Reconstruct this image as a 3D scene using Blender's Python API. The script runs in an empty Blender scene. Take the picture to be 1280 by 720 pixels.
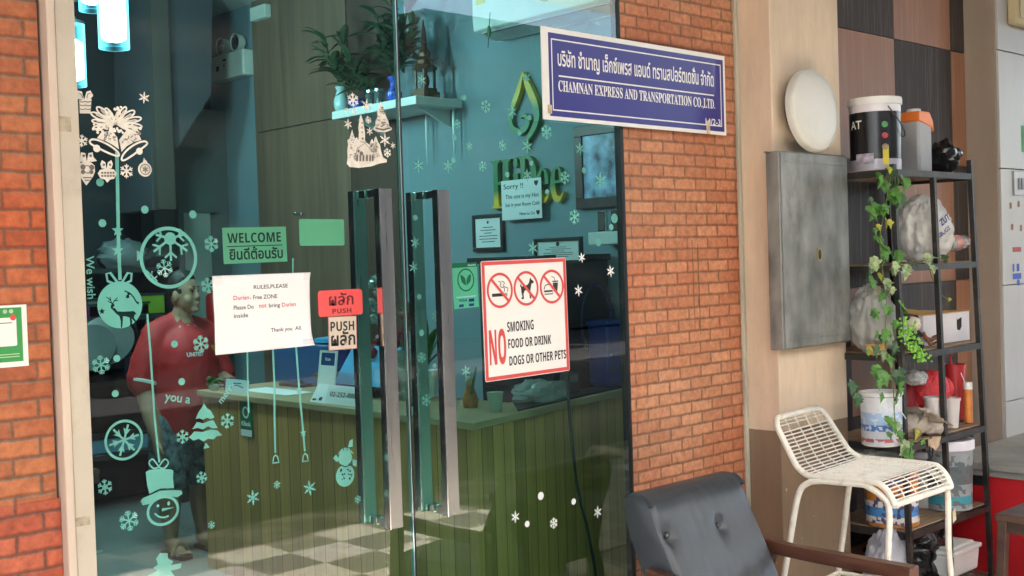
import bpy, bmesh, math, random
import numpy as np
from mathutils import Vector, Matrix, noise
from mathutils.geometry import tessellate_polygon
random.seed(7)
SC = bpy.context.scene
COL = SC.collection

# ---------------------------------------------------------------- camera
F_PX = 1470.0; YAW = math.radians(43.3); PITCH = math.radians(-1.35); ROLL = math.radians(1.85)
EYE = Vector((0, 0, 1.5))
_fw = Vector((math.sin(YAW)*math.cos(PITCH), math.cos(YAW)*math.cos(PITCH), math.sin(PITCH)))
_r0 = Vector((math.cos(YAW), -math.sin(YAW), 0)); _u0 = _r0.cross(_fw)
CR = _r0*math.cos(ROLL) - _u0*math.sin(ROLL); CU = _r0*math.sin(ROLL) + _u0*math.cos(ROLL)
cam = bpy.data.cameras.new('camera'); cam.sensor_width = 36; cam.lens = 36*F_PX/1280
cam.clip_start = 0.02; cam.clip_end = 500
co = bpy.data.objects.new('camera', cam); COL.objects.link(co)
co.matrix_world = Matrix(((CR.x, CU.x, -_fw.x, EYE.x), (CR.y, CU.y, -_fw.y, EYE.y), (CR.z, CU.z, -_fw.z, EYE.z), (0, 0, 0, 1)))
SC.camera = co
# ---------------------------------------------------------------- sky, sun, exposure
SUN_EL = math.radians(62); SUN_AZ = math.radians(200)      # azimuth clockwise from +Y
world = bpy.data.worlds.new('World'); SC.world = world; world.use_nodes = True
wn = world.node_tree.nodes; wl = world.node_tree.links
sky = wn.new('ShaderNodeTexSky'); sky.sky_type = 'NISHITA'; sky.sun_disc = False
sky.sun_elevation = SUN_EL; sky.sun_rotation = SUN_AZ; sky.dust_density = 4.0; sky.air_density = 1.0
hs = wn.new('ShaderNodeHueSaturation'); hs.inputs['Saturation'].default_value = 1.0
wl.new(sky.outputs[0], hs.inputs['Color']); wl.new(hs.outputs[0], wn['Background'].inputs[0])
wn['Background'].inputs[1].default_value = 0.15
sun = bpy.data.lights.new('sun', 'SUN'); sun.energy = 4.5; sun.angle = math.radians(0.5); sun.color = (1, .985, .96)
so = bpy.data.objects.new('sun', sun); COL.objects.link(so)
sd = Vector((math.sin(SUN_AZ)*math.cos(SUN_EL), math.cos(SUN_AZ)*math.cos(SUN_EL), math.sin(SUN_EL)))
so.rotation_euler = sd.to_track_quat('Z', 'Y').to_euler(); so.location = (0, -6, 12)
SC.view_settings.view_transform = 'Standard'; SC.view_settings.look = 'None'
SC.view_settings.exposure = 3.2; SC.view_settings.gamma = 1; SC.view_settings.use_curve_mapping = False
SC.render.engine = 'CYCLES'; SC.cycles.use_denoising = True; SC.cycles.use_adaptive_sampling = False
SC.cycles.max_bounces = 10; SC.cycles.diffuse_bounces = 4; SC.cycles.transparent_max_bounces = 16
SC.cycles.sample_clamp_indirect = 6; SC.cycles.caustics_reflective = False; SC.cycles.caustics_refractive = False

# ---------------------------------------------------------------- measuring helpers (photo pixel -> metres on a known plane)
def at(px, py, X=None, Y=None, Z=None):
    d = _fw*F_PX + CR*(px-640) + CU*(360-py)
    t = (X-EYE.x)/d.x if X is not None else (Y-EYE.y)/d.y if Y is not None else (Z-EYE.z)/d.z
    return EYE + d*t
def ppm(p):
    return F_PX/((Vector(p)-EYE).dot(_fw))       # pixels per metre at a point

# ---------------------------------------------------------------- materials
def _nodes(m):
    m.use_nodes = True; return m.node_tree.nodes, m.node_tree.links
MATS = {}
def mat(name, col, rough=.5, var=.12, scale=6.0, metal=0.0, bump=0.0, bscale=40.0, spec=.5, stretch=(1, 1, 1), dirt=None, dirtamt=.0, dirtscale=3.0, trans=0.0, alpha=1.0, coat=0.0, sss=0.0, detail=6.0):
    if name in MATS: return MATS[name]
    m = bpy.data.materials.new(name); n, l = _nodes(m); b = n['Principled BSDF']
    tc = n.new('ShaderNodeTexCoord'); mp = n.new('ShaderNodeMapping'); mp.inputs['Scale'].default_value = stretch
    l.new(tc.outputs['Object'], mp.inputs['Vector'])
    nz = n.new('ShaderNodeTexNoise'); nz.inputs['Scale'].default_value = scale; nz.inputs['Detail'].default_value = detail
    l.new(mp.outputs[0], nz.inputs['Vector'])
    mx = n.new('ShaderNodeMix'); mx.data_type = 'RGBA'
    mx.inputs[6].default_value = (*[max(0, c*(1-var)) for c in col], 1); mx.inputs[7].default_value = (*[min(1, c*(1+var)) for c in col], 1)
    rm = n.new('ShaderNodeMapRange'); rm.inputs['From Min'].default_value = .3; rm.inputs['From Max'].default_value = .7
    l.new(nz.outputs[0], rm.inputs['Value']); l.new(rm.outputs[0], mx.inputs[0])
    out = mx.outputs[2]
    if dirt:
        n2 = n.new('ShaderNodeTexNoise'); n2.inputs['Scale'].default_value = dirtscale; n2.inputs['Detail'].default_value = 9; n2.inputs['Roughness'].default_value = .7
        l.new(mp.outputs[0], n2.inputs['Vector'])
        r2 = n.new('ShaderNodeMapRange'); r2.inputs['From Min'].default_value = .52; r2.inputs['From Max'].default_value = .72; r2.inputs['To Max'].default_value = dirtamt
        l.new(n2.outputs[0], r2.inputs['Value'])
        m2 = n.new('ShaderNodeMix'); m2.data_type = 'RGBA'; m2.inputs[7].default_value = (*dirt, 1)
        l.new(out, m2.inputs[6]); l.new(r2.outputs[0], m2.inputs[0]); out = m2.outputs[2]
    l.new(out, b.inputs['Base Color'])
    rr = n.new('ShaderNodeMapRange'); rr.inputs['To Min'].default_value = max(0.02, rough-.08); rr.inputs['To Max'].default_value = min(1, rough+.08)
    l.new(nz.outputs[0], rr.inputs['Value']); l.new(rr.outputs[0], b.inputs['Roughness'])
    b.inputs['Metallic'].default_value = metal; b.inputs['Specular IOR Level'].default_value = spec
    b.inputs['Coat Weight'].default_value = coat
    if trans: b.inputs['Transmission Weight'].default_value = trans
    if alpha < 1: b.inputs['Alpha'].default_value = alpha
    if sss: b.inputs['Subsurface Weight'].default_value = sss; b.inputs['Subsurface Radius'].default_value = (.02, .008, .004)
    if bump:
        n3 = n.new('ShaderNodeTexNoise'); n3.inputs['Scale'].default_value = bscale; n3.inputs['Detail'].default_value = 5
        l.new(mp.outputs[0], n3.inputs['Vector'])
        bp = n.new('ShaderNodeBump'); bp.inputs['Strength'].default_value = bump; bp.inputs['Distance'].default_value = .01
        l.new(n3.outputs[0], bp.inputs['Height']); l.new(bp.outputs[0], b.inputs['Normal'])
    MATS[name] = m; return m

def brick_mat(name, c1, c2, mortar, red=0.0):
    m = bpy.data.materials.new(name); n, l = _nodes(m); b = n['Principled BSDF']
    tc = n.new('ShaderNodeTexCoord'); sx = n.new('ShaderNodeSeparateXYZ'); cx = n.new('ShaderNodeCombineXYZ')
    l.new(tc.outputs['Object'], sx.inputs[0]); l.new(sx.outputs[0], cx.inputs[0]); l.new(sx.outputs[2], cx.inputs[1])
    wob = n.new('ShaderNodeTexNoise'); wob.inputs['Scale'].default_value = 28; wob.inputs['Detail'].default_value = 3
    l.new(cx.outputs[0], wob.inputs['Vector'])
    ma = n.new('ShaderNodeVectorMath'); ma.operation = 'MULTIPLY_ADD'; ma.inputs[1].default_value = (.009, .0075, 0)
    l.new(wob.outputs['Color'], ma.inputs[0]); l.new(cx.outputs[0], ma.inputs[2])
    def brick(sm, ms):
        br = n.new('ShaderNodeTexBrick'); br.inputs['Scale'].default_value = 1; br.inputs['Brick Width'].default_value = .128; br.inputs['Row Height'].default_value = .0448
        br.inputs['Mortar Size'].default_value = ms; br.inputs['Mortar Smooth'].default_value = sm; br.inputs['Bias'].default_value = 0
        l.new(ma.outputs[0], br.inputs['Vector']); return br
    br = brick(.3, .0042)
    br.inputs['Color1'].default_value = (*c1, 1); br.inputs['Color2'].default_value = (*c2, 1); br.inputs['Mortar'].default_value = (*mortar, 1)
    # mottling inside each brick
    nz = n.new('ShaderNodeTexNoise'); nz.inputs['Scale'].default_value = 38; nz.inputs['Detail'].default_value = 8; nz.inputs['Roughness'].default_value = .7
    l.new(tc.outputs['Object'], nz.inputs['Vector'])
    mr = n.new('ShaderNodeMapRange'); mr.inputs['From Min'].default_value = .3; mr.inputs['From Max'].default_value = .75; mr.inputs['To Min'].default_value = .62; mr.inputs['To Max'].default_value = 1.3
    l.new(nz.outputs[0], mr.inputs['Value'])
    mu = n.new('ShaderNodeMix'); mu.data_type = 'RGBA'; mu.blend_type = 'MULTIPLY'; mu.inputs[0].default_value = 1
    l.new(br.outputs[0], mu.inputs[6]); l.new(mr.outputs[0], mu.inputs[7])
    # printed dark line along each brick's lower edge (the wallpaper's own print)
    sh = brick(.9, .008)
    off = n.new('ShaderNodeVectorMath'); off.operation = 'ADD'; off.inputs[1].default_value = (-.0012, -.0034, 0)
    l.new(ma.outputs[0], off.inputs[0]); l.new(off.outputs[0], sh.inputs['Vector'])
    mm = n.new('ShaderNodeMath'); mm.operation = 'MULTIPLY'; mm.inputs[1].default_value = .75; l.new(sh.outputs['Fac'], mm.inputs[0])
    m2 = n.new('ShaderNodeMix'); m2.data_type = 'RGBA'; m2.blend_type = 'MULTIPLY'; m2.inputs[7].default_value = (.5, .36, .3, 1)
    l.new(mm.outputs[0], m2.inputs[0]); l.new(mu.outputs[2], m2.inputs[6])
    # large tint drift between sheets
    n2 = n.new('ShaderNodeTexNoise'); n2.inputs['Scale'].default_value = 1.6; n2.inputs['Detail'].default_value = 4
    l.new(tc.outputs['Object'], n2.inputs['Vector'])
    m3 = n.new('ShaderNodeMix'); m3.data_type = 'RGBA'; m3.blend_type = 'MULTIPLY'
    m3.inputs[7].default_value = (1.0, .78-.15*red, .72-.2*red, 1)
    r3 = n.new('ShaderNodeMapRange'); r3.inputs['From Min'].default_value = .42; r3.inputs['From Max'].default_value = .62
    l.new(n2.outputs[0], r3.inputs['Value']); l.new(r3.outputs[0], m3.inputs[0]); l.new(m2.outputs[2], m3.inputs[6])
    l.new(m3.outputs[2], b.inputs['Base Color']); b.inputs['Roughness'].default_value = .62; b.inputs['Specular IOR Level'].default_value = .35
    ad = n.new('ShaderNodeMath'); ad.operation = 'MULTIPLY_ADD'; ad.inputs[1].default_value = -1.2
    l.new(br.outputs['Fac'], ad.inputs[0]); l.new(nz.outputs[0], ad.inputs[2])
    bp = n.new('ShaderNodeBump'); bp.inputs['Strength'].default_value = .22; bp.inputs['Distance'].default_value = .004
    l.new(ad.outputs[0], bp.inputs['Height']); l.new(bp.outputs[0], b.inputs['Normal'])
    return m

def crinkle_mat(name, col, rough=.3, var=.08, scale=26, strength=.6, alpha=1.0, sss=0.0):
    m = mat(name, col, rough, var, 9, alpha=alpha, sss=sss); n, l = m.node_tree.nodes, m.node_tree.links; b = n['Principled BSDF']
    tc = n.new('ShaderNodeTexCoord'); wz = n.new('ShaderNodeTexNoise'); wz.inputs['Scale'].default_value = 9; l.new(tc.outputs['Object'], wz.inputs[0])
    ma = n.new('ShaderNodeVectorMath'); ma.operation = 'MULTIPLY_ADD'; ma.inputs[1].default_value = (.06, .06, .06); l.new(wz.outputs['Color'], ma.inputs[0]); l.new(tc.outputs['Object'], ma.inputs[2])
    mp = n.new('ShaderNodeMapping'); mp.inputs['Rotation'].default_value = (.5, .3, .6); mp.inputs['Scale'].default_value = (1.5, 1, .55); l.new(ma.outputs[0], mp.inputs[0])
    v = n.new('ShaderNodeTexNoise'); v.noise_type = 'RIDGED_MULTIFRACTAL'; v.inputs['Scale'].default_value = scale*.8; v.inputs['Detail'].default_value = 3; v.inputs['Roughness'].default_value = .45; l.new(mp.outputs[0], v.inputs['Vector'])
    bp = n.new('ShaderNodeBump'); bp.inputs['Strength'].default_value = strength; bp.inputs['Distance'].default_value = .02; l.new(v.outputs[0], bp.inputs['Height']); l.new(bp.outputs[0], b.inputs['Normal'])
    if max(col) > .2:
        tl_ = n.new('ShaderNodeBsdfTranslucent'); tl_.inputs[0].default_value = (*col, 1); mx = n.new('ShaderNodeMixShader'); mx.inputs[0].default_value = .35
        l.new(b.outputs[0], mx.inputs[1]); l.new(tl_.outputs[0], mx.inputs[2]); l.new(bp.outputs[0], tl_.inputs['Normal']); l.new(mx.outputs[0], n['Material Output'].inputs[0])
    return m
def glass_mat(name, tint, fres=1.5, rough=0.0):
    m = bpy.data.materials.new(name); n, l = _nodes(m); n.remove(n['Principled BSDF'])
    t = n.new('ShaderNodeBsdfTransparent'); t.inputs[0].default_value = (*tint, 1)
    g = n.new('ShaderNodeBsdfGlossy'); g.inputs['Roughness'].default_value = rough
    f = n.new('ShaderNodeFresnel'); f.inputs[0].default_value = fres
    # faint smears change the gloss a little
    nz = n.new('ShaderNodeTexNoise'); nz.inputs['Scale'].default_value = 3; mr = n.new('ShaderNodeMapRange'); mr.inputs['To Min'].default_value = 1.45; mr.inputs['To Max'].default_value = 1.75
    l.new(nz.outputs[0], mr.inputs['Value']); mu = n.new('ShaderNodeMath'); mu.operation = 'MULTIPLY'; l.new(f.outputs[0], mu.inputs[0]); l.new(mr.outputs[0], mu.inputs[1])
    ge = n.new('ShaderNodeNewGeometry'); iv = n.new('ShaderNodeMath'); iv.operation = 'SUBTRACT'; iv.inputs[0].default_value = 1; l.new(ge.outputs['Backfacing'], iv.inputs[1])
    m2 = n.new('ShaderNodeMath'); m2.operation = 'MULTIPLY'; l.new(mu.outputs[0], m2.inputs[0]); l.new(iv.outputs[0], m2.inputs[1]); mu = m2
    mx = n.new('ShaderNodeMixShader'); l.new(mu.outputs[0], mx.inputs[0]); l.new(t.outputs[0], mx.inputs[1]); l.new(g.outputs[0], mx.inputs[2])
    # wipe marks and dust on the pane
    tc = n.new('ShaderNodeTexCoord'); mp = n.new('ShaderNodeMapping'); mp.inputs['Rotation'].default_value = (0, .5, 0); mp.inputs['Scale'].default_value = (1.2, 1, 5); l.new(tc.outputs['Object'], mp.inputs[0])
    n2 = n.new('ShaderNodeTexNoise'); n2.inputs['Scale'].default_value = 2.2; n2.inputs['Detail'].default_value = 9; n2.inputs['Roughness'].default_value = .65; l.new(mp.outputs[0], n2.inputs[0])
    r2 = n.new('ShaderNodeMapRange'); r2.inputs['From Min'].default_value = .5; r2.inputs['From Max'].default_value = .85; r2.inputs['To Max'].default_value = .07; l.new(n2.outputs[0], r2.inputs[0])
    m3 = n.new('ShaderNodeMath'); m3.operation = 'MULTIPLY'; l.new(r2.outputs[0], m3.inputs[0]); l.new(iv.outputs[0], m3.inputs[1])
    df = n.new('ShaderNodeBsdfDiffuse'); df.inputs[0].default_value = (.5, .5, .48, 1); mx2 = n.new('ShaderNodeMixShader'); l.new(m3.outputs[0], mx2.inputs[0]); l.new(mx.outputs[0], mx2.inputs[1]); l.new(df.outputs[0], mx2.inputs[2])
    l.new(mx2.outputs[0], n['Material Output'].inputs['Surface']); return m

def emit_mat(name, col, s):
    m = bpy.data.materials.new(name); n, l = _nodes(m); b = n['Principled BSDF']
    b.inputs['Base Color'].default_value = (*col, 1); b.inputs['Emission Color'].default_value = (*col, 1); b.inputs['Emission Strength'].default_value = s
    return m

def zband_mat(name, bands, rough=.35, block=None, vscale=18):
    """printed label: colour bands over the object's height (object Z, metres), optionally broken into printed blocks"""
    m = bpy.data.materials.new(name); n, l = _nodes(m); b = n['Principled BSDF']
    tc = n.new('ShaderNodeTexCoord'); sx = n.new('ShaderNodeSeparateXYZ'); l.new(tc.outputs['Object'], sx.inputs[0])
    hi = bands[-1][0]*1.3 + .05
    dv = n.new('ShaderNodeMath'); dv.operation = 'DIVIDE'; dv.inputs[1].default_value = hi; l.new(sx.outputs[2], dv.inputs[0])
    cr = n.new('ShaderNodeValToRGB'); cr.color_ramp.interpolation = 'CONSTANT'; e = cr.color_ramp.elements
    e[0].position = 0; e[0].color = (*bands[0][1], 1); e[1].position = min(1, bands[1][0]/hi); e[1].color = (*bands[1][1], 1)
    for z, c in bands[2:]:
        q = e.new(min(1, z/hi)); q.color = (*c, 1)
    l.new(dv.outputs[0], cr.inputs[0]); out = cr.outputs[0]
    if block:
        v = n.new('ShaderNodeTexVoronoi'); v.distance = 'CHEBYCHEV'; v.inputs['Scale'].default_value = vscale; l.new(tc.outputs['Object'], v.inputs['Vector'])
        wh = n.new('ShaderNodeMath'); wh.operation = 'GREATER_THAN'; wh.inputs[1].default_value = .72
        s2 = n.new('ShaderNodeSeparateColor'); l.new(v.outputs['Color'], s2.inputs[0]); l.new(s2.outputs[0], wh.inputs[0])
        mx = n.new('ShaderNodeMix'); mx.data_type = 'RGBA'; mx.inputs[7].default_value = (*block, 1); l.new(wh.outputs[0], mx.inputs[0]); l.new(out, mx.inputs[6]); out = mx.outputs[2]
    l.new(out, b.inputs['Base Color']); b.inputs['Roughness'].default_value = rough
    return m

# ---------------------------------------------------------------- object helpers
def tag(o, label=None, cat=None, group=None, kind=None):
    if label: o['label'] = label
    if cat: o['category'] = cat
    if group: o['group'] = group
    if kind: o['kind'] = kind
    return o
def thing(name, label, cat, loc=(0, 0, 0), rz=0.0, group=None):
    o = bpy.data.objects.new(name, None); COL.objects.link(o); o.empty_display_size = .05
    o.location = loc; o.rotation_euler = (0, 0, rz)
    o['_m'] = [x for r in (Matrix.Translation(loc) @ Matrix.Rotation(rz, 4, 'Z')) for x in r]
    return tag(o, label, cat, group)
def wmat(o):
    if o is None: return Matrix.Identity(4)
    if '_m' in o.keys():
        v = list(o['_m']); return Matrix([v[0:4], v[4:8], v[8:12], v[12:16]])
    return wmat(o.parent)
def dup(o, loc=None, rz=None, label=None, parent=None):
    c = o.copy(); COL.objects.link(c)
    if parent: c.parent = parent
    if loc is not None: c.location = loc
    if rz is not None: c.rotation_euler = (0, 0, rz)
    if label: c['label'] = label
    for ch in list(o.children): dup(ch, parent=c)
    return c

class MB:
    """collects simple shapes (world metres unless the parent frame is asked for) and links them as ONE mesh object"""
    def __init__(s): s.bm = bmesh.new()
    def _add(s, verts, faces):
        vs = [s.bm.verts.new(v) for v in verts]
        for f in faces:
            try: s.bm.faces.new([vs[i] for i in f])
            except ValueError: pass
        return vs
    def box(s, c, size, rot=None, taper=1.0):
        hx, hy, hz = size[0]/2, size[1]/2, size[2]/2; v = []
        for z in (-1, 1):
            k = taper if z > 0 else 1
            for x, y in ((-1, -1), (1, -1), (1, 1), (-1, 1)):
                p = Vector((x*hx*k, y*hy*k, z*hz))
                if rot: p = rot @ p
                v.append(Vector(c)+p)
        s._add(v, [(3, 2, 1, 0), (4, 5, 6, 7), (0, 1, 5, 4), (1, 2, 6, 5), (2, 3, 7, 6), (3, 0, 4, 7)]); return s
    def bx(s, x0, x1, y0, y1, z0, z1):
        return s.box(((x0+x1)/2, (y0+y1)/2, (z0+z1)/2), (abs(x1-x0), abs(y1-y0), abs(z1-z0)))
    def tube(s, pts, r, seg=8, caps=True):
        pts = [Vector(p) for p in pts]; n = len(pts); rs = r if isinstance(r, (list, tuple)) else [r]*n
        rings = []; up = None
        for i, p in enumerate(pts):
            t = (pts[min(i+1, n-1)]-pts[max(i-1, 0)]).normalized()
            if up is None:
                up = Vector((0, 0, 1)) if abs(t.z) < .9 else Vector((1, 0, 0))
            a = t.cross(up); 
            if a.length < 1e-5: a = t.cross(Vector((0, 1, 0.3)))
            a.normalize(); b2 = a.cross(t).normalized(); up = b2
            rings.append([s.bm.verts.new(p + (a*math.cos(q)+b2*math.sin(q))*rs[i]) for q in [2*math.pi*k/seg for k in range(seg)]])
        for i in range(n-1):
            for k in range(seg):
                s.bm.faces.new((rings[i][k], rings[i][(k+1) % seg], rings[i+1][(k+1) % seg], rings[i+1][k]))
        if caps and n > 1:
            s.bm.faces.new(rings[0][::-1]); s.bm.faces.new(rings[-1])
        return s
    def bar(s, p0, p1, w, d, up=(0, 0, 1)):
        p0, p1 = Vector(p0), Vector(p1); t = (p1-p0).normalized(); u = Vector(up)
        a = t.cross(u)
        if a.length < 1e-4: a = t.cross(Vector((0, 1, 0)))
        a.normalize(); b2 = a.cross(t).normalized()
        v = [q + a*(i*w/2) + b2*(j*d/2) for q in (p0, p1) for i, j in ((-1, -1), (1, -1), (1, 1), (-1, 1))]
        s._add(v, [(3, 2, 1, 0), (4, 5, 6, 7), (0, 1, 5, 4), (1, 2, 6, 5), (2, 3, 7, 6), (3, 0, 4, 7)]); return s
    def lathe(s, c, prof, seg=28, axis=(0, 0, 1), sx=1.0, sy=1.0, cap0=True, cap1=True):
        q = Vector((0, 0, 1)).rotation_difference(Vector(axis)); rings = []
        for r, z in prof:
            rings.append([s.bm.verts.new(Vector(c) + q @ Vector((r*sx*math.cos(a), r*sy*math.sin(a), z))) for a in [2*math.pi*k/seg for k in range(seg)]])
        for i in range(len(prof)-1):
            for k in range(seg):
                s.bm.faces.new((rings[i][k], rings[i][(k+1) % seg], rings[i+1][(k+1) % seg], rings[i+1][k]))
        if cap0 and prof[0][0] > 0: s.bm.faces.new(rings[0][::-1])
        if cap1 and prof[-1][0] > 0: s.bm.faces.new(rings[-1])
        return s
    def ball(s, c, r, seg=14, rot=None, jit=0.0, freq=3.0, seed=0, fold=0.0):
        r = r if isinstance(r, (tuple, list)) else (r, r, r); rows = max(6, seg*2//3); vs = []
        for i in range(rows+1):
            th = math.pi*i/rows; row = []
            for k in range(seg):
                ph = 2*math.pi*k/seg; d = Vector((math.sin(th)*math.cos(ph), math.sin(th)*math.sin(ph), math.cos(th)))
                q = 1.0
                if jit: q += jit*(noise.noise(d*freq+Vector((seed, 0, seed*.7))) + .6*noise.noise(d*freq*2.7+Vector((0, seed, 3))) + .35*abs(noise.noise(d*freq*6+Vector((seed, 2, 0)))))
                if fold:
                    a_ = 1-2.2*abs(noise.noise(Vector((math.cos(ph)*3.2+seed, math.sin(ph)*3.2, d.z*1.1+.6*noise.noise(d*2+Vector((seed, 0, 0)))))))
                    b_ = 1-2.2*abs(noise.noise(Vector((d.x*5+d.z*2, d.y*5-seed, d.z*3.5))))
                    q += fold*(.7*max(-.3, a_)+.5*max(-.3, b_))
                p = Vector((d.x*r[0], d.y*r[1], d.z*r[2]))*q
                if rot: p = rot @ p
                row.append(Vector(c)+p)
            vs.append(row)
        top = s.bm.verts.new(vs[0][0]); bot = s.bm.verts.new(vs[rows][0])
        R = [[s.bm.verts.new(p) for p in vs[i]] for i in range(1, rows)]
        for k in range(seg):
            s.bm.faces.new((top, R[0][k], R[0][(k+1) % seg])); s.bm.faces.new((bot, R[-1][(k+1) % seg], R[-1][k]))
            for i in range(len(R)-1):
                s.bm.faces.new((R[i][k], R[i+1][k], R[i+1][(k+1) % seg], R[i][(k+1) % seg]))
        return s
    def prism(s, loop, vec):
        n = len(loop); vec = Vector(vec); a = [s.bm.verts.new(Vector(p)) for p in loop]; b2 = [s.bm.verts.new(Vector(p)+vec) for p in loop]
        s.bm.faces.new(a[::-1]); s.bm.faces.new(b2)
        for i in range(n): s.bm.faces.new((a[i], a[(i+1) % n], b2[(i+1) % n], b2[i]))
        return s
    def quad(s, pts): s._add([Vector(p) for p in pts], [tuple(range(len(pts)))]); return s
    def sheet(s, f, nu, nv, closed=False):
        g = [[s.bm.verts.new(Vector(f(i/nu, j/nv))) for j in range(nv+1)] for i in range(nu+1)]
        for i in range(nu):
            for j in range(nv): s.bm.faces.new((g[i][j], g[i+1][j], g[i+1][j+1], g[i][j+1]))
        return s
    def build(s, name, m, parent=None, bevel=0.0, smooth=False, local=False, loc=None, solid=0.0, sub=0, angle=35, remesh=0.0):
        bmesh.ops.recalc_face_normals(s.bm, faces=s.bm.faces[:])
        me = bpy.data.meshes.new(name); s.bm.to_mesh(me); s.bm.free()
        if parent is not None and not local: me.transform(wmat(parent).inverted())
        o = bpy.data.objects.new(name, me); COL.objects.link(o)
        if parent is not None: o.parent = parent
        if parent is None and loc is not None:
            me.transform(Matrix.Translation(-Vector(loc))); o.location = loc
            o['_m'] = [x for r in Matrix.Translation(loc) for x in r]
        for mm in (m if isinstance(m, (list, tuple)) else [m]): me.materials.append(mm)
        if remesh:
            r = o.modifiers.new('r', 'REMESH'); r.mode = 'VOXEL'; r.voxel_size = remesh
            q = o.modifiers.new('s', 'SMOOTH'); q.iterations = 2; q.factor = .5
            apply_mods(o); smooth = True; angle = 180; me = o.data
        if solid: q = o.modifiers.new('solid', 'SOLIDIFY'); q.thickness = solid
        if bevel: q = o.modifiers.new('bevel', 'BEVEL'); q.width = bevel; q.segments = 2; q.limit_method = 'ANGLE'; q.angle_limit = math.radians(40)
        if sub: q = o.modifiers.new('sub', 'SUBSURF'); q.levels = sub; q.render_levels = sub
        if smooth or bevel:
            if angle >= 180: me.polygons.foreach_set('use_smooth', [True]*len(me.polygons))
            else: 
                me.polygons.foreach_set('use_smooth', [True]*len(me.polygons))
                try: me.set_sharp_from_angle(angle=math.radians(angle))
                except Exception: pass
        me.update(); return o
def apply_mods(o):
    dg = bpy.context.evaluated_depsgraph_get(); dg.update()
    me = bpy.data.meshes.new_from_object(o.evaluated_get(dg)); old = o.data; o.modifiers.clear(); o.data = me; me.name = old.name
    return o

def BD(s):
    o = ''
    for ch in s:
        if 'A' <= ch <= 'Z': o += chr(0x1D5D4+ord(ch)-65)
        elif 'a' <= ch <= 'z': o += chr(0x1D5EE+ord(ch)-97)
        elif '0' <= ch <= '9': o += chr(0x1D7EC+ord(ch)-48)
        else: o += ch
    return o
def SB(s):
    return ''.join(chr(0x1D400+ord(c)-65) if 'A' <= c <= 'Z' else chr(0x1D41A+ord(c)-97) if 'a' <= c <= 'z' else c for c in s)
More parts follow.
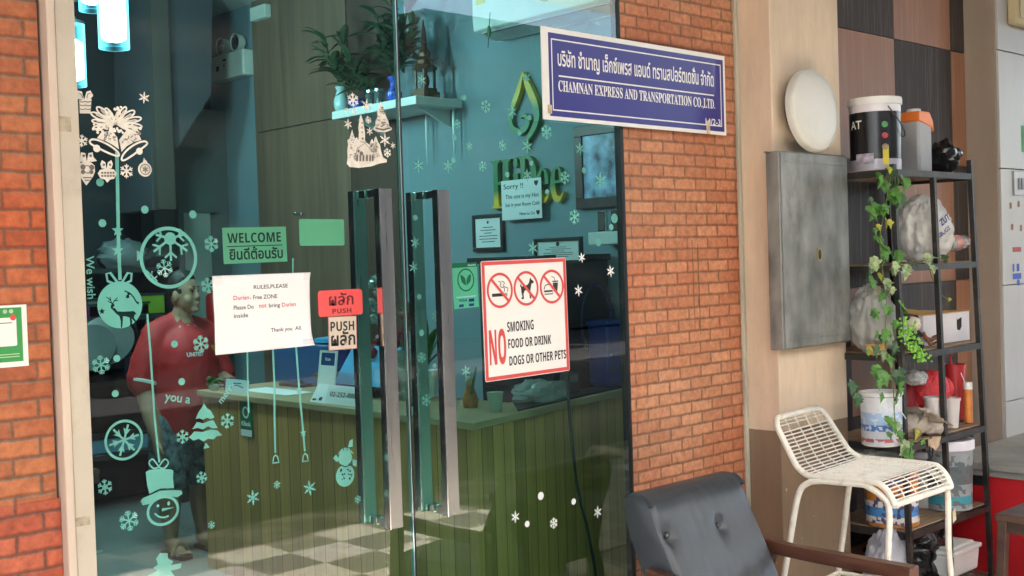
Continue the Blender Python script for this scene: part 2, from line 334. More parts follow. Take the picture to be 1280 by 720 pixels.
# ---- flat work: stickers, lettering, printed marks
_TXT = {}
def text_mesh(s, bold=0.0, align='LEFT', spacing=1.0):
    k = (s, bold, spacing)
    if k not in _TXT:
        c = bpy.data.curves.new('lettering', 'FONT'); c.body = s; c.offset = bold; c.space_character = spacing; c.resolution_u = 3
        o = bpy.data.objects.new('lettering', c); COL.objects.link(o); dg = bpy.context.evaluated_depsgraph_get(); dg.update()
        me = bpy.data.meshes.new_from_object(o.evaluated_get(dg)); COL.objects.unlink(o); bpy.data.objects.remove(o); bpy.data.curves.remove(c)
        vs = [(v.co.x, v.co.y) for v in me.vertices]; fs = [tuple(p.vertices) for p in me.polygons]; bpy.data.meshes.remove(me); _TXT[k] = (vs, fs)
    return _TXT[k]
class Flat:
    def __init__(s): s.v = []; s.f = []; s.lay = 0
    def loops(s, loops, lift=None):
        z = s._z(lift); k = len(s.v); fl = [p for lp in loops for p in lp]
        for t in tessellate_polygon([[Vector((p[0], p[1], 0)) for p in lp] for lp in loops]): s.f.append(tuple(k+i for i in t))
        s.v += [(p[0], p[1], z) for p in fl]; return s
    def _z(s, lift):
        if lift is None: s.lay += 1; return .00004*(s.lay % 40)
        return lift
    def disc(s, c, r, n=28, ry=None, lift=None): return s.loops([[(c[0]+r*math.cos(2*math.pi*i/n), c[1]+(ry or r)*math.sin(2*math.pi*i/n)) for i in range(n)]], lift)
    def ring(s, c, r, w, n=40, ry=None, lift=None):
        ry = ry or r; o = [(c[0]+r*math.cos(2*math.pi*i/n), c[1]+ry*math.sin(2*math.pi*i/n)) for i in range(n)]
        q = [(c[0]+(r-w)*math.cos(-2*math.pi*i/n), c[1]+(ry-w)*math.sin(-2*math.pi*i/n)) for i in range(n)]
        z = s._z(lift); k = len(s.v); s.v += [(x, y, z) for x, y in o] + [(c[0]+(r-w)*math.cos(2*math.pi*i/n), c[1]+(ry-w)*math.sin(2*math.pi*i/n), z) for i in range(n)]
        for i in range(n): s.f.append((k+i, k+(i+1) % n, k+n+(i+1) % n, k+n+i))
        return s
    def rect(s, x0, y0, x1, y1, lift=None, round=0.0):
        if not round: return s.loops([[(x0, y0), (x1, y0), (x1, y1), (x0, y1)]], lift)
        p = []
        for cx, cy, a0 in ((x1-round, y0+round, -90), (x1-round, y1-round, 0), (x0+round, y1-round, 90), (x0+round, y0+round, 180)):
            p += [(cx+round*math.cos(math.radians(a0+a)), cy+round*math.sin(math.radians(a0+a))) for a in (0, 22, 45, 68, 90)]
        return s.loops([p], lift)
    def frame(s, x0, y0, x1, y1, w, lift=None):
        z = s._z(lift)
        for a in ((x0, y0, x1, y0+w), (x0, y1-w, x1, y1), (x0, y0+w, x0+w, y1-w), (x1-w, y0+w, x1, y1-w)): s.rect(*a, lift=z)
        return s
    def stroke(s, pts, w, lift=None):
        z = s._z(lift); n = len(pts); L = []; R = []
        for i in range(n):
            a = Vector(pts[max(i-1, 0)]); b2 = Vector(pts[min(i+1, n-1)]); t = (b2-a); t.normalize(); q = Vector((-t.y, t.x))*((w[i] if isinstance(w, (list, tuple)) else w)/2)
            p = Vector(pts[i]); L.append(p+q); R.append(p-q)
        k = len(s.v); s.v += [(p.x, p.y, z) for p in L] + [(p.x, p.y, z) for p in R]
        for i in range(n-1): s.f.append((k+i, k+i+1, k+n+i+1, k+n+i))
        return s
    def star(s, c, r, n=5, inner=.45, rot=90, lift=None):
        return s.loops([[(c[0]+(r if i % 2 == 0 else r*inner)*math.cos(math.radians(rot+180*i/n)), c[1]+(r if i % 2 == 0 else r*inner)*math.sin(math.radians(rot+180*i/n))) for i in range(2*n)]], lift)
    def flake(s, c, r, kind=0, rot=0.0, w=.13):
        for k in range(6):
            a = math.radians(60*k+rot+90); d = Vector((math.cos(a), math.sin(a))); q = Vector((-d.y, d.x)); C = Vector(c)
            P = lambda u, v: tuple(C + d*(u*r) + q*(v*r))
            s.stroke([P(0, 0), P(1, 0)], r*w)
            if kind == 0:
                for f, h in ((.5, .32), (.74, .24)):
                    s.stroke([P(f, 0), P(f+h*.8, h)], r*w*.8); s.stroke([P(f, 0), P(f+h*.8, -h)], r*w*.8)
            elif kind == 1:
                s.loops([[P(.15, 0), P(.55, .2), P(.95, 0), P(.55, -.2)]]); s.disc(P(.95, 0), r*.1, 8)
            elif kind == 2:
                s.stroke([P(.55, 0), P(.85, .28)], r*w); s.stroke([P(.55, 0), P(.85, -.28)], r*w); s.loops([[P(.1, 0), P(.3, .16), P(.45, 0), P(.3, -.16)]])
            else:
                s.loops([[P(.0, .09), P(.75, .12), P(1, 0), P(.75, -.12), P(.0, -.09)]]); s.stroke([P(.5, 0), P(.8, .3)], r*w); s.stroke([P(.5, 0), P(.8, -.3)], r*w)
        if kind in (1, 3): s.disc(c, r*.28, 12)
        return s
    def text(s, t, x0, y0, w=None, h=None, bold=0.0, rot=0.0, lift=None, shear=0.0, capfit=False):
        vs, fs = text_mesh(t, bold)
        if not vs: return s
        xs = [v[0] for v in vs]; ys = [v[1] for v in vs]; bw = max(xs)-min(xs); bh = max(ys)-min(ys)
        kx = w/bw if w else None; ky = h/bh if h else None
        kx = kx or ky; ky = ky or kx; z = s._z(lift); k = len(s.v); cr, sr = math.cos(rot), math.sin(rot)
        for x, y in vs:
            u = (x-min(xs))*kx; v = (y-min(ys))*ky; u += v*shear; s.v.append((x0+u*cr-v*sr, y0+u*sr+v*cr, z))
        s.f += [tuple(k+i for i in f) for f in fs]; return s
    def build(s, name, m, frame, parent=None, t=.0004, lift=0.0):
        """frame = (origin, ux, uy, normal)"""
        o0, ux, uy, nn = [Vector(q) for q in frame]; bm = bmesh.new()
        vs = [bm.verts.new(o0+ux*x+uy*y+nn*(t+z+lift)) for x, y, z in s.v]
        for f in s.f:
            try: bm.faces.new([vs[i] for i in f])
            except ValueError: pass
        bmesh.ops.remove_doubles(bm, verts=bm.verts[:], dist=1e-7)
        for f in bm.faces:
            f.normal_update()
            if f.normal.dot(nn) < 0: f.normal_flip()
        be = [e for e in bm.edges if len(e.link_faces) == 1]
        try:
            ex = bmesh.ops.extrude_edge_only(bm, edges=be); nv = [g for g in ex['geom'] if isinstance(g, bmesh.types.BMVert)]
            for v in nv: v.co -= nn*t
        except Exception: pass
        me = bpy.data.meshes.new(name); bm.to_mesh(me); bm.free(); me.materials.append(m)
        c = sum((v.co for v in me.vertices), Vector())/max(1, len(me.vertices))
        ob = bpy.data.objects.new(name, me); COL.objects.link(ob)
        if parent is not None: me.transform(wmat(parent).inverted()); ob.parent = parent
        else: me.transform(Matrix.Translation(-c)); ob.location = c; ob['_m'] = [x for r in Matrix.Translation(c) for x in r]
        return ob
# ================================================================ SETTING
D = 2.8; W = 4.2; CEIL = 3.27
def plane_mesh(name, x0, x1, y0, y1, z, m, kind='structure'):
    b = MB(); b.quad([(x0, y0, z), (x1, y0, z), (x1, y1, z), (x0, y1, z)]); o = b.build(name, m); return tag(o, kind=kind)
m_asph = mat('asphalt', (.035, .034, .032), .85, .3, 3, bump=.3, bscale=60)
plane_mesh('ground', -150, 150, -150, 150, -.06, m_asph)
def pave_mat():
    m = bpy.data.materials.new('paving tiles'); n, l = _nodes(m); b = n['Principled BSDF']
    tc = n.new('ShaderNodeTexCoord'); ck = n.new('ShaderNodeTexChecker'); ck.inputs['Scale'].default_value = 1/.32
    mp = n.new('ShaderNodeMapping'); mp.inputs['Location'].default_value = (.18, .35, .2); l.new(tc.outputs['Object'], mp.inputs[0]); l.new(mp.outputs[0], ck.inputs[0])
    ck.inputs[1].default_value = (.74, .66, .5, 1); ck.inputs[2].default_value = (.24, .2, .15, 1)
    nz = n.new('ShaderNodeTexNoise'); nz.inputs['Scale'].default_value = 5; nz.inputs['Detail'].default_value = 8
    mx = n.new('ShaderNodeMix'); mx.data_type = 'RGBA'; mx.blend_type = 'MULTIPLY'; mx.inputs[0].default_value = .5
    l.new(ck.outputs[0], mx.inputs[6]); l.new(nz.outputs['Color'], mx.inputs[7]); l.new(mx.outputs[2], b.inputs['Base Color']); b.inputs['Roughness'].default_value = .5
    return m
pv = MB(); pv.bx(-14, 20, -.5, 2.8, -.055, 0); tag(pv.build('pavement', pave_mat()), kind='structure')

m_soffit = mat('soffit', (.3, .29, .27), .8, .15, 2)
t = thing('street_canopy', 'grey flat canopy over the tiled walkway before the shop', 'canopy', (3, 1, 4.42))
b = MB(); b.bx(-14, 20, -1.0, 3.0, 4.42, 4.55); b.build('roof_slab', m_soffit, t)
b = MB(); b.bx(3.9, 20, -2.95, -1.061, 4.42, 4.5); b.build('shade_slab', m_soffit, t)  # extension added out of view to keep sun off the right-hand paving
b = MB(); b.bx(-14, 20, -1.06, -1.0, 4.3, 4.6); b.build('fascia', m_soffit, t)
m_scrim = bpy.data.materials.new('translucent awning'); _n, _l = _nodes(m_scrim); _n.remove(_n['Principled BSDF'])
_a = _n.new('ShaderNodeBsdfDiffuse'); _a.inputs[0].default_value = (.75, .73, .68, 1); _b = _n.new('ShaderNodeBsdfTranslucent'); _b.inputs[0].default_value = (.8, .78, .72, 1); _x = _n.new('ShaderNodeMixShader'); _x.inputs[0].default_value = .6
_l.new(_a.outputs[0], _x.inputs[1]); _l.new(_b.outputs[0], _x.inputs[2]); _l.new(_x.outputs[0], _n['Material Output'].inputs[0])
t = thing('added_scrim', 'pale translucent awning added unseen over the street to soften the sun', 'scrim', (3, -6, 5.8))  # unseen sheet and poles, added to shade the road and diffuse sunlight
b = MB(); b.prism([(-14, -2.9, 5.8), (-14, -10, 6.3), (-14, -10, 6.32), (-14, -2.9, 5.82)], (34, 0, 0)); b.build('sheet', m_scrim, t)
b = MB(); b.bx(-12.05, -11.95, -3.05, -2.95, -.06, 5.79); b.build('pole', m_far if 'm_far' in globals() else m_soffit, t)
b = MB(); b.bx(17.95, 18.05, -3.05, -2.95, -.06, 5.79); b.build('pole', m_soffit, t)
# the buildings over the street (seen only as reflections in the glass)
m_far = mat('far render', (.08, .075, .07), .8, .25, .6); m_fard = mat('far openings', (.03, .035, .04), .3, .3, 1)
for i, (x, w, h) in enumerate([(-9, 8, 6.6), (0, 9, 6.2), (9.5, 9, 7), (19, 9, 6.4)]):
    t = thing('shophouse', ['tall dim shophouse over the street with dark shutters', 'lower dim shophouse over the street beside the tall one', 'tallest dim shophouse facing the glass doors', 'dim shophouse at the far street corner'][i], 'building', (x, -12, 0), group='shophouses over the street')
    b = MB(); b.bx(x-w/2, x+w/2, -20, -12, 0, h); b.build('wall', m_far, t)
    for k in range(3):
        b = MB(); b.bx(x-w/2+.6+k*w/3.2, x-w/2+.6+k*w/3.2+1.8, -12.05, -11.98, 4.2, 6); b.build('window', m_fard, t)
    b = MB(); b.bx(x-w/2+.4, x+w/2-.4, -12.06, -11.97, .1, 3); b.build('shutter', m_fard, t)

# ---- outside walls
m_brickL = brick_mat('brick wallpaper red', (.53, .185, .08), (.39, .12, .055), (.32, .2, .14), 1)
m_brickR = brick_mat('brick wallpaper orange', (.64, .31, .175), (.50, .215, .115), (.42, .25, .16), 0)
m_brickB = brick_mat('brick wallpaper crimson', (.54, .14, .075), (.42, .095, .05), (.28, .13, .1), 1)
t = thing('brick_wall', 'red brick-papered wall holding the green poster', 'wall', (0, D, 0))
b = MB(); b.bx(-6, 1.119, D, D+.12, .0, 4.41); b.build('wall_face', m_brickL, t)
zb = at(40, 628, Y=D-.002).z
b = MB(); b.bx(-6, 1.126, D-.003, D-.0005, .0, zb); b.build('lower_sheet', m_brickB, t); tag(bpy.data.objects['lower_sheet'], 'redder replacement strip of brick paper')
t = thing('brick_wall', 'orange brick-papered wall between glass door and beige column', 'wall', (3.5, D, 0))
b = MB(); b.bx(3.209, 3.9, D, D+.014, 0, 4.41); b.build('wall_face', m_brickR, t)
b = MB(); b.bx(3.42, 3.9, D+.016, D+.12, 0, 4.41); b.build('backing', mat('inner plaster', (.3, .38, .4), .8, .05), t)
m_trim = mat('old trim', (.5, .47, .38), .6, .2, 8, dirt=(.22, .2, .15), dirtamt=.7, dirtscale=9, stretch=(1, 1, .3))
b = MB(); b.bx(3.889, 3.909, D-.014, D-.001, 0, 4.41); b.build('edge_trim', m_trim, t, bevel=.002)
# cable streaks on the brick
m_stain = mat('rust stain', (.2, .1, .05), .7, .3, 20)
fl = Flat()
for px, y0, y1 in ((865, 300, 412), (872, 305, 418)):
    p0, p1 = at(px, y0, Y=D), at(px+4, y1, Y=D); fl.stroke([(p0.x, p0.z), (p0.x+.001, (p0.z+p1.z)/2), (p1.x, p1.z)], [.004, .006, .003])
fl.build('drip_stain', m_stain, ((0, D-.0003, 0), (1, 0, 0), (0, 0, 1), (0, -1, 0)), t, t=.0002)

def two_tone(name, up, lo, zc):
    m = bpy.data.materials.new(name); n, l = _nodes(m); b = n['Principled BSDF']
    tc = n.new('ShaderNodeTexCoord'); sx = n.new('ShaderNodeSeparateXYZ'); l.new(tc.outputs['Object'], sx.inputs[0])
    nz = n.new('ShaderNodeTexNoise'); nz.inputs['Scale'].default_value = 14; nz.inputs['Detail'].default_value = 8; l.new(tc.outputs['Object'], nz.inputs[0])
    a = n.new('ShaderNodeMath'); a.operation = 'MULTIPLY_ADD'; a.inputs[1].default_value = .006; l.new(nz.outputs[0], a.inputs[0]); l.new(sx.outputs[2], a.inputs[2])
    g = n.new('ShaderNodeMath'); g.operation = 'GREATER_THAN'; g.inputs[1].default_value = zc; l.new(a.outputs[0], g.inputs[0])
    mx = n.new('ShaderNodeMix'); mx.data_type = 'RGBA'; mx.inputs[6].default_value = (*lo, 1); mx.inputs[7].default_value = (*up, 1); l.new(g.outputs[0], mx.inputs[0])
    mp = n.new('ShaderNodeMapping'); mp.inputs['Scale'].default_value = (1, 1, .25); l.new(tc.outputs['Object'], mp.inputs[0])
    n2 = n.new('ShaderNodeTexNoise'); n2.inputs['Scale'].default_value = 7; n2.inputs['Detail'].default_value = 10; n2.inputs['Roughness'].default_value = .7; l.new(mp.outputs[0], n2.inputs[0])
    r = n.new('ShaderNodeMapRange'); r.inputs['From Min'].default_value = .35; r.inputs['From Max'].default_value = .75; r.inputs['To Min'].default_value = 1.08; r.inputs['To Max'].default_value = .78; l.new(n2.outputs[0], r.inputs[0])
    mu = n.new('ShaderNodeMix'); mu.data_type = 'RGBA'; mu.blend_type = 'MULTIPLY'; mu.inputs[0].default_value = 1; l.new(mx.outputs[2], mu.inputs[6]); l.new(r.outputs[0], mu.inputs[7])
    # paint chips
    n3 = n.new('ShaderNodeTexNoise'); n3.inputs['Scale'].default_value = 42; n3.inputs['Detail'].default_value = 3; l.new(tc.outputs['Object'], n3.inputs[0])
    g3 = n.new('ShaderNodeMath'); g3.operation = 'GREATER_THAN'; g3.inputs[1].default_value = .74; l.new(n3.outputs[0], g3.inputs[0])
    m3 = n.new('ShaderNodeMix'); m3.data_type = 'RGBA'; m3.inputs[7].default_value = (.6, .55, .47, 1); l.new(g3.outputs[0], m3.inputs[0]); l.new(mu.outputs[2], m3.inputs[6])
    l.new(m3.outputs[2], b.inputs['Base Color']); b.inputs['Roughness'].default_value = .7
    bp = n.new('ShaderNodeBump'); bp.inputs['Strength'].default_value = .15; bp.inputs['Distance'].default_value = .01; l.new(nz.outputs[0], bp.inputs['Height']); l.new(bp.outputs[0], b.inputs['Normal'])
    return m
zc = .5*(at(945, 537, X=3.912).z + at(1050, 521, Y=2.64).z)
b = MB(); b.bx(3.912, 4.41, 2.64, 3.0, 0, 4.41)
tag(b.build('column', two_tone('column paint', (.74, .58, .43), (.255, .175, .115), zc), bevel=.004), 'beige column with brown painted base behind the white bar stool', 'column')
t = thing('tile_wall', 'chequered brown and black tiled wall behind the shelf rack', 'wall', (5.2, 2.83, 0))
m_tb = mat('brown tile', (.33, .145, .075), .45, .12, 5, dirt=(.55, .42, .33), dirtamt=.4, dirtscale=16, stretch=(4, 1, .12))
m_td = mat('black tile', (.042, .03, .026), .62, .25, 6, dirt=(.4, .36, .33), dirtamt=.35, dirtscale=16, stretch=(4, 1, .12))
m_grout = mat('grout', (.42, .33, .26), .8, .2, 10)
b = MB(); b.bx(4.405, 5.935, 2.832, 3.0, 0, 4.41); b.build('grout_bed', m_grout, t)
xs = [4.06, 4.634, 5.208, 5.78, 6.354]; zs = [-.42, .155, .74, 1.325, 1.91, 2.495, 3.08, 3.66, 4.5]
for par, mm, nm in ((0, m_tb, 'brown_tiles'), (1, m_td, 'black_tiles')):
    b = MB()
    for i in range(4):
        for k in range(8):
            if (i+k+1) % 2 == par:
                b.bx(max(xs[i], 4.408)+.002, min(xs[i+1], 5.932)-.002, 2.82, 2.831, max(zs[k], 0)+.002, min(zs[k+1], 4.405)-.002)
    b.build(nm, mm, t)
t = thing('tiled_pillar', 'taupe pillar with white tiled front beyond the shelf rack', 'pillar', (6.5, 2.66, 0))
m_taupe = mat('taupe paint', (.38, .305, .245), .7, .15, 4, stretch=(1, 1, .2), dirt=(.2, .15, .11), dirtamt=.3)
m_wtile = mat('white tile', (.5, .485, .465), .35, .06, 3, dirt=(.42, .37, .33), dirtamt=.5, dirtscale=5, stretch=(1, 1, .5))
b = MB(); b.bx(5.935, 6.9, 2.665, 3.0, 0, 4.41); b.build('shaft', m_taupe, t)
g = at(1262, 211, Y=2.655).z
b = MB(); 
for z0, z1 in ((0, g-1.2), (g-1.195, g-.602), (g-.597, g-.003), (g+.002, g+.6), (g+.605, 4.4)): b.bx(5.952, 7.6, 2.653, 2.665, z0, z1)
b.build('front_tiles', m_wtile, t, bevel=.0015)
# things fixed to the white tiles
FR_P = lambda y=2.652: ((0, y, 0), (1, 0, 0), (0, 0, 1), (0, -1, 0))
def fpx(px, py, Y): p = at(px, py, Y=Y); return (p.x, p.z)
p = at(1278, 14, Y=2.64); t = thing('junction_box', 'yellowed plastic junction box high on the white tiled pillar', 'electrical box', p)
b = MB(); q = at(1264, 30, Y=2.63); b.bx(q.x, q.x+.3, 2.6, 2.652, q.z, q.z+.3); b.build('housing', mat('yellowed plastic', (.6, .5, .3), .5, .12, 10), t, bevel=.012)
b = MB(); b.bx(q.x+.03, q.x+.27, 2.592, 2.6, q.z+.03, q.z+.27); b.build('cover', MATS['yellowed plastic'], t, bevel=.006)
q = at(1268, 244, Y=2.645); t = thing('light_switch', 'grey metal switch plate on the white tiled pillar', 'switch', q)
b = MB(); b.bx(q.x, q.x+.13, 2.643, 2.6525, q.z, q.z+.125); b.build('plate', mat('switch plate', (.42, .41, .4), .4, .1, 20, metal=.4), t, bevel=.003)
b = MB(); b.bx(q.x+.045, q.x+.06, 2.637, 2.643, q.z+.03, q.z+.09); b.bx(q.x+.08, q.x+.1, 2.637, 2.643, q.z+.03, q.z+.09); b.build('rocker', mat('switch rocker', (.2, .2, .2), .4), t)
m_redink = mat('red ink', (.5, .08, .07), .6, .2); m_blueink = mat('blue ink', (.06, .12, .5), .6, .2); m_greenst = mat('green sticker', (.1, .35, .15), .6, .2)
fl = Flat(); a = fpx(1266, 312, 2.652); 
fl.rect(a[0], a[1]-.012, a[0]+.1, a[1]+.012)
o = fl.build('sticker', m_redink, FR_P()); tag(o, 'torn red strip sticker above the blue dot on white tiles', 'sticker')
fl = Flat(); a = fpx(1266, 342, 2.652); fl.rect(a[0], a[1]-.03, a[0]+.1, a[1]); fl.rect(a[0]+.0, a[1]+.01, a[0]+.02, a[1]+.05); fl.rect(a[0]+.05, a[1]+.01, a[0]+.08, a[1]+.05)
tag(fl.build('sticker', m_blueink, FR_P()), 'worn blue sticker between red strip and blue dot', 'sticker')
fl = Flat(); a = fpx(1273, 353, 2.652); fl.disc(a, .017); tag(fl.build('sticker', m_blueink, FR_P()), 'round blue dot stuck on the white tiles', 'sticker')
fl = Flat(); 
for px, py in ((1264, 283), (1275, 284), (1272, 254), (1262, 256)): a = fpx(px, py, 2.652); fl.rect(a[0], a[1]-.02, a[0]+.025, a[1]+.012)
tag(fl.build('glue_marks', mat('old glue', (.35, .16, .1), .7, .3), FR_P()), 'brown glue marks on the white tiles under the switch', 'stain')
fl = Flat(); a = fpx(1277, 190, 2.652); fl.rect(a[0], a[1], a[0]+.1, a[1]+.14); tag(fl.build('sticker', m_greenst, FR_P()), 'green sticker above the grey switch plate', 'sticker')

# ================================================================ SHOP FRONT: frame and two glass doors
m_frame = mat('cream aluminium', (.56, .5, .41), .45, .08, 3, dirt=(.36, .28, .2), dirtamt=.45, dirtscale=7)
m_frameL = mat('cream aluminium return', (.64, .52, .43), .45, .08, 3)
t = thing('door_frame', 'cream aluminium door frame between red brick and glass', 'door frame', (1.16, D, 0))
b = MB(); b.bx(1.150, 1.199, 2.772, 2.86, 0, 4.405); b.build('post', m_frame, t, bevel=.002)
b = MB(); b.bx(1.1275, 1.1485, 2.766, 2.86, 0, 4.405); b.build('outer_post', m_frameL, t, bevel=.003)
b = MB(); b.bx(1.1275, 3.9, 2.79, 2.94, 3.2, 4.41); b.build('header', m_frame, t)
fl = Flat()
for px, py, w, h in ((81, 155, .03, .036), (101, 652, .045, .022), (88, 640, .02, .02)):
    a = fpx(px, py, 2.772); fl.rect(a[0]-w/2, a[1]-h/2, min(a[0]+w/2, 1.199), a[1]+h/2)
fl.build('tape_residue', mat('tape residue', (.42, .36, .26), .7, .3, 60), ((0, 2.7718, 0), (1, 0, 0), (0, 0, 1), (0, -1, 0)), t, t=.0003)

GT = (.665, .89, .85)
m_glass = glass_mat('tinted glass', GT, 1.46)
m_gedge = mat('polished glass edge', (.62, .75, .82), .12, .1, 3, metal=.5, spec=.8)
m_seal = mat('black seal', (.012, .014, .014), .4, .2)
m_steel = mat('brushed steel', (.35, .34, .335), .3, .03, 60, metal=1.0, stretch=(1, 1, .02))
m_steelE = mat('polished steel', (.75, .73, .7), .14, .05, 10, metal=1.0)
XG0, XG, XG1 = 1.2, 2.198, 3.198
def glass_door(x0, x1, lab, hx):
    t = thing('glass_door', lab, 'door', ((x0+x1)/2, D, 0))
    b = MB(); b.bx(x0+.004, x1-.004, D, D+.012, .01, 3.19); b.build('glass_pane', m_glass, t)
    for s in (-1, 1):   # pull handle both sides of the glass
        y = D-.058 if s < 0 else D+.012+.058
        z0, z1 = HZ
        b = MB(); b.bx(hx-.023, hx+.023, y-.012, y+.012, z0, z1); h = b.build('handle', m_steel, t, bevel=.0015)
        b = MB(); b.bx(hx-.0245, hx-.0215, y-.0125, y+.0125, z0, z1); b.build('bright_edge', m_steelE, h)
        for z in (z0+.012, z1-.012):
            b = MB(); ya, yb = (y+.012, D-.001) if s < 0 else (D+.013, y-.012)
            b.bx(hx-.013, hx+.013, ya, yb, z-.012, z+.012); b.build('standoff', m_steelE, h, bevel=.001)
    return t
hz0 = at(484, 662, Y=D-.058).z; hz1 = at(484, 236, Y=D-.058).z; HZ = (hz0, hz1)
d1 = glass_door(XG0, XG, 'green tinted glass door with bells, paper rules and push signs', at(486, 450, Y=D-.058).x)
d2 = glass_door(XG, XG1, 'green tinted glass door carrying the no smoking sign', at(558, 450, Y=D-.058).x)
b = MB(); b.bx(XG-.0035, XG-.0008, D-.001, D+.013, .01, 3.19); b.build('polished_edge', m_gedge, d1)
b = MB(); b.bx(XG+.0006, XG+.0048, D-.002, D+.014, .01, 3.19); b.build('seal', m_seal, d2)
b = MB(); b.bx(XG1-.0055, XG1-.0005, D-.003, D+.012, .01, 3.19); b.build('edge_seal', m_seal, d2)
b = MB(); b.bx(XG1, 3.2085, D-.004, D+.03, 0, 3.19); b.build('seal', m_seal, d2)

# ================================================================ INTERIOR SHELL
m_teal = mat('blue wall paint', (.21, .3, .345), .7, .06, 2)
m_floor = mat('shop floor', (.34, .36, .35), .25, .08, 2)
m_ceil = mat('ceiling paint', (.6, .6, .58), .8, .05, 2)
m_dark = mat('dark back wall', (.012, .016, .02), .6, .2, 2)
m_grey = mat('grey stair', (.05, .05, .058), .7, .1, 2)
plane_mesh('floor', -1, W+.1, 2.8, 7.6, .002, m_floor)
b = MB(); b.bx(-1, W+.1, 2.93, 7.6, CEIL, CEIL+.1); tag(b.build('ceiling', m_ceil), kind='structure')
b = MB(); b.bx(W, W+.1, 2.93, 7.6, 0, CEIL); tag(b.build('shop_wall', m_teal), 'pale blue inner wall carrying the shop logo', 'wall')
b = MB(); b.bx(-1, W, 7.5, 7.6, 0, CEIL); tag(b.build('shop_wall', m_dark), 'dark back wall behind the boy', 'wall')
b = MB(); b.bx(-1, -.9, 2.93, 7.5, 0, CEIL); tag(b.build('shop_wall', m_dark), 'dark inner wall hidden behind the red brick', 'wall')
# stair enclosure with its sloping underside
YS = 6.7
def s2(px, py): p = at(px, py, Y=YS); return (p.x, YS, p.z)
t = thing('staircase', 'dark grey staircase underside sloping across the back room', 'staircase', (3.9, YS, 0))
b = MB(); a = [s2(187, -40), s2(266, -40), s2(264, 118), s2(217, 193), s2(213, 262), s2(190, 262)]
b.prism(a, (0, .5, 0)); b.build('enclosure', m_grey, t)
b = MB(); p0 = s2(208, -40); b.bx(at(187, 100, Y=YS).x, at(209, 100, Y=YS).x, YS-.05, YS-.002, at(200, 262, Y=YS).z, CEIL); b.build('newel_panel', mat('brown panel', (.06, .045, .038), .6, .15), t)
m_pale = mat('pale understair wall', (.12, .145, .14), .7, .08)
b = MB(); b.bx(at(190, 200, Y=7.3).x, W-.001, 7.3, 7.49, 0, 2.6); tag(b.build('understair_wall', m_pale), 'pale grey wall under the sloping staircase', 'wall')
t = thing('back_door', 'pale green door under the staircase behind the boy', 'door', (4, 7.28, 0))
xa, xb, zt = at(229, 300, Y=7.27).x, at(263, 300, Y=7.27).x, at(240, 266, Y=7.27).z
b = MB(); b.bx(xa, xb, 7.26, 7.298, .01, zt); b.build('door_leaf', mat('pale door', (.3, .36, .33), .5, .05), t)
b = MB(); b.bx(xa-.04, xa, 7.25, 7.298, .01, zt+.05); b.bx(xa, xb+.04, 7.25, 7.298, zt, zt+.05); b.build('frame', MATS['pale understair wall'], t)
b = MB(); b.ball(((xb-.08), 7.24, .95), .03); b.build('knob', m_steelE, t)

# wood panelling on the blue wall, with a dark recess
def wood_mat(name, base, dark, pw, seam=0.0, stretch=(30, 30, 1.2), gap=(.02, .015, .01)):
    m = bpy.data.materials.new(name); n, l = _nodes(m); b = n['Principled BSDF']
    tc = n.new('ShaderNodeTexCoord'); mp = n.new('ShaderNodeMapping'); mp.inputs['Scale'].default_value = stretch; l.new(tc.outputs['Object'], mp.inputs[0])
    nz = n.new('ShaderNodeTexNoise'); nz.inputs['Scale'].default_value = 1; nz.inputs['Detail'].default_value = 6; nz.inputs['Distortion'].default_value = .6; l.new(mp.outputs[0], nz.inputs[0])
    mx = n.new('ShaderNodeMix'); mx.data_type = 'RGBA'; mx.inputs[6].default_value = (*dark, 1); mx.inputs[7].default_value = (*base, 1)
    r = n.new('ShaderNodeMapRange'); r.inputs['From Min'].default_value = .32; r.inputs['From Max'].default_value = .66; l.new(nz.outputs[0], r.inputs[0]); l.new(r.outputs[0], mx.inputs[0]); out = mx.outputs[2]
    if pw:
        sx = n.new('ShaderNodeSeparateXYZ'); l.new(tc.outputs['Object'], sx.inputs[0])
        ad = n.new('ShaderNodeMath'); ad.operation = 'ADD'; l.new(sx.outputs[0], ad.inputs[0]); l.new(sx.outputs[1], ad.inputs[1])
        dv = n.new('ShaderNodeMath'); dv.operation = 'DIVIDE'; dv.inputs[1].default_value = pw; l.new(ad.outputs[0], dv.inputs[0])
        fo = n.new('ShaderNodeMath'); fo.operation = 'FLOOR'; l.new(dv.outputs[0], fo.inputs[0]); fr = n.new('ShaderNodeMath'); fr.operation = 'FRACT'; l.new(dv.outputs[0], fr.inputs[0])
        wn_ = n.new('ShaderNodeTexWhiteNoise'); wn_.noise_dimensions = '1D'; l.new(fo.outputs[0], wn_.inputs['W'])
        mr = n.new('ShaderNodeMapRange'); mr.inputs['To Min'].default_value = .78; mr.inputs['To Max'].default_value = 1.18; l.new(wn_.outputs[0], mr.inputs[0])
        mu = n.new('ShaderNodeMix'); mu.data_type = 'RGBA'; mu.blend_type = 'MULTIPLY'; mu.inputs[0].default_value = 1; l.new(out, mu.inputs[6]); l.new(mr.outputs[0], mu.inputs[7])
        lt = n.new('ShaderNodeMath'); lt.operation = 'LESS_THAN'; lt.inputs[1].default_value = .045; l.new(fr.outputs[0], lt.inputs[0])
        m3 = n.new('ShaderNodeMix'); m3.data_type = 'RGBA'; m3.inputs[7].default_value = (*gap, 1); l.new(lt.outputs[0], m3.inputs[0]); l.new(mu.outputs[2], m3.inputs[6]); out = m3.outputs[2]
    l.new(out, b.inputs['Base Color']); b.inputs['Roughness'].default_value = .5
    return m
m_cup = wood_mat('cupboard laminate', (.25, .145, .095), (.165, .095, .062), .0, stretch=(14, 14, .7))
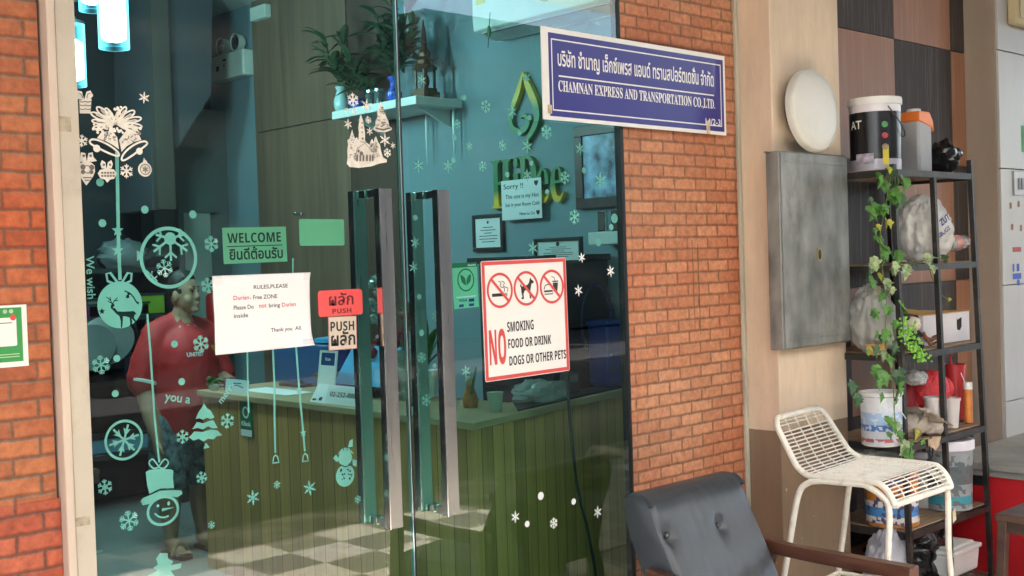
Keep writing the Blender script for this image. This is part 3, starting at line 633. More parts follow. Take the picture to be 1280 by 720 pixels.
m_cupd = wood_mat('cupboard laminate dark', (.12, .065, .045), (.075, .042, .03), .0, stretch=(14, 14, .7))
t = thing('cupboard', 'tall brown wood cupboard against the blue inner wall', 'cupboard', (W, 5, 0))
y1 = at(317, 100, X=W-.03).y; y0 = at(434, 100, X=W-.03).y; zs_ = at(375, 156, X=W-.03).z
b = MB(); b.bx(W-.03, W-.001, y0, y1, zs_+.003, CEIL-.0); b.build('upper_panel', m_cup, t, bevel=.002)
b = MB(); b.bx(W-.03, W-.001, y0, y1, 0, zs_-.003); b.build('lower_panel', m_cup, t, bevel=.002)
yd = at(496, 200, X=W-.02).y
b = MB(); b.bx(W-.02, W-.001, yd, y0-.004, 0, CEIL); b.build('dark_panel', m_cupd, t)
for px in (372, 379):
    q = at(px, 267, X=W-.03); b = MB(); b.ball((W-.045, q.y, q.z), .014, 10); b.tube([(W-.03, q.y, q.z), (W-.045, q.y, q.z)], .006); b.build('knob', m_steelE, t, smooth=True)
# ================================================================ INTERIOR THINGS
XF = lambda x: ((x, 0, 0), (0, -1, 0), (0, 0, 1), (-1, 0, 0))      # a flat face turned to -X: coordinates (-y, z)
YF = lambda y: ((0, y, 0), (1, 0, 0), (0, 0, 1), (0, -1, 0))       # a flat face turned to -Y: coordinates (x, z)
def xp(px, py, X): p = at(px, py, X=X); return (-p.y, p.z)
def yp(px, py, Y): p = at(px, py, Y=Y); return (p.x, p.z)
def xbox(px0, px1, py0, py1, X0, X1):
    """box whose -X face at X0 covers these pixels: returns (x0,x1,y0,y1,z0,z1)"""
    mx, my = (px0+px1)/2, (py0+py1)/2
    return (X0, X1, at(px1, my, X=X0).y, at(px0, my, X=X0).y, at(mx, py1, X=X0).z, at(mx, py0, X=X0).z)
m_white = mat('white plastic', (.78, .78, .76), .4, .05, 8)
m_offw = mat('off white paint', (.7, .68, .62), .5, .08, 8)
m_black = mat('black plastic', (.015, .015, .017), .4, .3, 8)
m_ink = mat('black ink', (.018, .018, .02), .6, .2)
m_paper = mat('white paper', (.84, .83, .85), .7, .03, 4)
m_cuphi = wood_mat('counter planks', (.66, .34, .11), (.52, .26, .085), .088, stretch=(40, 40, 1.4), gap=(.14, .07, .025))
m_ctop = wood_mat('counter top', (.5, .36, .2), (.4, .28, .15), .0, stretch=(3, 3, 20))
m_green = mat('leaf green', (.055, .16, .04), .4, .35, 30, spec=.4)
m_greend = mat('dark leaf', (.03, .085, .035), .4, .35, 30)
m_greenl = mat('young leaf', (.2, .38, .05), .4, .25, 30)

# ---- counter
ZC = .9
c0 = at(597, 528, Z=ZC); c1 = at(233, 489, Z=ZC); c2 = at(766, 487, Z=ZC); xr = 2.875
cy = 3.28; cyr = c2.y; cxr = c2.x+.2
t = thing('reception_counter', 'L-shaped reception counter of vertical brown wooden planks', 'counter', (xr, cy, 0))
top = [(xr, cy), (cxr, cyr), (cxr, cyr+.17), (xr+.5, cy+.35), (xr+.5, c1.y), (xr, c1.y)]
ins = [(xr+.02, cy+.02), (cxr-.02, cyr+.015), (cxr-.02, cyr+.15), (xr+.48, cy+.33), (xr+.48, c1.y-.02), (xr+.02, c1.y-.02)]
b = MB(); b.prism([(x, y, .003) for x, y in ins], (0, 0, ZC-.033)); b.build('plank_front', m_cuphi, t)
b = MB(); b.prism([(x, y, ZC-.028) for x, y in top], (0, 0, .028)); b.build('worktop', m_ctop, t, bevel=.003)
b = MB(); b.prism([(xr+.32, cy+.1, ZC+.0005), (cxr-.03, cyr+.03, ZC+.0005), (cxr-.03, cyr+.14, ZC+.0005), (xr+.5, cy+.32, ZC+.0005)], (0, 0, .006)); b.build('black_mat', m_black, t)

# ---- pendant lamps
m_bulb = emit_mat('lamp glow', (.72, .93, 1.0), 9)
m_lglass = emit_mat('lit frosted glass', (.42, .85, 1.0), 1.6)
m_lcap = mat('lamp cap', (.6, .6, .6), .3, .05, 5, metal=1)
def lamp_shade_mat():
    m = bpy.data.materials.new('lit lamp glass'); n, l = _nodes(m); n.remove(n['Principled BSDF'])
    t_ = n.new('ShaderNodeBsdfTransparent'); t_.inputs[0].default_value = (.8, .95, 1, 1); e = n.new('ShaderNodeEmission'); e.inputs[0].default_value = (.25, .75, 1, 1); e.inputs[1].default_value = .55
    lw = n.new('ShaderNodeLayerWeight'); lw.inputs[0].default_value = .35; mx = n.new('ShaderNodeMixShader'); l.new(lw.outputs['Facing'], mx.inputs[0]); l.new(t_.outputs[0], mx.inputs[1]); l.new(e.outputs[0], mx.inputs[2]); l.new(mx.outputs[0], n['Material Output'].inputs[0]); return m
m_lamp = lamp_shade_mat()
def pendant(loc, h, r, label):
    t = thing('pendant_lamp', label, 'lamp', loc, group='pendant lamps over the waiting area')
    x, y, z = loc
    b = MB(); b.lathe((x, y, z), [(r, 0), (r, h), (r-.004, h), (r-.004, 0), (r, 0)], 28, cap0=False, cap1=False); sh_ = b.build('glass_shade', m_lamp, t, smooth=True)
    b = MB(); b.lathe((x, y, z+h*.1), [(r*.5, 0), (r*.8, h*.03), (r*.84, h*.3), (r*.8, h*.58), (r*.3, h*.64)], 20); b.build('bulb', m_bulb, t, smooth=True)
    b = MB(); b.lathe((x, y, z+h-.01), [(r*1.02, 0), (r*1.02, .012), (r*.4, .03), (.01, .06)], 20); b.tube([(x, y, z+h+.04), (x, y, CEIL)], .004); b.build('cap', m_lcap, t)
    l = bpy.data.lights.new('lamp_light', 'POINT'); l.energy = PEN_W; l.color = (.9, .98, 1.0); l.shadow_soft_size = .06
    lo = bpy.data.objects.new('lamp_light', l); COL.objects.link(lo); lo.parent = t; lo.location = (0, 0, -.05)
PEN_W = 3.8
p = at(143, 61, Y=5.0); pendant((p.x, p.y, p.z), .34, .066, 'bright glass cylinder lamp, largest of the three hanging lamps')
p = at(92, 108, Y=6.0); pendant((p.x, p.y, p.z), .33, .066, 'glass cylinder lamp hanging lowest, cut off by the door frame')
p = at(115, 14, Y=5.1); pendant((p.x, p.y, p.z), .34, .055, 'glass cylinder lamp hung highest, only its rim showing')

# ---- emergency light and small white box on the blue wall
x0, x1, y0, y1, z0, z1 = xbox(264, 304, 66, 98, W-.09, W)
t = thing('emergency_light', 'white twin-head emergency light on the blue inner wall', 'emergency light', (W, y0, z0))
b = MB(); b.bx(x0, W-.001, y0, y1, z0, z1); b.build('battery_box', m_offw, t, bevel=.008)
for f in (.25, .72):
    yy = y1+(y0-y1)*f; zz = z1+.06
    b = MB(); b.lathe((W-.05, yy, zz), [(.02, .05), (.055, .02), (.06, -.03), (.058, -.03), (.05, 0)], 18, axis=(1, 0, 0)); h = b.build('lamp_head', m_offw, t, smooth=True)
    b = MB(); b.lathe((W-.078, yy, zz), [(.05, 0), (.03, -.008), (0.002, -.012)], 16, axis=(1, 0, 0)); b.build('lens', mat('chrome', (.7, .7, .72), .12, .1, 20, metal=1), h)
fl = Flat(); m0 = xp(270, 90, W-.092); fl.rect(m0[0], m0[1]-.0, m0[0]+.04, m0[1]+.035); fl.rect(m0[0]+.09, m0[1]+.06, m0[0]+.14, m0[1]+.07); fl.rect(m0[0]+.1, m0[1]+.02, m0[0]+.115, m0[1]+.035)
fl.build('label', m_ink, XF(W-.0905), t)
x0, x1, y0, y1, z0, z1 = xbox(312, 331, 7, 24, W-.08, W-.03)
b = MB(); b.bx(x0, W-.031, y0, y1, z0, z1); tag(b.build('cable_box', m_offw, bevel=.005, loc=(W-.05, y0, z0)), 'small white cable box at the top edge of the wood cupboard', 'cable box')

# ---- wall shelf with vases
SX = W-.32; sy0 = at(520, 124, X=SX).y; sy1 = at(415, 150, X=SX).y; sz = at(520, 119, X=SX).z
t = thing('wall_shelf', 'white floating shelf on the blue wall carrying vases', 'shelf', (W, sy0, sz))
b = MB(); b.bx(SX, W-.001, sy0, sy1, sz-.045, sz); b.build('board', m_white, t, bevel=.003)
for yy in (sy0+.1, sy1-.1):
    b = MB(); b.prism([(W-.002, yy, sz-.046), (W-.22, yy, sz-.046), (W-.002, yy, sz-.14)], (0, .015, 0)); b.build('bracket', m_white, t)
m_cel = mat('celadon', (.5, .66, .66), .2, .06, 10, coat=.5); m_blupot = mat('blue pattern', (.05, .1, .5), .2, .9, 45, coat=.5)
def blade_plant(name, label, base, blades, m, cat='plant', stems=()):
    t = thing(name, label, cat, base); b = MB()
    for st in stems: b.tube(st, .005, 6)
    if stems: b.build('stem', m_greend, t)
    else: b.bm.free()
    b = MB()
    for p, d, ln, w in blades:
        p = Vector(p); d = Vector(d).normalized(); sd = d.cross(Vector((0, 0, 1))); 
        if sd.length < .1: sd = Vector((1, 0, 0))
        sd.normalize(); up = sd.cross(d); n = 6; L = []; M_ = []; R = []
        for i in range(n+1):
            f = i/n; q = p + d*ln*f - Vector((0, 0, 1))*ln*.35*f*f; ww = w*math.sin(math.pi*min(1, f*.92+.06))**.8
            L.append(b.bm.verts.new(q+sd*ww+up*ww*.35)); M_.append(b.bm.verts.new(q)); R.append(b.bm.verts.new(q-sd*ww+up*ww*.35))
        for i in range(n):
            b.bm.faces.new((L[i], L[i+1], M_[i+1], M_[i])); b.bm.faces.new((M_[i], M_[i+1], R[i+1], R[i]))
    b.build('foliage', m, t, smooth=True); return t
q = at(427, 140, X=SX+.1); r = .042
t = thing('vase', 'pale celadon vase at the far end of the white wall shelf', 'vase', (q.x, q.y, sz))
b = MB(); b.lathe((q.x, q.y, sz), [(.03, 0), (.042, .035), (.045, .07), (.03, .115), (.024, .135), (.034, .155), (.03, .155), (.02, .135)], 20, cap1=False); b.build('body', m_cel, t, smooth=True)
tp = Vector((q.x, q.y, sz+.15)); bl = []; st = []
for tx, ty in ((405, 30), (430, 25), (412, 60), (440, 60), (447, 85), (455, 70), (425, 70), (468, 95)):
    e = at(tx, ty+18, X=SX+.1+random.uniform(-.08, .08)); st.append([tp, (tp+e)/2+Vector((.0, .02, .02)), e])
    for k in range(13):
        f = .3+.7*k/12; a = tp+(e-tp)*f; bl.append((a, (random.uniform(-.7, .7), random.uniform(-1, 1), random.uniform(.1, .8)), random.uniform(.13, .22), random.uniform(.018, .028)))
blade_plant('dracaena', 'dark leafy lucky bamboo in the celadon vase', tp, bl, m_greend, stems=st)
q = at(493, 128, X=SX+.1)
t = thing('vase', 'blue and white porcelain vase beside the door gap on the shelf', 'vase', (q.x, q.y, sz))
b = MB(); b.lathe((q.x, q.y, sz), [(.03, 0), (.044, .03), (.044, .06), (.022, .09), (.02, .11), (.036, .145), (.03, .145), (.016, .11)], 20, cap1=False); b.build('body', m_blupot, t, smooth=True)
tp = Vector((q.x, q.y, sz+.14)); bl = []; st = []
for tx, ty in ((470, 20), (490, -10), (512, 0), (500, 40), (520, 30), (478, 60), (505, 70), (485, 35), (515, 60)):
    e = at(tx, ty, X=SX+.1+random.uniform(-.1, .1)); st.append([tp, (tp+e)/2, e])
    for k in range(13):
        f = .25+.75*k/12; a = tp+(e-tp)*f; bl.append((a, (random.uniform(-.7, .7), random.uniform(-1, 1), random.uniform(.1, .8)), random.uniform(.14, .22), random.uniform(.018, .028)))
blade_plant('dracaena', 'dark leafy bamboo spray above the blue porcelain vase', tp, bl, m_greend, stems=st)
q = at(446, 138, X=SX+.08); t = thing('bowl', 'small blue bowl between the two shelf vases', 'bowl', (q.x, q.y, sz))
b = MB(); b.lathe((q.x, q.y, sz), [(.02, 0), (.045, .03), (.05, .06), (.045, .06), (.03, .02)], 18); b.build('body', m_blupot, t, smooth=True)
for i, px in enumerate((463, 474)):
    q = at(px, 133, X=SX+.1); t = thing('glass_jar', ['clear lidded jar next to the blue bowl on the shelf', 'clear lidded jar next to the blue porcelain vase'][i], 'jar', (q.x, q.y, sz), group='clear jars on the wall shelf')
    b = MB(); b.lathe((q.x, q.y, sz), [(.025, 0), (.027, .07), (.022, .085)], 16); b.build('body', mat('jar glass', (.25, .3, .3), .1, .1, 10, trans=.6), t, smooth=True)
    b = MB(); b.lathe((q.x, q.y, sz+.085), [(.025, 0), (.025, .014)], 16); b.build('lid', m_steelE, t)
# gilded shrine
q = at(532, 119, X=SX+.16); m_gold = mat('old gilding', (.1, .05, .018), .4, .4, 30, metal=.3)
t = thing('spirit_shrine', 'small dark gilded shrine with a pointed spire on the shelf end', 'shrine', (q.x, q.y, sz))
b = MB(); b.box((q.x, q.y, sz+.02), (.11, .11, .04)); b.box((q.x, q.y, sz+.05), (.09, .09, .02)); 
for a in (-1, 1):
    for c in (-1, 1): b.tube([(q.x+a*.035, q.y+c*.035, sz+.06), (q.x+a*.035, q.y+c*.035, sz+.16)], .008)
b.build('base', m_gold, t)
b = MB(); b.lathe((q.x, q.y, sz+.16), [(.07, 0), (.06, .02), (.045, .03), (.05, .05), (.03, .07), (.034, .09), (.018, .12), (.012, .2), (.003, .27)], 8); b.build('spire', m_gold, t)
b = MB(); b.ball((q.x, q.y, sz+.1), (.025, .025, .04)); b.build('figure', mat('dark figure', (.06, .03, .02), .4), t, smooth=True)
# icicle ornaments hung under the shelf end
m_ice = mat('frosted icicle', (.6, .72, .72), .3, .05, 10)
for i, (px, y0_, y1_) in enumerate(((533, 152, 206), (567, 146, 203))):
    a = at(px, y0_, X=W-.05); e = at(px+1, y1_, X=W-.05); t = thing('icicle_ornament', ['frosted icicle ornament under the shelf middle', 'frosted icicle ornament under the outer shelf end'][i], 'ornament', a, group='icicle ornaments under the wall shelf')
    b = MB(); b.tube([(a.x, a.y, sz-.046), a, (a+e)/2, e], [.002, .009, .006, .001], 8); b.build('icicle', m_ice, t, smooth=True)

# ---- air conditioner
AX = W-.2; ya = at(591, 20, X=AX).y; za = at(594, 39, X=AX).z
t = thing('air_conditioner', 'white wall air conditioner above the shop logo', 'air conditioner', (W, 4, za))
prof = [(AX, za), (AX-.005, za+.06), (AX, za+.3), (AX+.05, za+.33), (W-.001, za+.33), (W-.001, za-.03), (AX+.13, za-.035)]
b = MB(); b.prism([(x, ya-1.05, z) for x, z in prof], (0, 1.05, 0)); b.build('casing', m_white, t, bevel=.006)
b = MB(); b.box((AX+.07, ya-.52, za-.024), (.1, .96, .012), Matrix.Rotation(.25, 3, 'Y')); b.build('louver', mat('louver grey', (.4, .43, .44), .4), t)
b = MB(); b.bx(AX+.02, AX+.12, ya-.98, ya-.06, za-.02, za-.0165); b.build('outlet', m_black, t)
fl = Flat(); a = xp(595, 7, AX-.006); fl.rect(a[0], a[1], a[0]+.07, a[1]+.08); fl.build('energy_label', mat('yellow label', (.75, .6, .06), .5, .1), XF(AX-.007), t)
m_film = mat('clear film', (.7, .75, .75), .12, .1, 10, alpha=.28)
a = at(690, 40, X=AX-.03); b = MB()
b.sheet(lambda u, v: (AX-.03+.05*noise.noise((u*4, v*4, 1))+.16*v, at(660, 20, X=AX).y-u*.55, za+.1-.17*v+.05*noise.noise((u*5, v*3, 4))), 24, 14)
tag(b.build('plastic_film', m_film, smooth=True, angle=180), 'crinkled clear plastic film hanging under the air conditioner', 'plastic sheet')
a = at(613, 28, X=AX-.02); t = thing('hanging_charm', 'small green charm on a string below the air conditioner', 'charm', a)
b = MB(); e = at(610, 60, X=AX-.02); b.tube([(a.x, a.y, a.z+.05), e], .002); b.build('string', m_black, t)
b = MB(); b.ball((a+e)/2+Vector((0, 0, .02)), (.008, .012, .03)); b.build('charm', m_green, t, smooth=True)

# ---- shop logo on the wall
def logo_mat():
    m = bpy.data.materials.new('logo paint'); n, l = _nodes(m); b = n['Principled BSDF']; tc = n.new('ShaderNodeTexCoord'); sx = n.new('ShaderNodeSeparateXYZ'); l.new(tc.outputs['Generated'], sx.inputs[0])
    cr = n.new('ShaderNodeValToRGB'); e = cr.color_ramp.elements; e[0].position = .16; e[0].color = (.8, .52, .02, 1); e[1].position = .36; e[1].color = (.015, .19, .05, 1)
    l.new(sx.outputs[2], cr.inputs[0]); l.new(cr.outputs[0], b.inputs['Base Color']); b.inputs['Roughness'].default_value = .4; return m, cr
LX = W-.03
t = thing('shop_logo', 'green and yellow flame logo with raised letters on the blue wall', 'logo', at(655, 200, X=W))
mlet, _ = logo_mat()
fl = Flat()
for s, a, e, bd in ((SB('Hi'), (615, 261), (648, 196), .0), (SB('D'), (649, 258), (670, 193), .0), (SB('ee'), (671, 255), (703, 207), .0)):
    p0 = xp(*a, LX); p1 = xp(*e, LX); fl.text(s, p0[0], p0[1], p1[0]-p0[0], p1[1]-p0[1], bold=bd, lift=0)
fl.build('letters', mlet, XF(LX+.028), t, t=.028)
mfl, cr = logo_mat(); cr.color_ramp.elements[0].position = .5; cr.color_ramp.elements[0].color = (.015, .19, .05, 1); cr.color_ramp.elements[1].position = .66; cr.color_ramp.elements[1].color = (.7, .5, .03, 1)
Z = lambda x, y: xp(600+x/3.6, 80+y/3.6, LX)
fl = Flat(); k = 1/3.6/ppm(at(650, 140, X=LX))/0.93
def smooth(pts, n=6):
    out = []
    for i in range(len(pts)-1):
        p0 = pts[max(i-1, 0)]; p1 = pts[i]; p2 = pts[i+1]; p3 = pts[min(i+2, len(pts)-1)]
        for j in range(n):
            u = j/n; out.append(tuple(.5*((2*p1[d])+(-p0[d]+p2[d])*u+(2*p0[d]-5*p1[d]+4*p2[d]-p3[d])*u*u+(-p0[d]+3*p1[d]-3*p2[d]+p3[d])*u**3) for d in range(len(p1))))
    out.append(tuple(pts[-1])); return out
L_ = smooth([(190, 42, 6), (170, 120, 26), (146, 190, 24), (134, 240, 22), (142, 288, 28), (174, 306, 26), (205, 285, 24), (214, 252, 22), (196, 230, 16), (176, 242, 8)])
fl.stroke([Z(a, c) for a, c, w in L_], [w*k for a, c, w in L_], lift=0)
R_ = smooth([(190, 36, 8), (214, 100, 30), (243, 170, 34), (256, 230, 28), (240, 290, 26), (208, 345, 18), (201, 388, 10)])
fl.stroke([Z(a, c) for a, c, w in R_], [w*k for a, c, w in R_], lift=.0005)
fl.build('flame', mfl, XF(LX+.028), t, t=.028)
def xsign(name, label, cat, px0, px1, py0, py1, X, th, m, group=None):
    g = xbox(px0, px1, py0, py1, X, X+th); t = thing(name, label, cat, (X, g[2], g[4]), group=group); b = MB(); b.bx(*g); return t, b, g
NX = LX-.012
t, b, g = xsign('handwritten_note', 'handwritten white note taped over the green logo letters', 'note', 627, 677, 224, 274, NX, .002, m_paper); b.build('sheet', m_paper, t)
fl = Flat(); y0, z0, w_, h_ = -g[3], g[4], g[3]-g[2], g[5]-g[4]
fl.text('Sorry !!', y0+.06*w_, z0+.74*h_, .5*w_, .17*h_, .01); fl.text('♥', y0+.83*w_, z0+.8*h_, .1*w_, .14*h_, .01)
fl.text('This one is my Hot', y0+.1*w_, z0+.5*h_, .84*w_, .14*h_, .005); fl.text('but in your Room Cold', y0+.1*w_, z0+.3*h_, .84*w_, .13*h_, .005); fl.text('Now to Go ♥', y0+.45*w_, z0+.08*h_, .5*w_, .12*h_, .005)
fl.build('handwriting', m_ink, XF(NX-.0002), t)
def framed(label, px0, px1, py0, py1, X, fw, mframe, mpic, art):
    t, b, g = xsign('picture_frame', label, 'picture', px0, px1, py0, py1, X, .02, mframe); b.bm.free(); x0, x1, y0, y1, z0, z1 = g
    b = MB(); b.bx(x0, x1, y0, y1, z0, z0+fw); b.bx(x0, x1, y0, y1, z1-fw, z1); b.bx(x0, x1, y0, y0+fw, z0+fw, z1-fw); b.bx(x0, x1, y1-fw, y1, z0+fw, z1-fw); b.build('frame', mframe, t, bevel=.003)
    b = MB(); b.bx(x0+.008, x1-.002, y0+fw, y1-fw, z0+fw, z1-fw); b.build('picture', mpic, t)
    if art: 
        fl = Flat(); art(fl, -y1+fw, z0+fw, y1-y0-2*fw, z1-z0-2*fw); fl.build('print', m_ink, XF(x0+.0075), t)
    return t
def cert(fl, x, z, w, h):
    fl.disc((x+.5*w, z+.86*h), .04*w)
    for i, k in enumerate((.4, .6, .3, .7, .7, .5)): fl.rect(x+(.5-k/2)*w, z+(.68-.1*i)*h, x+(.5+k/2)*w, z+(.705-.1*i)*h)
framed('small black framed certificate below the handwritten note', 590, 628, 268, 314, W-.022, .02, m_black, m_paper, cert)
m_art = mat('blue white photo print', (.25, .36, .6), .3, .8, 14, detail=3)
framed('large dark wooden frame with a blue and white picture', 718, 800, 153, 259, W-.03, .05, mat('dark frame wood', (.05, .025, .015), .35, .3, 20), m_art, None)
framed('low black framed certificate lying along the cabinet top', 667, 726, 297, 330, W-.4, .016, m_black, m_paper, cert)
# small shelf with a glass trophy
t, b, g = xsign('display_ledge', 'small white moulded wall ledge under the dark framed picture', 'shelf', 735, 800, 289, 305, W-.15, .149, m_white)
b.build('board', m_white, t, bevel=.004); zl = g[5]
for i, (px, w_, mm) in enumerate(((752, .05, m_steelE), (772, .08, m_black))):
    q = at(px, 285, X=W-.09); t = thing('desk_frame', ['small silver desk frame on the white ledge', 'small dark desk frame on the white ledge'][i], 'picture', (q.x, q.y, zl))
    b = MB(); b.bx(q.x, q.x+.02, q.y-w_/2, q.y+w_/2, zl+.001, zl+.1); b.build('frame', mm, t, bevel=.003)
    b = MB(); b.bx(q.x-.004, q.x-.001, q.y-w_/2+.008, q.y+w_/2-.008, zl+.01, zl+.09); b.build('picture', m_cupd, t)

# ---- dark cabinet, crate and electronics behind the counter
CX = W-.42; g = list(xbox(601, 830, 318, 520, CX, W)); g[2] = cyr+.19
t = thing('media_cabinet', 'black cabinet behind the counter under the shop logo', 'cabinet', (CX, g[2], 0))
b = MB(); b.bx(CX, W-.03, g[2]+.0, g[3], 0, g[5]-.03); b.build('carcass', m_black, t, bevel=.004)
b = MB(); y_t = at(583, 316, X=CX-.02).y; b.bx(CX-.02, W-.02, g[2]-.01, y_t, g[5]-.03, g[5]); b.build('top_board', mat('dark top', (.03, .035, .035), .25, .2), t, bevel=.003)
fl = Flat(); fl.rect(-g[3]+.02, .9, -g[2], g[5]-.1); fl.build('door', mat('cabinet door', (.02, .022, .024), .2, .2), XF(CX-.0005), t, t=.001)
m_blueg = mat('blue plastic', (.015, .05, .3), .35, .1, 5); m_blued = mat('navy plastic', (.015, .06, .2), .35, .1, 5)
p = at(745, 400, Y=g[2]-.02); t = thing('cable_coil', 'blue cable coiled and hung on the black cabinet', 'cable', p); b = MB()
for k in range(3): b.tube([(p.x+(.1+.008*k)*math.cos(a), p.y-.004*k, p.z+(.16+.008*k)*math.sin(a)) for a in [2*math.pi*i/28 for i in range(29)]], .005, 6)
b.build('loops', mat('dark blue cable', (.008, .02, .08), .4), t, smooth=True)
q = at(772, 487, Y=cyr+.02); t = thing('stacking_crate', 'bright blue plastic crate next to the right brick edge', 'crate', (q.x, cyr+.02, ZC)); t['label'] = 'bright blue plastic crate standing on the counter end'
CY = cyr+.03; zt = at(772, 405, Y=CY).z; xx = at(760, 450, Y=CY).x
b = MB(); b.bx(xx, xx+.18, CY, CY+.12, ZC+.012, zt); b.build('body', m_blueg, t, bevel=.01)
b = MB(); b.bx(xx-.008, xx+.188, CY-.008, CY+.128, zt, zt+.02); b.build('rim', m_blueg, t, bevel=.004)
b = MB(); b.bx(xx+.01, xx+.17, CY+.01, CY+.11, ZC+.0015, ZC+.0115); b.build('base', m_blued, t)
fl = Flat(); 
for i in range(3): fl.rect(xx+.02, zt-.08-.07*i, xx+.16, zt-.06-.07*i)
fl.build('ribs', m_blued, YF(CY-.0005), t, t=.003)

# ---- things on the counter
def onc(px, py): return at(px, py, Z=ZC)
def xcard(name, label, cat, pl, pr, ytop, m, lean=.0, th=.004, parts=None, X=None):
    """upright card on the counter whose lower edge runs between two pixels"""
    a, e = onc(*pl), onc(*pr); X = X or .5*(a.x+e.x); a = at(*pl, X=X); e = at(*pr, X=X)
    h = at((pl[0]+pr[0])/2, ytop, X=X).z-ZC; t = thing(name, label, cat, (X, e.y, ZC)); b = MB()
    b.prism([(X, a.y, ZC+.001), (X, e.y, ZC+.001), (X+lean, e.y, ZC+h), (X+lean, a.y, ZC+h)], (th, 0, 0)); b.build('card', m, t)
    nrm = Vector((-h, 0, lean)).normalized(); uy = Vector((lean, 0, h)).normalized()
    return t, ((X, a.y, ZC+.001), (0, -1, 0), uy, nrm), abs(a.y-e.y), math.hypot(h, lean)
m_paleblue = mat('pale card', (.62, .76, .8), .5, .04, 5)
t, fr, w_, h_ = xcard('phone_plate', 'white tent card with a phone number on the counter edge', 'sign', (405, 505), (449, 509), 484, m_paper, .03)
fl = Flat(); fl.text('02-252-8885', .1*w_, .4*h_, .8*w_, .26*h_, .012); fl.build('number', m_ink, fr, t)
t, fr, w_, h_ = xcard('leaflet', 'small white leaflet leaning beside the phone number card', 'leaflet', (387, 502), (406, 505), 482, m_paper, .05)
fl = Flat(); fl.rect(.1*w_, .1*h_, .35*w_, .2*h_); fl.rect(.5*w_, .12*h_, .7*w_, .3*h_); fl.build('print', m_ink, fr, t)
t, fr, w_, h_ = xcard('counter_card', 'small white card propped at the far counter corner', 'card', (281, 491), (309, 493), 475, m_paleblue, .01)
fl = Flat(); fl.stroke([(.2*w_, .4*h_), (.5*w_, .6*h_), (.8*w_, .45*h_)], .004); fl.stroke([(.3*w_, .7*h_), (.7*w_, .75*h_)], .004); fl.build('scribble', m_ink, fr, t)
t, fr, w_, h_ = xcard('payment_stand', 'white payment stand with a navy header on the counter', 'sign', (395, 486), (417, 488), 439, m_paper, .03, X=3.05)
fl = Flat(); fl.rect(.12*w_, .68*h_, .88*w_, .95*h_); fl.build('header', m_blued, fr, t)
fl = Flat(); fl.frame(.0, .0, w_, h_, .05*w_); fl.build('edge', m_offw, fr, t)
fl = Flat(); fl.text('Scan', .35*w_, .78*h_, .3*w_, .07*h_, .02); fl.build('title', m_paper, fr, t, lift=.0006)
a, e = onc(302, 488), onc(350, 496); t = thing('loose_sheet', 'white sheet of paper lying flat near the counter edge', 'paper', ((a.x+e.x)/2, (a.y+e.y)/2, ZC))
b = MB(); b.bx(a.x-.01, a.x+.14, e.y, a.y, ZC+.001, ZC+.003); b.build('sheet', m_paper, t)
# monitors and blue board
m_scr = mat('navy monitor', (.02, .1, .26), .3, .1, 4); m_lblue = mat('light blue board', (.1, .42, .75), .45, .06, 4)
t = thing('monitor', 'dark blue monitor back standing behind the white rules paper', 'monitor', onc(372, 478)); g = xbox(340, 410, 430, 480, 3.28, 3.32)
b = MB(); b.bx(*g); b.build('screen', m_scr, t, bevel=.008)
b = MB(); b.bx(3.28, 3.36, (g[2]+g[3])/2-.03, (g[2]+g[3])/2+.03, ZC, g[4]+.02); b.bx(3.22, 3.42, (g[2]+g[3])/2-.1, (g[2]+g[3])/2+.1, ZC+.001, ZC+.015); b.build('stand', m_black, t)
q = at(398, 440, X=3.34); t = thing('water_tank', 'blue lidded water tank behind the monitor', 'tank', (3.5, q.y, ZC)); t.location.z = 0; t['_m'] = [x for r in Matrix.Translation(t.location) for x in r]
zt = at(398, 424, X=3.5).z; yy = at(398, 430, X=3.5).y
b = MB(); b.lathe((3.62, yy, .6), [(.11, 0), (.11, zt-.62)], 24); b.build('body', m_blueg, t, smooth=True)
b = MB(); b.lathe((3.62, yy, zt-.02), [(.12, 0), (.12, .02), (.03, .03), (.02, .045)], 24); b.build('lid', m_lblue, t, smooth=True)
b = MB(); b.lathe((3.62, yy, .003), [(.13, 0), (.13, .59)], 24); b.build('pedestal', m_black, t)
t = thing('menu_board', 'tilted light blue printed board on the counter', 'board', onc(450, 490)); 
g = xbox(416, 484, 434, 482, 3.12, 3.13); b = MB(); b.prism([(3.12, g[3]-.0, g[4]), (3.12, g[2], g[4]), (3.2, g[2], g[5]), (3.2, g[3]-.06, g[5])], (.008, 0, 0)); b.build('panel', m_lblue, t)
fl = Flat()
for i in range(5): fl.rect(.14, .03+.028*i, .14+.08+.02*(i % 2), .036+.028*i)
hh = math.hypot(.08, g[5]-g[4]); fl.build('print', m_blued, ((3.12, g[3], g[4]), (0, -1, 0), (.08/hh, 0, (g[5]-g[4])/hh), (-(g[5]-g[4])/hh, 0, .08/hh)), t)
b = MB(); b.bx(3.17, 3.2, (g[2]+g[3])/2-.05, (g[2]+g[3])/2+.05, ZC, g[4]+.01); b.build('foot', m_black, t)
q = onc(398, 490); t = thing('clay_dish', 'brown flared clay dish on the counter before the payment stand', 'dish', (q.x+.05, q.y, ZC))
b = MB(); b.lathe((q.x+.06, q.y, ZC+.001), [(.025, 0), (.04, .05), (.075, .075), (.075, .085), (.03, .06)], 20); b.build('body', mat('clay', (.2, .1, .06), .7, .2, 20), t, smooth=True)
q = onc(446, 484); t = thing('drink_dispenser', 'small pale plastic dispenser with a straw on the counter', 'dispenser', (q.x+.1, q.y, ZC))
b = MB(); b.box((q.x+.1, q.y, ZC+.035), (.06, .07, .07), taper=.7); b.build('body', m_paleblue, t, bevel=.008)
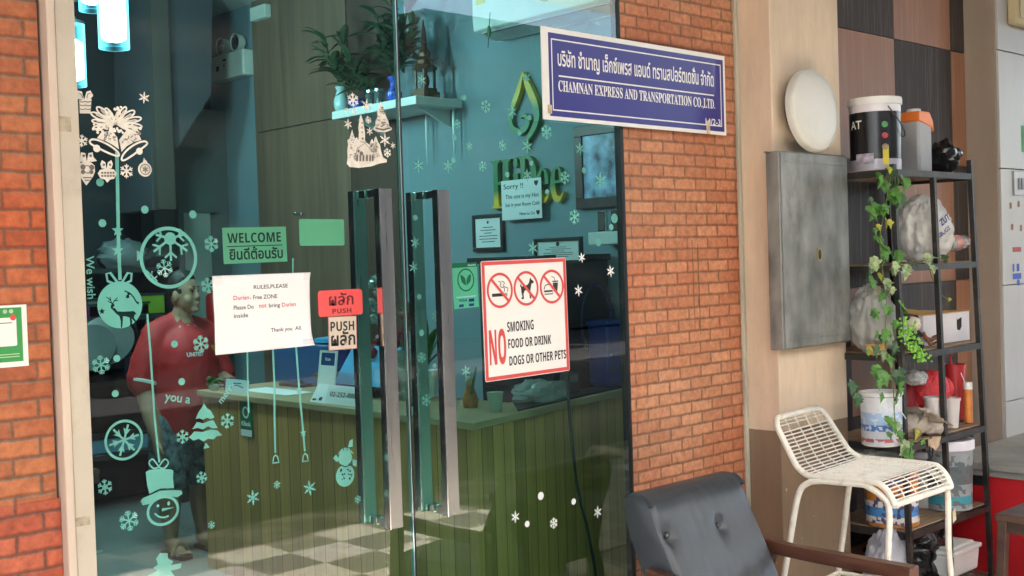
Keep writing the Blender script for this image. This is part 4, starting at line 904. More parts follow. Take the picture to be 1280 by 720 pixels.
b = MB(); b.tube([(q.x+.09, q.y+.02, ZC+.07), (q.x+.09, q.y+.03, ZC+.15), (q.x+.09, q.y-.04, ZC+.17)], .004); b.build('straw', m_white, t)
# kiosk sticker plate on the counter front
m_kb = mat('bank green', (.01, .16, .07), .4, .08, 5)
xk = xr+.018; t = thing('bank_plate', 'small dark green bank plate on the counter planks', 'sign', at(307, 520, X=xk)); g = xbox(300, 315, 501, 546, xk-.006, xk)
b = MB(); b.bx(*g); b.build('plate', m_kb, t, bevel=.001)
fl = Flat(); w_, h_ = g[3]-g[2], g[5]-g[4]; x0 = -g[3]; fl.ring((x0+.5*w_, g[4]+.68*h_), .26*w_, .08*w_); fl.text('KBank', x0+.12*w_, g[4]+.3*h_, .76*w_, .13*h_, .03); fl.rect(x0+.05*w_, g[4]+.02*h_, x0+.95*w_, g[4]+.2*h_); fl.build('print', m_paper, XF(xk-.0062), t)
# potted bits along the counter
def clump(name, label, cat, c, r, m, n=26, seed=1, pot=None):
    t = thing(name, label, cat, c); rr = random.Random(seed); b = MB()
    for i in range(n):
        d = Vector((rr.uniform(-1, 1), rr.uniform(-1, 1), rr.uniform(.0, 1.2))).normalized(); p = Vector(c)+d*r*rr.uniform(.3, 1)
        b.box(p, (r*.5, r*.28, r*.05), Matrix.Rotation(rr.uniform(0, 6), 3, 'Z') @ Matrix.Rotation(rr.uniform(-1, 1), 3, 'X'))
    b.build('foliage', m, t)
    if pot:
        b = MB(); b.lathe((c[0], c[1], ZC+.001), [(.02, 0), (.032, max(.02, c[2]-ZC)), (.026, max(.02, c[2]-ZC))], 14); b.build('pot', pot, t)
    return t
q = onc(256, 489); clump('succulent', 'tiny green succulent at the far counter corner', 'plant', (q.x+.05, q.y, ZC+.03), .05, m_green, pot=m_white)
q = onc(275, 490); clump('succulent', 'tiny reddish succulent beside the green one', 'plant', (q.x+.05, q.y, ZC+.03), .05, mat('red leaf', (.25, .05, .05), .5, .3, 20), seed=4, pot=MATS['clay'])
q = onc(505, 520); clump('succulent', 'small flowering succulent behind the door gap', 'plant', (q.x+.05, q.y, ZC+.03), .04, m_green, seed=6, pot=m_white)
# bouquet and big leaves near the door gap
q = onc(500, 470); q = Vector((q.x if q.x < 3.5 else 3.3, q.y, ZC)); q = at(505, 500, Z=ZC)+Vector((.12, 0, 0)); bl = []
for tx, ty in ((500, 325), (525, 345), (545, 385), (556, 395), (540, 420), (530, 370), (498, 350), (556, 425)):
    e = at(tx, ty, X=q.x+random.uniform(-.03, .1)); s = Vector((q.x, q.y, ZC+.12)); bl.append((s, (e-s), (e-s).length*1.15, .022))
t = blade_plant('foliage_plant', 'broad green leafy plant on the counter behind the door handles', (q.x, q.y, ZC), bl, m_green)
b = MB(); b.lathe((q.x, q.y, ZC+.001), [(.05, 0), (.065, .12), (.058, .12), (.05, .1)], 18); b.build('pot', m_white, t, smooth=True)
q2 = at(482, 505, Z=ZC)+Vector((.15, .03, 0)); t = thing('bouquet', 'dark red rose bouquet in silver wrapping beside the leafy plant', 'bouquet', (q2.x, q2.y, ZC)); rr = random.Random(3)
b = MB()
for i in range(13):
    c = at(rr.uniform(466, 512), rr.uniform(388, 452), X=q2.x+rr.uniform(-.05, .05)); b.ball(c, .024, 10, jit=.35, freq=4, seed=i)
b.build('roses', mat('dark rose', (.22, .012, .02), .5, .4, 40), t, smooth=True)
b = MB()
for i in range(18):
    c = at(rr.uniform(462, 490), rr.uniform(345, 400), X=q2.x+rr.uniform(-.03, .06)); b.ball(c, (.02, .03, .02), 7, jit=.6, freq=3, seed=i)
b.build('wrapping', mat('silver wrap', (.35, .45, .42), .25, .3, 30, metal=.5), t)
b = MB(); b.lathe((q2.x, q2.y, ZC+.001), [(.03, 0), (.04, .1), (.06, .22), (.05, .22)], 14); b.build('sleeve', MATS['silver wrap'], t)
# lucky figure, cup and bag
q = onc(577, 514)+Vector((.1, .06, 0)); t = thing('figurine', 'small orange and green figurine on the counter corner', 'figurine', (q.x, q.y, ZC))
b = MB(); b.lathe((q.x, q.y, ZC+.001), [(.03, 0), (.035, .03), (.022, .07), (.015, .09)], 14); b.build('robe', mat('orange glaze', (.45, .16, .03), .35, .3, 30), t, smooth=True)
b = MB(); b.ball((q.x, q.y, ZC+.11), .02); b.build('head', mat('figurine face', (.5, .4, .25), .5), t, smooth=True)
b = MB(); b.tube([(q.x-.01, q.y-.02, ZC+.06), (q.x-.02, q.y-.05, ZC+.12), (q.x, q.y-.045, ZC+.17)], [.008, .006, .003]); b.build('branch', m_green, t)
q = onc(614, 518)+Vector((.06, .04, 0)); t = thing('paper_cup', 'grey-green paper cup on the counter corner', 'cup', (q.x, q.y, ZC))
b = MB(); b.lathe((q.x, q.y, ZC+.001), [(.024, 0), (.033, .075), (.034, .078), (.03, .075), (.02, .01)], 20, cap1=False); b.build('body', mat('cup', (.35, .42, .36), .5, .1, 10), t, smooth=True)
q = onc(668, 506)+Vector((.08, .06, 0)); m_bag = mat('thin plastic bag', (.55, .58, .55), .25, .1, 10, alpha=.6)
b = MB(); b.ball((q.x, q.y, ZC+.04), (.14, .07, .05), 26, jit=.35, freq=1.6, seed=5); tag(b.build('plastic_bag', m_bag, smooth=True, angle=30, loc=(q.x, q.y, ZC)), 'crumpled clear plastic bag on the black counter mat', 'plastic bag')
q = onc(722, 494)+Vector((.02, .07, 0)); t = thing('card_terminal', 'black card terminal standing at the counter end', 'terminal', (q.x, q.y, ZC))
b = MB(); b.box((q.x, q.y, ZC+.05), (.08, .06, .1), taper=.8); b.build('body', m_black, t, bevel=.006)
b = MB(); b.box((q.x, q.y-.03, ZC+.07), (.05, .006, .03)); b.build('screen', mat('terminal screen', (.12, .2, .2), .2), t)
# black cable hanging inside the glass
b = MB(); pts = [at(px, py, Y=2.86) for px, py in ((700, 430), (708, 470), (712, 520), (717, 570), (722, 610), (735, 665), (745, 725), (748, 800))]
b.tube(smooth([tuple(p) for p in pts], 5), .0055, 8); tag(b.build('power_cable', m_black, smooth=True, loc=tuple(pts[0])), 'black cable hanging behind the no smoking sign', 'cable')

# ---- clutter at the dark back of the shop
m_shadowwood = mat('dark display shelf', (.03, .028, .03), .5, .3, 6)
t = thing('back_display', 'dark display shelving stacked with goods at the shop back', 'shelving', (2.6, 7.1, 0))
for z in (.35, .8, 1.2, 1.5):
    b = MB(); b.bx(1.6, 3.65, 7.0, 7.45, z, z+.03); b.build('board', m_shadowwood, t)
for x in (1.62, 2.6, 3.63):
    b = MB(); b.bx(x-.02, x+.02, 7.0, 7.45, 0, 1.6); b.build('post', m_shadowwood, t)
cl = [('storage_box', 'yellow-green box on the top board of the dark shelving', (165, 352), (.34, .2, .12), (.18, .3, .02)),
      ('storage_box', 'purple box under the yellow-green box', (140, 372), (.4, .2, .07), (.25, .04, .2)),
      ('storage_box', 'grey box by the deer ornament on the dark shelving', (120, 350), (.2, .2, .1), (.12, .14, .15)),
      ('storage_box', 'pale blue box low on the dark shelving', (130, 492), (.5, .2, .09), (.12, .3, .42)),
      ('storage_box', 'navy box on the dark shelving near the boy', (180, 470), (.35, .2, .14), (.06, .08, .16))]
for nm, lb, px, sz_, c in cl:
    p = at(*px, Y=7.15); zb = max(z for z in (.38, .83, 1.23, 1.53) if z <= max(.38, p.z)); t = thing(nm, lb, 'box', (p.x, 7.15, zb))
    b = MB(); b.box((p.x, 7.15, zb+sz_[2]/2+.002), sz_); b.build('body', mat('goods %.2f %.2f' % (c[0], c[1]), c, .5, .15, 6), t, bevel=.006)
    b = MB(); b.box((p.x, 7.15, zb+sz_[2]+.008), (sz_[0]+.01, sz_[1]+.01, .012)); b.build('lid', m_shadowwood, t)
p = at(155, 332, Y=7.1); b = MB(); b.ball((p.x, 7.1, 1.61), (.17, .1, .1), 20, jit=.25, seed=2); tag(b.build('goods_sack', mat('grey sack', (.14, .16, .17), .6, .1, 10), smooth=True, angle=40, loc=(p.x, 7.1, 1.53)), 'pale grey sack on top of the dark shelving', 'sack')
for i, (px, py, r) in enumerate(((133, 428, .17), (112, 437, .16))):
    p = at(px, py, Y=6.9); t = thing('platter', ['tilted grey platter leaning on the dark shelving', 'darker platter behind the tilted grey platter'][i], 'platter', p)
    b = MB(); b.lathe(p, [(r*.6, 0), (r, .02), (r, .028), (r*.6, .012)], 26, axis=(-.5, -.7, .55)); b.build('plate', mat('grey plate', (.1, .115, .115), .3, .1), t, smooth=True)
p = at(258, 345, Y=7.2); t = thing('fire_extinguisher', 'red fire extinguisher beside the pale back door', 'fire extinguisher', (p.x, 7.1, 0)); zb = at(258, 392, Y=7.1).z
b = MB(); b.lathe((p.x, 7.1, zb-.25), [(.05, 0), (.06, .02), (.06, .36), (.02, .42), (.02, .46)], 18); b.build('cylinder', mat('extinguisher red', (.5, .02, .02), .3, .1), t, smooth=True)
b = MB(); b.box((p.x, 7.1, zb+.225), (.03, .1, .03)); b.build('valve', m_black, t)
x0, x1, y0, y1, z0, z1 = xbox(266, 280, 314, 346, W-.01, W-.001)
t = thing('notice_card', 'blue and white notice card on the wall by the welcome sign', 'notice', (W, y0, z0)); b = MB(); b.bx(x0, x1, y0, y1, z0, z1); b.build('card', m_paper, t)
fl = Flat(); fl.rect(-y1, z0+.45*(z1-z0), -y0, z0+.75*(z1-z0)); fl.build('band', m_blueg, XF(x0-.0002), t)
# long low bench by the dark wall
t = thing('waiting_bench', 'low dark bench along the back of the shop', 'bench', (2.3, 6.3, 0)); b = MB(); b.bx(1.5, 2.72, 6.2, 6.6, .36, .44); b.build('seat', m_cupd, t, bevel=.01)
for x in (1.6, 2.64):
    b = MB(); b.bx(x-.03, x+.03, 6.22, 6.58, .003, .36); b.build('leg', m_shadowwood, t)
# ================================================================ STICKERS AND SIGNS ON THE GLASS
YI, YO = D+.0135, D-.0004
m_stk = mat('sticker vinyl', (.78, .78, .8), .5, .04, 10)
m_cream = mat('cream foil sticker', (.8, .74, .66), .45, .12, 60, bump=.2, bscale=90)
m_creamd = mat('sticker shadow print', (.16, .14, .13), .6, .2, 30)
m_whitestk = mat('white sticker', (.9, .9, .88), .45, .03, 10)
def fi(px, py): return yp(px, py, YI)
def fo(px, py): return yp(px, py, YO)
def mr(px, py, r, Y=YO): return abs(at(px, py-r, Y=Y).z-at(px, py+r, Y=Y).z)/2
def st(name, label, fl, inside=True, m=None, group=None):
    return tag(fl.build(name, m or (m_stk if inside else m_cream), YF(YI if inside else YO), t=.0004), label, 'sticker', group)
# snowflakes: (px, py, radius px, style, inside?, words that single it out)
FL = [(264, 305, 10, 0, 1, 'between the big round ornament and the welcome sign'), (126, 456, 12, 0, 1, 'below the deer bauble'), (251, 430, 11, 0, 1, "on the boy's red jersey"),
      (260, 357, 10, 0, 1, 'at the upper corner of the rules paper'), (131, 609, 10, 2, 1, 'below the ring of arrow snow'), (161, 651, 13, 0, 1, 'largest one beside the snowman head'),
      (284, 526, 10, 2, 1, 'beside the tall side of the christmas tree sticker'), (228, 546, 9, 2, 1, 'touching the foot of the christmas tree sticker'), (252, 597, 8, 2, 1, 'alone under the christmas tree sticker'),
      (316, 622, 9, 1, 1, 'under the first hanging bell cord'), (387, 610, 9, 1, 1, 'under the second hanging bell cord'), (346, 606, 5, 2, 1, 'tiny one between the two bell cords'), (447, 624, 5, 2, 1, 'tiny one under the lattice snowman'),
      (264, 656, 5, 2, 1, 'tiny one low on the counter planks'),
      (523, 207, 8, 1, 1, 'just beside the door gap above the handle'), (560, 208, 8, 1, 1, 'under the outer icicle ornament'), (607, 133, 8, 0, 1, 'between shelf and flame logo'), (571, 155, 6, 2, 1, 'on the outer icicle ornament'),
      (527, 100, 7, 1, 1, 'on the gilded shrine'), (658, 97, 7, 1, 1, 'at the tip of the flame logo'), (640, 140, 8, 1, 1, 'on the left curl of the flame logo'), (659, 183, 9, 1, 1, 'at the tail of the flame logo'), (683, 165, 10, 3, 1, 'pale one beside the flame tail'), (628, 182, 7, 3, 1, 'pale one between shelf corner and flame'),
      (659, 219, 8, 1, 1, 'on the green letters above the note'), (706, 222, 9, 3, 1, 'pale one after the last green letter'), (718, 271, 10, 3, 1, 'pale one under the dark framed picture'), (725, 186, 8, 1, 1, 'on the edge of the dark framed picture'), (750, 226, 11, 1, 1, 'on the blue and white picture'), (666, 310, 8, 1, 1, 'just above the no smoking sign'),
      (519, 303, 7, 1, 1, 'on the second door handle, upper one'), (517, 334, 7, 1, 1, 'on the second door handle, lower one'), (545, 395, 7, 2, 1, 'on the green leafy plant'), (527, 447, 7, 2, 1, 'on the second door handle below the plant'), (533, 500, 8, 2, 1, 'at the counter edge by the door gap'), (582, 464, 7, 1, 1, 'under the green bank sticker'), (586, 183, 6, 3, 1, 'faint one near the shelf bracket'), (603, 208, 7, 3, 1, 'faint one before the green letters'),
      (723, 363, 7, 1, 0, 'just right of the no smoking sign'), (727, 322, 6, 1, 0, 'above and beside the no smoking sign'), (763, 339, 7, 1, 0, 'nearest the brick edge at eye height'), (644, 646, 7, 1, 0, 'low on the second door, between the dots'), (692, 654, 7, 3, 0, 'lowest on the second door'), (747, 640, 7, 1, 0, 'low on the second door by the armchair'),
      (180, 122, 7, 1, 0, 'above the bells sticker'), (102, 176, 8, 3, 0, 'beside the bells at the door frame'), (158, 214, 9, 3, 0, 'between two baubles under the bells'),
      (441, 125, 9, 3, 0, 'largest one above the church sticker'), (458, 132, 8, 1, 0, 'second large one above the church sticker'), (434, 138, 4, 1, 0, 'tiny one above the church, far one'), (443, 139, 4, 3, 0, 'tiny one above the church, near one'), (435, 155, 6, 1, 0, 'beside the church spire'), (460, 150, 5, 3, 0, 'between spire and cream tree'), (462, 164, 5, 1, 0, 'under the cream tree near the spire'), (481, 175, 8, 1, 0, 'largest one under the cream tree'), (491, 182, 4, 1, 0, 'tiny one near the door gap'), (484, 191, 6, 3, 0, 'lowest one beside the church')]
rr = random.Random(5)
for px, py, r, k, ins, w in FL:
    c = (fi if ins else fo)(px, py); R_ = mr(px, py, r); fl = Flat().flake(c, R_, k, rr.uniform(-8, 8), .15 if k != 1 else .16)
    white = (not ins) and px > 600
    st('snowflake_sticker', ('teal' if ins else 'white' if white else 'cream')+' snowflake sticker '+w, fl, ins, m_whitestk if white else None, 'snowflake stickers on the glass doors')
DT = [(125, 228, 5, 1, 'below the pointed cream bauble'), (128, 279, 5, 1, 'beside the starred ribbon'), (181, 262, 5, 1, 'above the big round ornament'), (241, 268, 5, 1, 'on the pale back door'), (146, 448, 4.5, 1, "near the boy's sleeve"), (144, 492, 4.5, 1, 'under the boy-side snowflake'), (218, 430, 4.5, 1, "in the middle of the boy's jersey"), (227, 477, 4.5, 1, 'above the words you a'),
      (519, 272, 3.5, 1, 'on the second handle, topmost'), (524, 371, 3.5, 1, 'on the second handle, middle'), (527, 416, 4, 1, 'on the second handle, lowest'), (543, 457, 3, 1, 'beside the second handle bar'), (580, 122, 3.5, 1, 'over the shelf end'), (568, 172, 3.5, 1, 'over the icicle'), (567, 200, 3.5, 1, 'at the icicle tip'), (662, 147, 3.5, 1, 'on the flame logo curl'), (649, 166, 3.5, 1, 'on the flame logo bottom'), (664, 204, 3.5, 1, 'on the green capital letter'), (684, 240, 3.5, 1, 'on the last letters'), (634, 218, 3.5, 1, 'on the first letter'), (768, 273, 6, 1, 'larger one by the desk frames'), (764, 284, 4, 1, 'small one by the desk frames'), (748, 303, 5, 1, 'over the white ledge'), (730, 213, 4, 1, 'on the dark picture frame'),
      (676, 620, 5, 0, 'largest low on the second door'), (717, 627, 4, 0, 'low beside the hanging cable'), (659, 655, 4, 0, 'lowest by two white snowflakes')]
for px, py, r, ins, w in DT:
    c = (fi if ins else fo)(px, py); st('snow_dot', ('teal' if ins else 'white')+' round snow dot sticker '+w, Flat().disc(c, mr(px, py, r), 20), ins, None if ins else m_whitestk, 'round snow dots on the glass doors')

def P_(f, pts): return [f(*p) for p in pts]
# ribbon with stars, bow and deer bauble
S = mr(150, 380, 1)
fl = Flat(); fl.stroke(P_(fi, [(146, 190), (147, 240), (148, 300), (150, 350)]), S*4.5)
for px, py in ((147, 288), (147, 313)): fl.star(fi(px, py), S*8)
for s in (-1, 1):
    c = fi(149+s*10, 349); fl.stroke([(fi(150, 357)[0], fi(150, 357)[1]), (c[0]+s*S*1, c[1]+S*8), (c[0]+s*S*6, c[1]+S*7), (c[0]+s*S*5, c[1]-S*2), (fi(150, 358)[0], fi(150, 358)[1])], S*3)
c = fi(150, 381); R_ = S*29.5
# the bauble disc has the deer cut out: build it as a disc with dark vinyl on top
fl.disc(c, R_, 44); t = fl.build('bauble_sticker', m_stk, YF(YI)); tag(t, 'teal deer bauble sticker hanging on a starred ribbon', 'sticker')
m_cut = mat('cut-out vinyl', (.012, .016, .018), .6, .2)
q = lambda x, y: fi(100+x*180/926, 360+y*140/720)
fl = Flat()
body = [(208, 130), (222, 128), (240, 150), (275, 152), (320, 150), (345, 148), (362, 165), (350, 172), (345, 190), (362, 215), (358, 250), (350, 250), (350, 215), (330, 195), (335, 215), (332, 240), (318, 250), (322, 225), (318, 190), (290, 182), (275, 182), (274, 215), (270, 255), (262, 255), (262, 215), (252, 180), (232, 165), (214, 145), (196, 128), (198, 112), (205, 100), (214, 98), (222, 112)]
fl.loops([P_(q, body)])
for pts in ([(206, 104), (196, 80), (170, 58)], [(196, 80), (192, 58)], [(206, 104), (222, 80), (240, 62)], [(222, 82), (244, 80)], [(200, 96), (178, 84)]): fl.stroke(P_(q, pts), S*1.1)
fl.star(q(140, 150), S*4.2); fl.stroke(smooth([q(285, 18), q(320, 35), q(345, 62), q(358, 85), q(376, 100)], 4), [S*1.6]*13+[S*2, S*2.4, S*3, S*2.6]); fl.disc(q(305, 55), S*2.2); fl.disc(q(312, 36), S*2)
fl.build('deer_cutout', m_cut, YF(YI-.0006), t)
# ring with snowflakes
S2 = mr(211, 322, 1); c = fi(211, 322); fl = Flat(); fl.ring(c, S2*39, S2*4.4, 56)
q = lambda x, y: fi(150+x*140/720, 240+y*140/720)
fl.disc(q(322, 300), S2*8)
for a in (0, 55, -55, 105, -105): 
    C = Vector(q(322, 300)); dd = Vector((math.sin(math.radians(a)), -math.cos(math.radians(a)))); n_ = Vector((-dd.y, dd.x)); L0 = S2*(28 if abs(a) < 90 else 20)
    e = C+dd*L0; fl.stroke([tuple(C), tuple(e)], S2*3)
    for f in (.62,): 
        for s in (-1, 1): fl.stroke([tuple(C+dd*L0*f), tuple(C+dd*L0*(f+.24)+n_*s*S2*8)], S2*2.6)
fl.flake(q(285, 490), S2*11.5, 0, 8, .12)
fl.stroke(P_(q, [(168, 505), (240, 575)]), S2*2); fl.stroke(P_(q, [(205, 508), (203, 540), (170, 535)]), S2*1.6); fl.stroke(P_(q, [(238, 540), (222, 556), (190, 560)]), S2*1.6)
fl.loops([P_(q, [(108, 375), (125, 385), (128, 430), (108, 445)])])
st('ring_sticker', 'large teal ring sticker filled with snowflakes above the boy', fl)
# lettering
fl = Flat(); a = fi(107, 320); fl.text('We wish', a[0], a[1], mr(113, 345, 27)*2, None, .012, rot=math.radians(-90)); st('text_sticker', 'teal lettering We wish running down beside the door frame', fl)
fl = Flat(); a = fi(205, 504); fl.text('you a', a[0], a[1], mr(222, 500, 17)*2.05, None, .012, rot=math.radians(-13)); st('text_sticker', 'teal lettering you a below the red jersey', fl)
fl = Flat(); a = fi(279, 507); fl.text('merry', a[0], a[1], mr(290, 490, 15)*2, None, .012, rot=math.radians(47)); st('text_sticker', 'teal lettering merry slanting up by the counter card', fl)
# arrow-snow ring
S3 = mr(155, 550, 1); c = fi(155, 550); fl = Flat(); fl.ring(c, S3*25.5, S3*3.2, 44)
for k in range(6):
    a = math.radians(60*k+12); dd = Vector((math.cos(a), math.sin(a))); n_ = Vector((-dd.y, dd.x)); C = Vector(c)
    fl.stroke([tuple(C), tuple(C+dd*S3*20)], S3*2.6); fl.loops([[tuple(C+dd*S3*5), tuple(C+dd*S3*15+n_*S3*5), tuple(C+dd*S3*13), tuple(C+dd*S3*15-n_*S3*5)]])
st('ring_sticker', 'teal ring sticker with a six-armed snow star low by the frame', fl)
# snowman head with hat
q = lambda x, y: fi(x/3, 480+y/3); S4 = mr(203, 620, 1)
fl = Flat(); fl.stroke([fi(184, 392), fi(188, 440), fi(193, 520), fi(199, 578)], S4*2.6); 
for s in (-1, 1): fl.stroke(smooth([q(595, 310), q(595+s*22, 282), q(595+s*36, 296), q(595+s*20, 316), q(595, 312)], 4), S4*2)
fl.loops([P_(q, [(546, 330), (560, 322), (600, 318), (640, 320), (650, 325), (648, 352), (652, 390), (600, 392), (560, 412), (552, 380)])])
fl.loops([P_(q, [(527, 440), (535, 428), (560, 418), (600, 400), (650, 398), (680, 400), (684, 412), (665, 424), (620, 420), (580, 432), (560, 450), (535, 455)])])
fl.ring(q(611, 475), S4*22, S4*3.4, 36, ry=S4*19); fl.disc(q(592, 458), S4*1.8); fl.disc(q(632, 448), S4*1.8, ry=S4*2.6); fl.loops([P_(q, [(606, 478), (608, 466), (655, 462)])])
fl.stroke(smooth([q(580, 485), q(595, 497), q(615, 500), q(632, 494)], 4), S4*2)
st('snowman_sticker', 'teal smiling snowman head in a top hat on a cord', fl)
# christmas tree
fl = Flat(); S5 = mr(257, 533, 1)
fl.loops([P_(q, [(765, 72), (775, 90), (790, 100), (804, 125), (790, 132), (775, 126), (762, 134), (748, 128), (733, 132), (745, 105), (756, 90)])])
fl.loops([P_(q, [(738, 142), (762, 148), (785, 138), (800, 136), (812, 158), (816, 165), (795, 166), (780, 158), (760, 170), (740, 164), (720, 170), (730, 156)])])
fl.loops([P_(q, [(728, 178), (760, 180), (790, 170), (815, 174), (833, 192), (812, 196), (800, 208), (780, 205), (762, 216), (745, 205), (725, 212), (708, 200), (718, 190)])])
fl.loops([P_(q, [(772, 220), (786, 238), (762, 243)])])
st('tree_sticker', 'teal christmas tree sticker over the counter end', fl)
# bell cords
for pts, stars, lab in (([(341, 436), (343, 480), (343, 520), (344, 566)], [], 'teal cord sticker with a small bell, plain one'), ([(370, 434), (374, 487), (379, 541), (381, 564)], [(374, 487), (379, 541)], 'teal cord sticker with a small bell and two stars')):
    fl = Flat(); fl.stroke(P_(fi, pts), S5*2.8); 
    for p in stars: fl.star(fi(*p), S5*5.5)
    e = fi(pts[-1][0]+.5, pts[-1][1]+8); fl.stroke([(e[0]-S5*4.5, e[1]-S5*5), (e[0]-S5*3, e[1]+S5*3), (e[0], e[1]+S5*5.5), (e[0]+S5*3, e[1]+S5*3), (e[0]+S5*4.5, e[1]-S5*5), (e[0]-S5*4.7, e[1]-S5*4.6)], S5*2)
    st('cord_sticker', lab, fl)
fl = Flat(); fl.stroke(P_(fi, [(309, 440), (310, 494), (311, 516)]), S5*2.2); st('cord_sticker', 'short teal cord sticker dropping from the rules paper to the bank plate', fl)
fl = Flat(); fl.stroke(P_(fi, [(366, 323), (366, 341)]), S5*2.2); st('cord_sticker', 'stub of teal cord above the rules paper', fl)
# lattice snowman
q = lambda x, y: fi(240+x*320/886, 460+y*260/720); S6 = mr(431, 582, 1)
fl = Flat(); c = q(530, 372); fl.disc(c, S6*14, 30); c2_ = q(530, 312); fl.disc(c2_, S6*10.5, 24, ry=S6*9)
fl.loops([P_(q, [(505, 300), (515, 282), (530, 275), (548, 280), (560, 298), (548, 292), (520, 294)])]); fl.loops([P_(q, [(540, 275), (545, 252), (556, 246), (556, 272)])])
fl.loops([P_(q, [(488, 312), (498, 300), (510, 318), (500, 325)])]); fl.loops([P_(q, [(555, 315), (570, 320), (568, 342), (555, 335)])])
t = fl.build('snowman_sticker', m_stk, YF(YI)); tag(t, 'teal scarfed snowman sticker with patterned belly near the handle', 'sticker')
fl = Flat(); r2 = random.Random(2)
for k in range(16): a = r2.uniform(0, 6.28); d_ = r2.uniform(.1, .85)*S6*12; fl.disc((c[0]+d_*math.cos(a), c[1]+d_*math.sin(a)), S6*r2.uniform(.7, 1.6), 7)
for k in range(4): e = q(512+12*k, 288-2*(k in (1, 2))); fl.stroke([e, (e[0], e[1]+S6*3)], S6*.8)
fl.stroke(P_(q, [(512, 335), (530, 342), (556, 332)]), S6*1.2)
fl.build('pattern_cutout', m_cut, YF(YI-.0006), t)
# elf at the bottom edge
q = lambda x, y: fi(x/3, 480+y/3)
fl = Flat(); fl.loops([P_(q, [(590, 700), (575, 690), (592, 676), (585, 655), (600, 634), (628, 634), (630, 655), (650, 665), (640, 680), (680, 672), (678, 690), (640, 700), (665, 735), (660, 790), (570, 790), (552, 720)])])
st('elf_sticker', 'teal dancing elf sticker at the bottom of the first door', fl)

# cream foil stickers outside ------------------------------------------------
S7 = mr(147, 165, 1); q = lambda x, y: fo(90+x*120/617, 100+y*140/720)
def cream(name, label, fl, marks):
    t = fl.build(name, m_cream, YF(YO)); tag(t, label, 'sticker')
    if marks.v: marks.build('printed_lines', m_creamd, YF(YO-.0022), t, t=.0002)
    return t
fl = Flat(); mk = Flat()
fl.loops([P_(q, [(47, 130), (125, 122), (118, 215), (50, 215)])])
for s in ((72, 105, -1), (85, 100, 1)): fl.loops([P_(q, [(78, 128), (78+s[2]*15, 75), (78+s[2]*40, 68), (78+s[2]*58, 100), (78+s[2]*40, 122)])])
for y in (138, 162, 186): mk.stroke(P_(q, [(48, y), (65, y+5), (82, y), (100, y+5), (122, y)]), S7*1)
mk.stroke(P_(q, [(66, 118), (60, 95), (45, 85)]), S7*.9); mk.stroke(P_(q, [(92, 118), (98, 92), (115, 84)]), S7*.9)
cream('gift_sticker', 'cream gift parcel sticker beside the door frame', fl, mk)
fl = Flat(); mk = Flat(); r2 = random.Random(8)
for tx, ty, w2 in ((122, 212, 17), (160, 176, 20), (215, 182, 14), (128, 262, 14), (135, 308, 12), (345, 174, 16), (400, 200, 20), (444, 246, 17), (448, 300, 14), (438, 346, 12)):
    C = Vector((282, 280)); T = Vector((tx, ty)); dd = (T-C); L_ = dd.length; dd.normalize(); nn = Vector((-dd.y, dd.x))
    A = [C+dd*L_*f+nn*w2*g for f, g in ((0, 0), (.3, .75), (.65, 1), (.9, .7), (1, 0))]; B_ = [C+dd*L_*f-nn*w2*g for f, g in ((1, 0), (.9, .7), (.65, 1), (.3, .75), (0, 0))]
    fl.stroke(P_(q, smooth([tuple(p) for p in A+B_[1:]], 3)), S7*2.0); fl.stroke(P_(q, [tuple(C+dd*L_*.25), tuple(C+dd*L_*.8)]), [S7*1.4, S7*.7])
    fl.stroke(P_(q, [tuple(C+dd*L_*.3+nn*w2*.45), tuple(C+dd*L_*.85+nn*w2*.4)]), S7*.9)
for k in range(20): fl.disc(q(r2.gauss(284, 16), r2.uniform(172, 290)), S7*r2.uniform(1.2, 2.2), 8)
for k in range(46): fl.disc(q(r2.uniform(135, 440), 318+r2.gauss(0, 12)), S7*r2.uniform(1.3, 2.4), 7)
fl.loops([P_(q, [(185, 340), (255, 322), (290, 370), (301, 445), (262, 418), (215, 392), (160, 374)])]); fl.loops([P_(q, [(302, 385), (345, 328), (425, 342), (445, 385), (400, 398), (352, 425), (318, 462)])])
fl.stroke(P_(q, smooth([(112, 396), (128, 382), (170, 388), (235, 418), (285, 455), (302, 482), (285, 488), (230, 468), (165, 436), (122, 412), (112, 394)], 3)), S7*2.4)
fl.stroke(P_(q, smooth([(482, 404), (464, 394), (415, 408), (365, 440), (328, 480), (318, 512), (335, 516), (380, 490), (440, 446), (478, 416), (483, 402)], 3)), S7*2.4)
fl.disc(q(158, 440), S7*4.6); fl.disc(q(432, 458), S7*4.4)
for k in range(22): x, y = r2.uniform(195, 280), r2.uniform(342, 388); mk.stroke(smooth([q(x, y), q(x+r2.uniform(-9, 9), y+r2.uniform(-7, 7)), q(x+r2.uniform(-12, 12), y+r2.uniform(-10, 10))], 2), S7*.8)
for k in range(22): x, y = r2.uniform(325, 415), r2.uniform(348, 400); mk.stroke(smooth([q(x, y), q(x+r2.uniform(-9, 9), y+r2.uniform(-7, 7)), q(x+r2.uniform(-12, 12), y+r2.uniform(-10, 10))], 2), S7*.8)
cream('bells_sticker', 'large cream twin bells sticker with a ribbon bow', fl, mk)
fl = Flat(); mk = Flat()
fl.loops([P_(q, [(45, 560), (55, 535), (85, 520), (120, 528), (145, 550), (148, 590), (135, 620), (110, 655), (92, 678), (75, 655), (52, 620), (42, 585)])])
for s in (-1, 1): fl.loops([P_(q, [(95, 525), (95+s*10, 470), (95+s*38, 465), (95+s*42, 495), (95+s*65, 520), (95+s*40, 525)])]); mk.disc(q(95+s*22, 488), S7*1.8, 8)
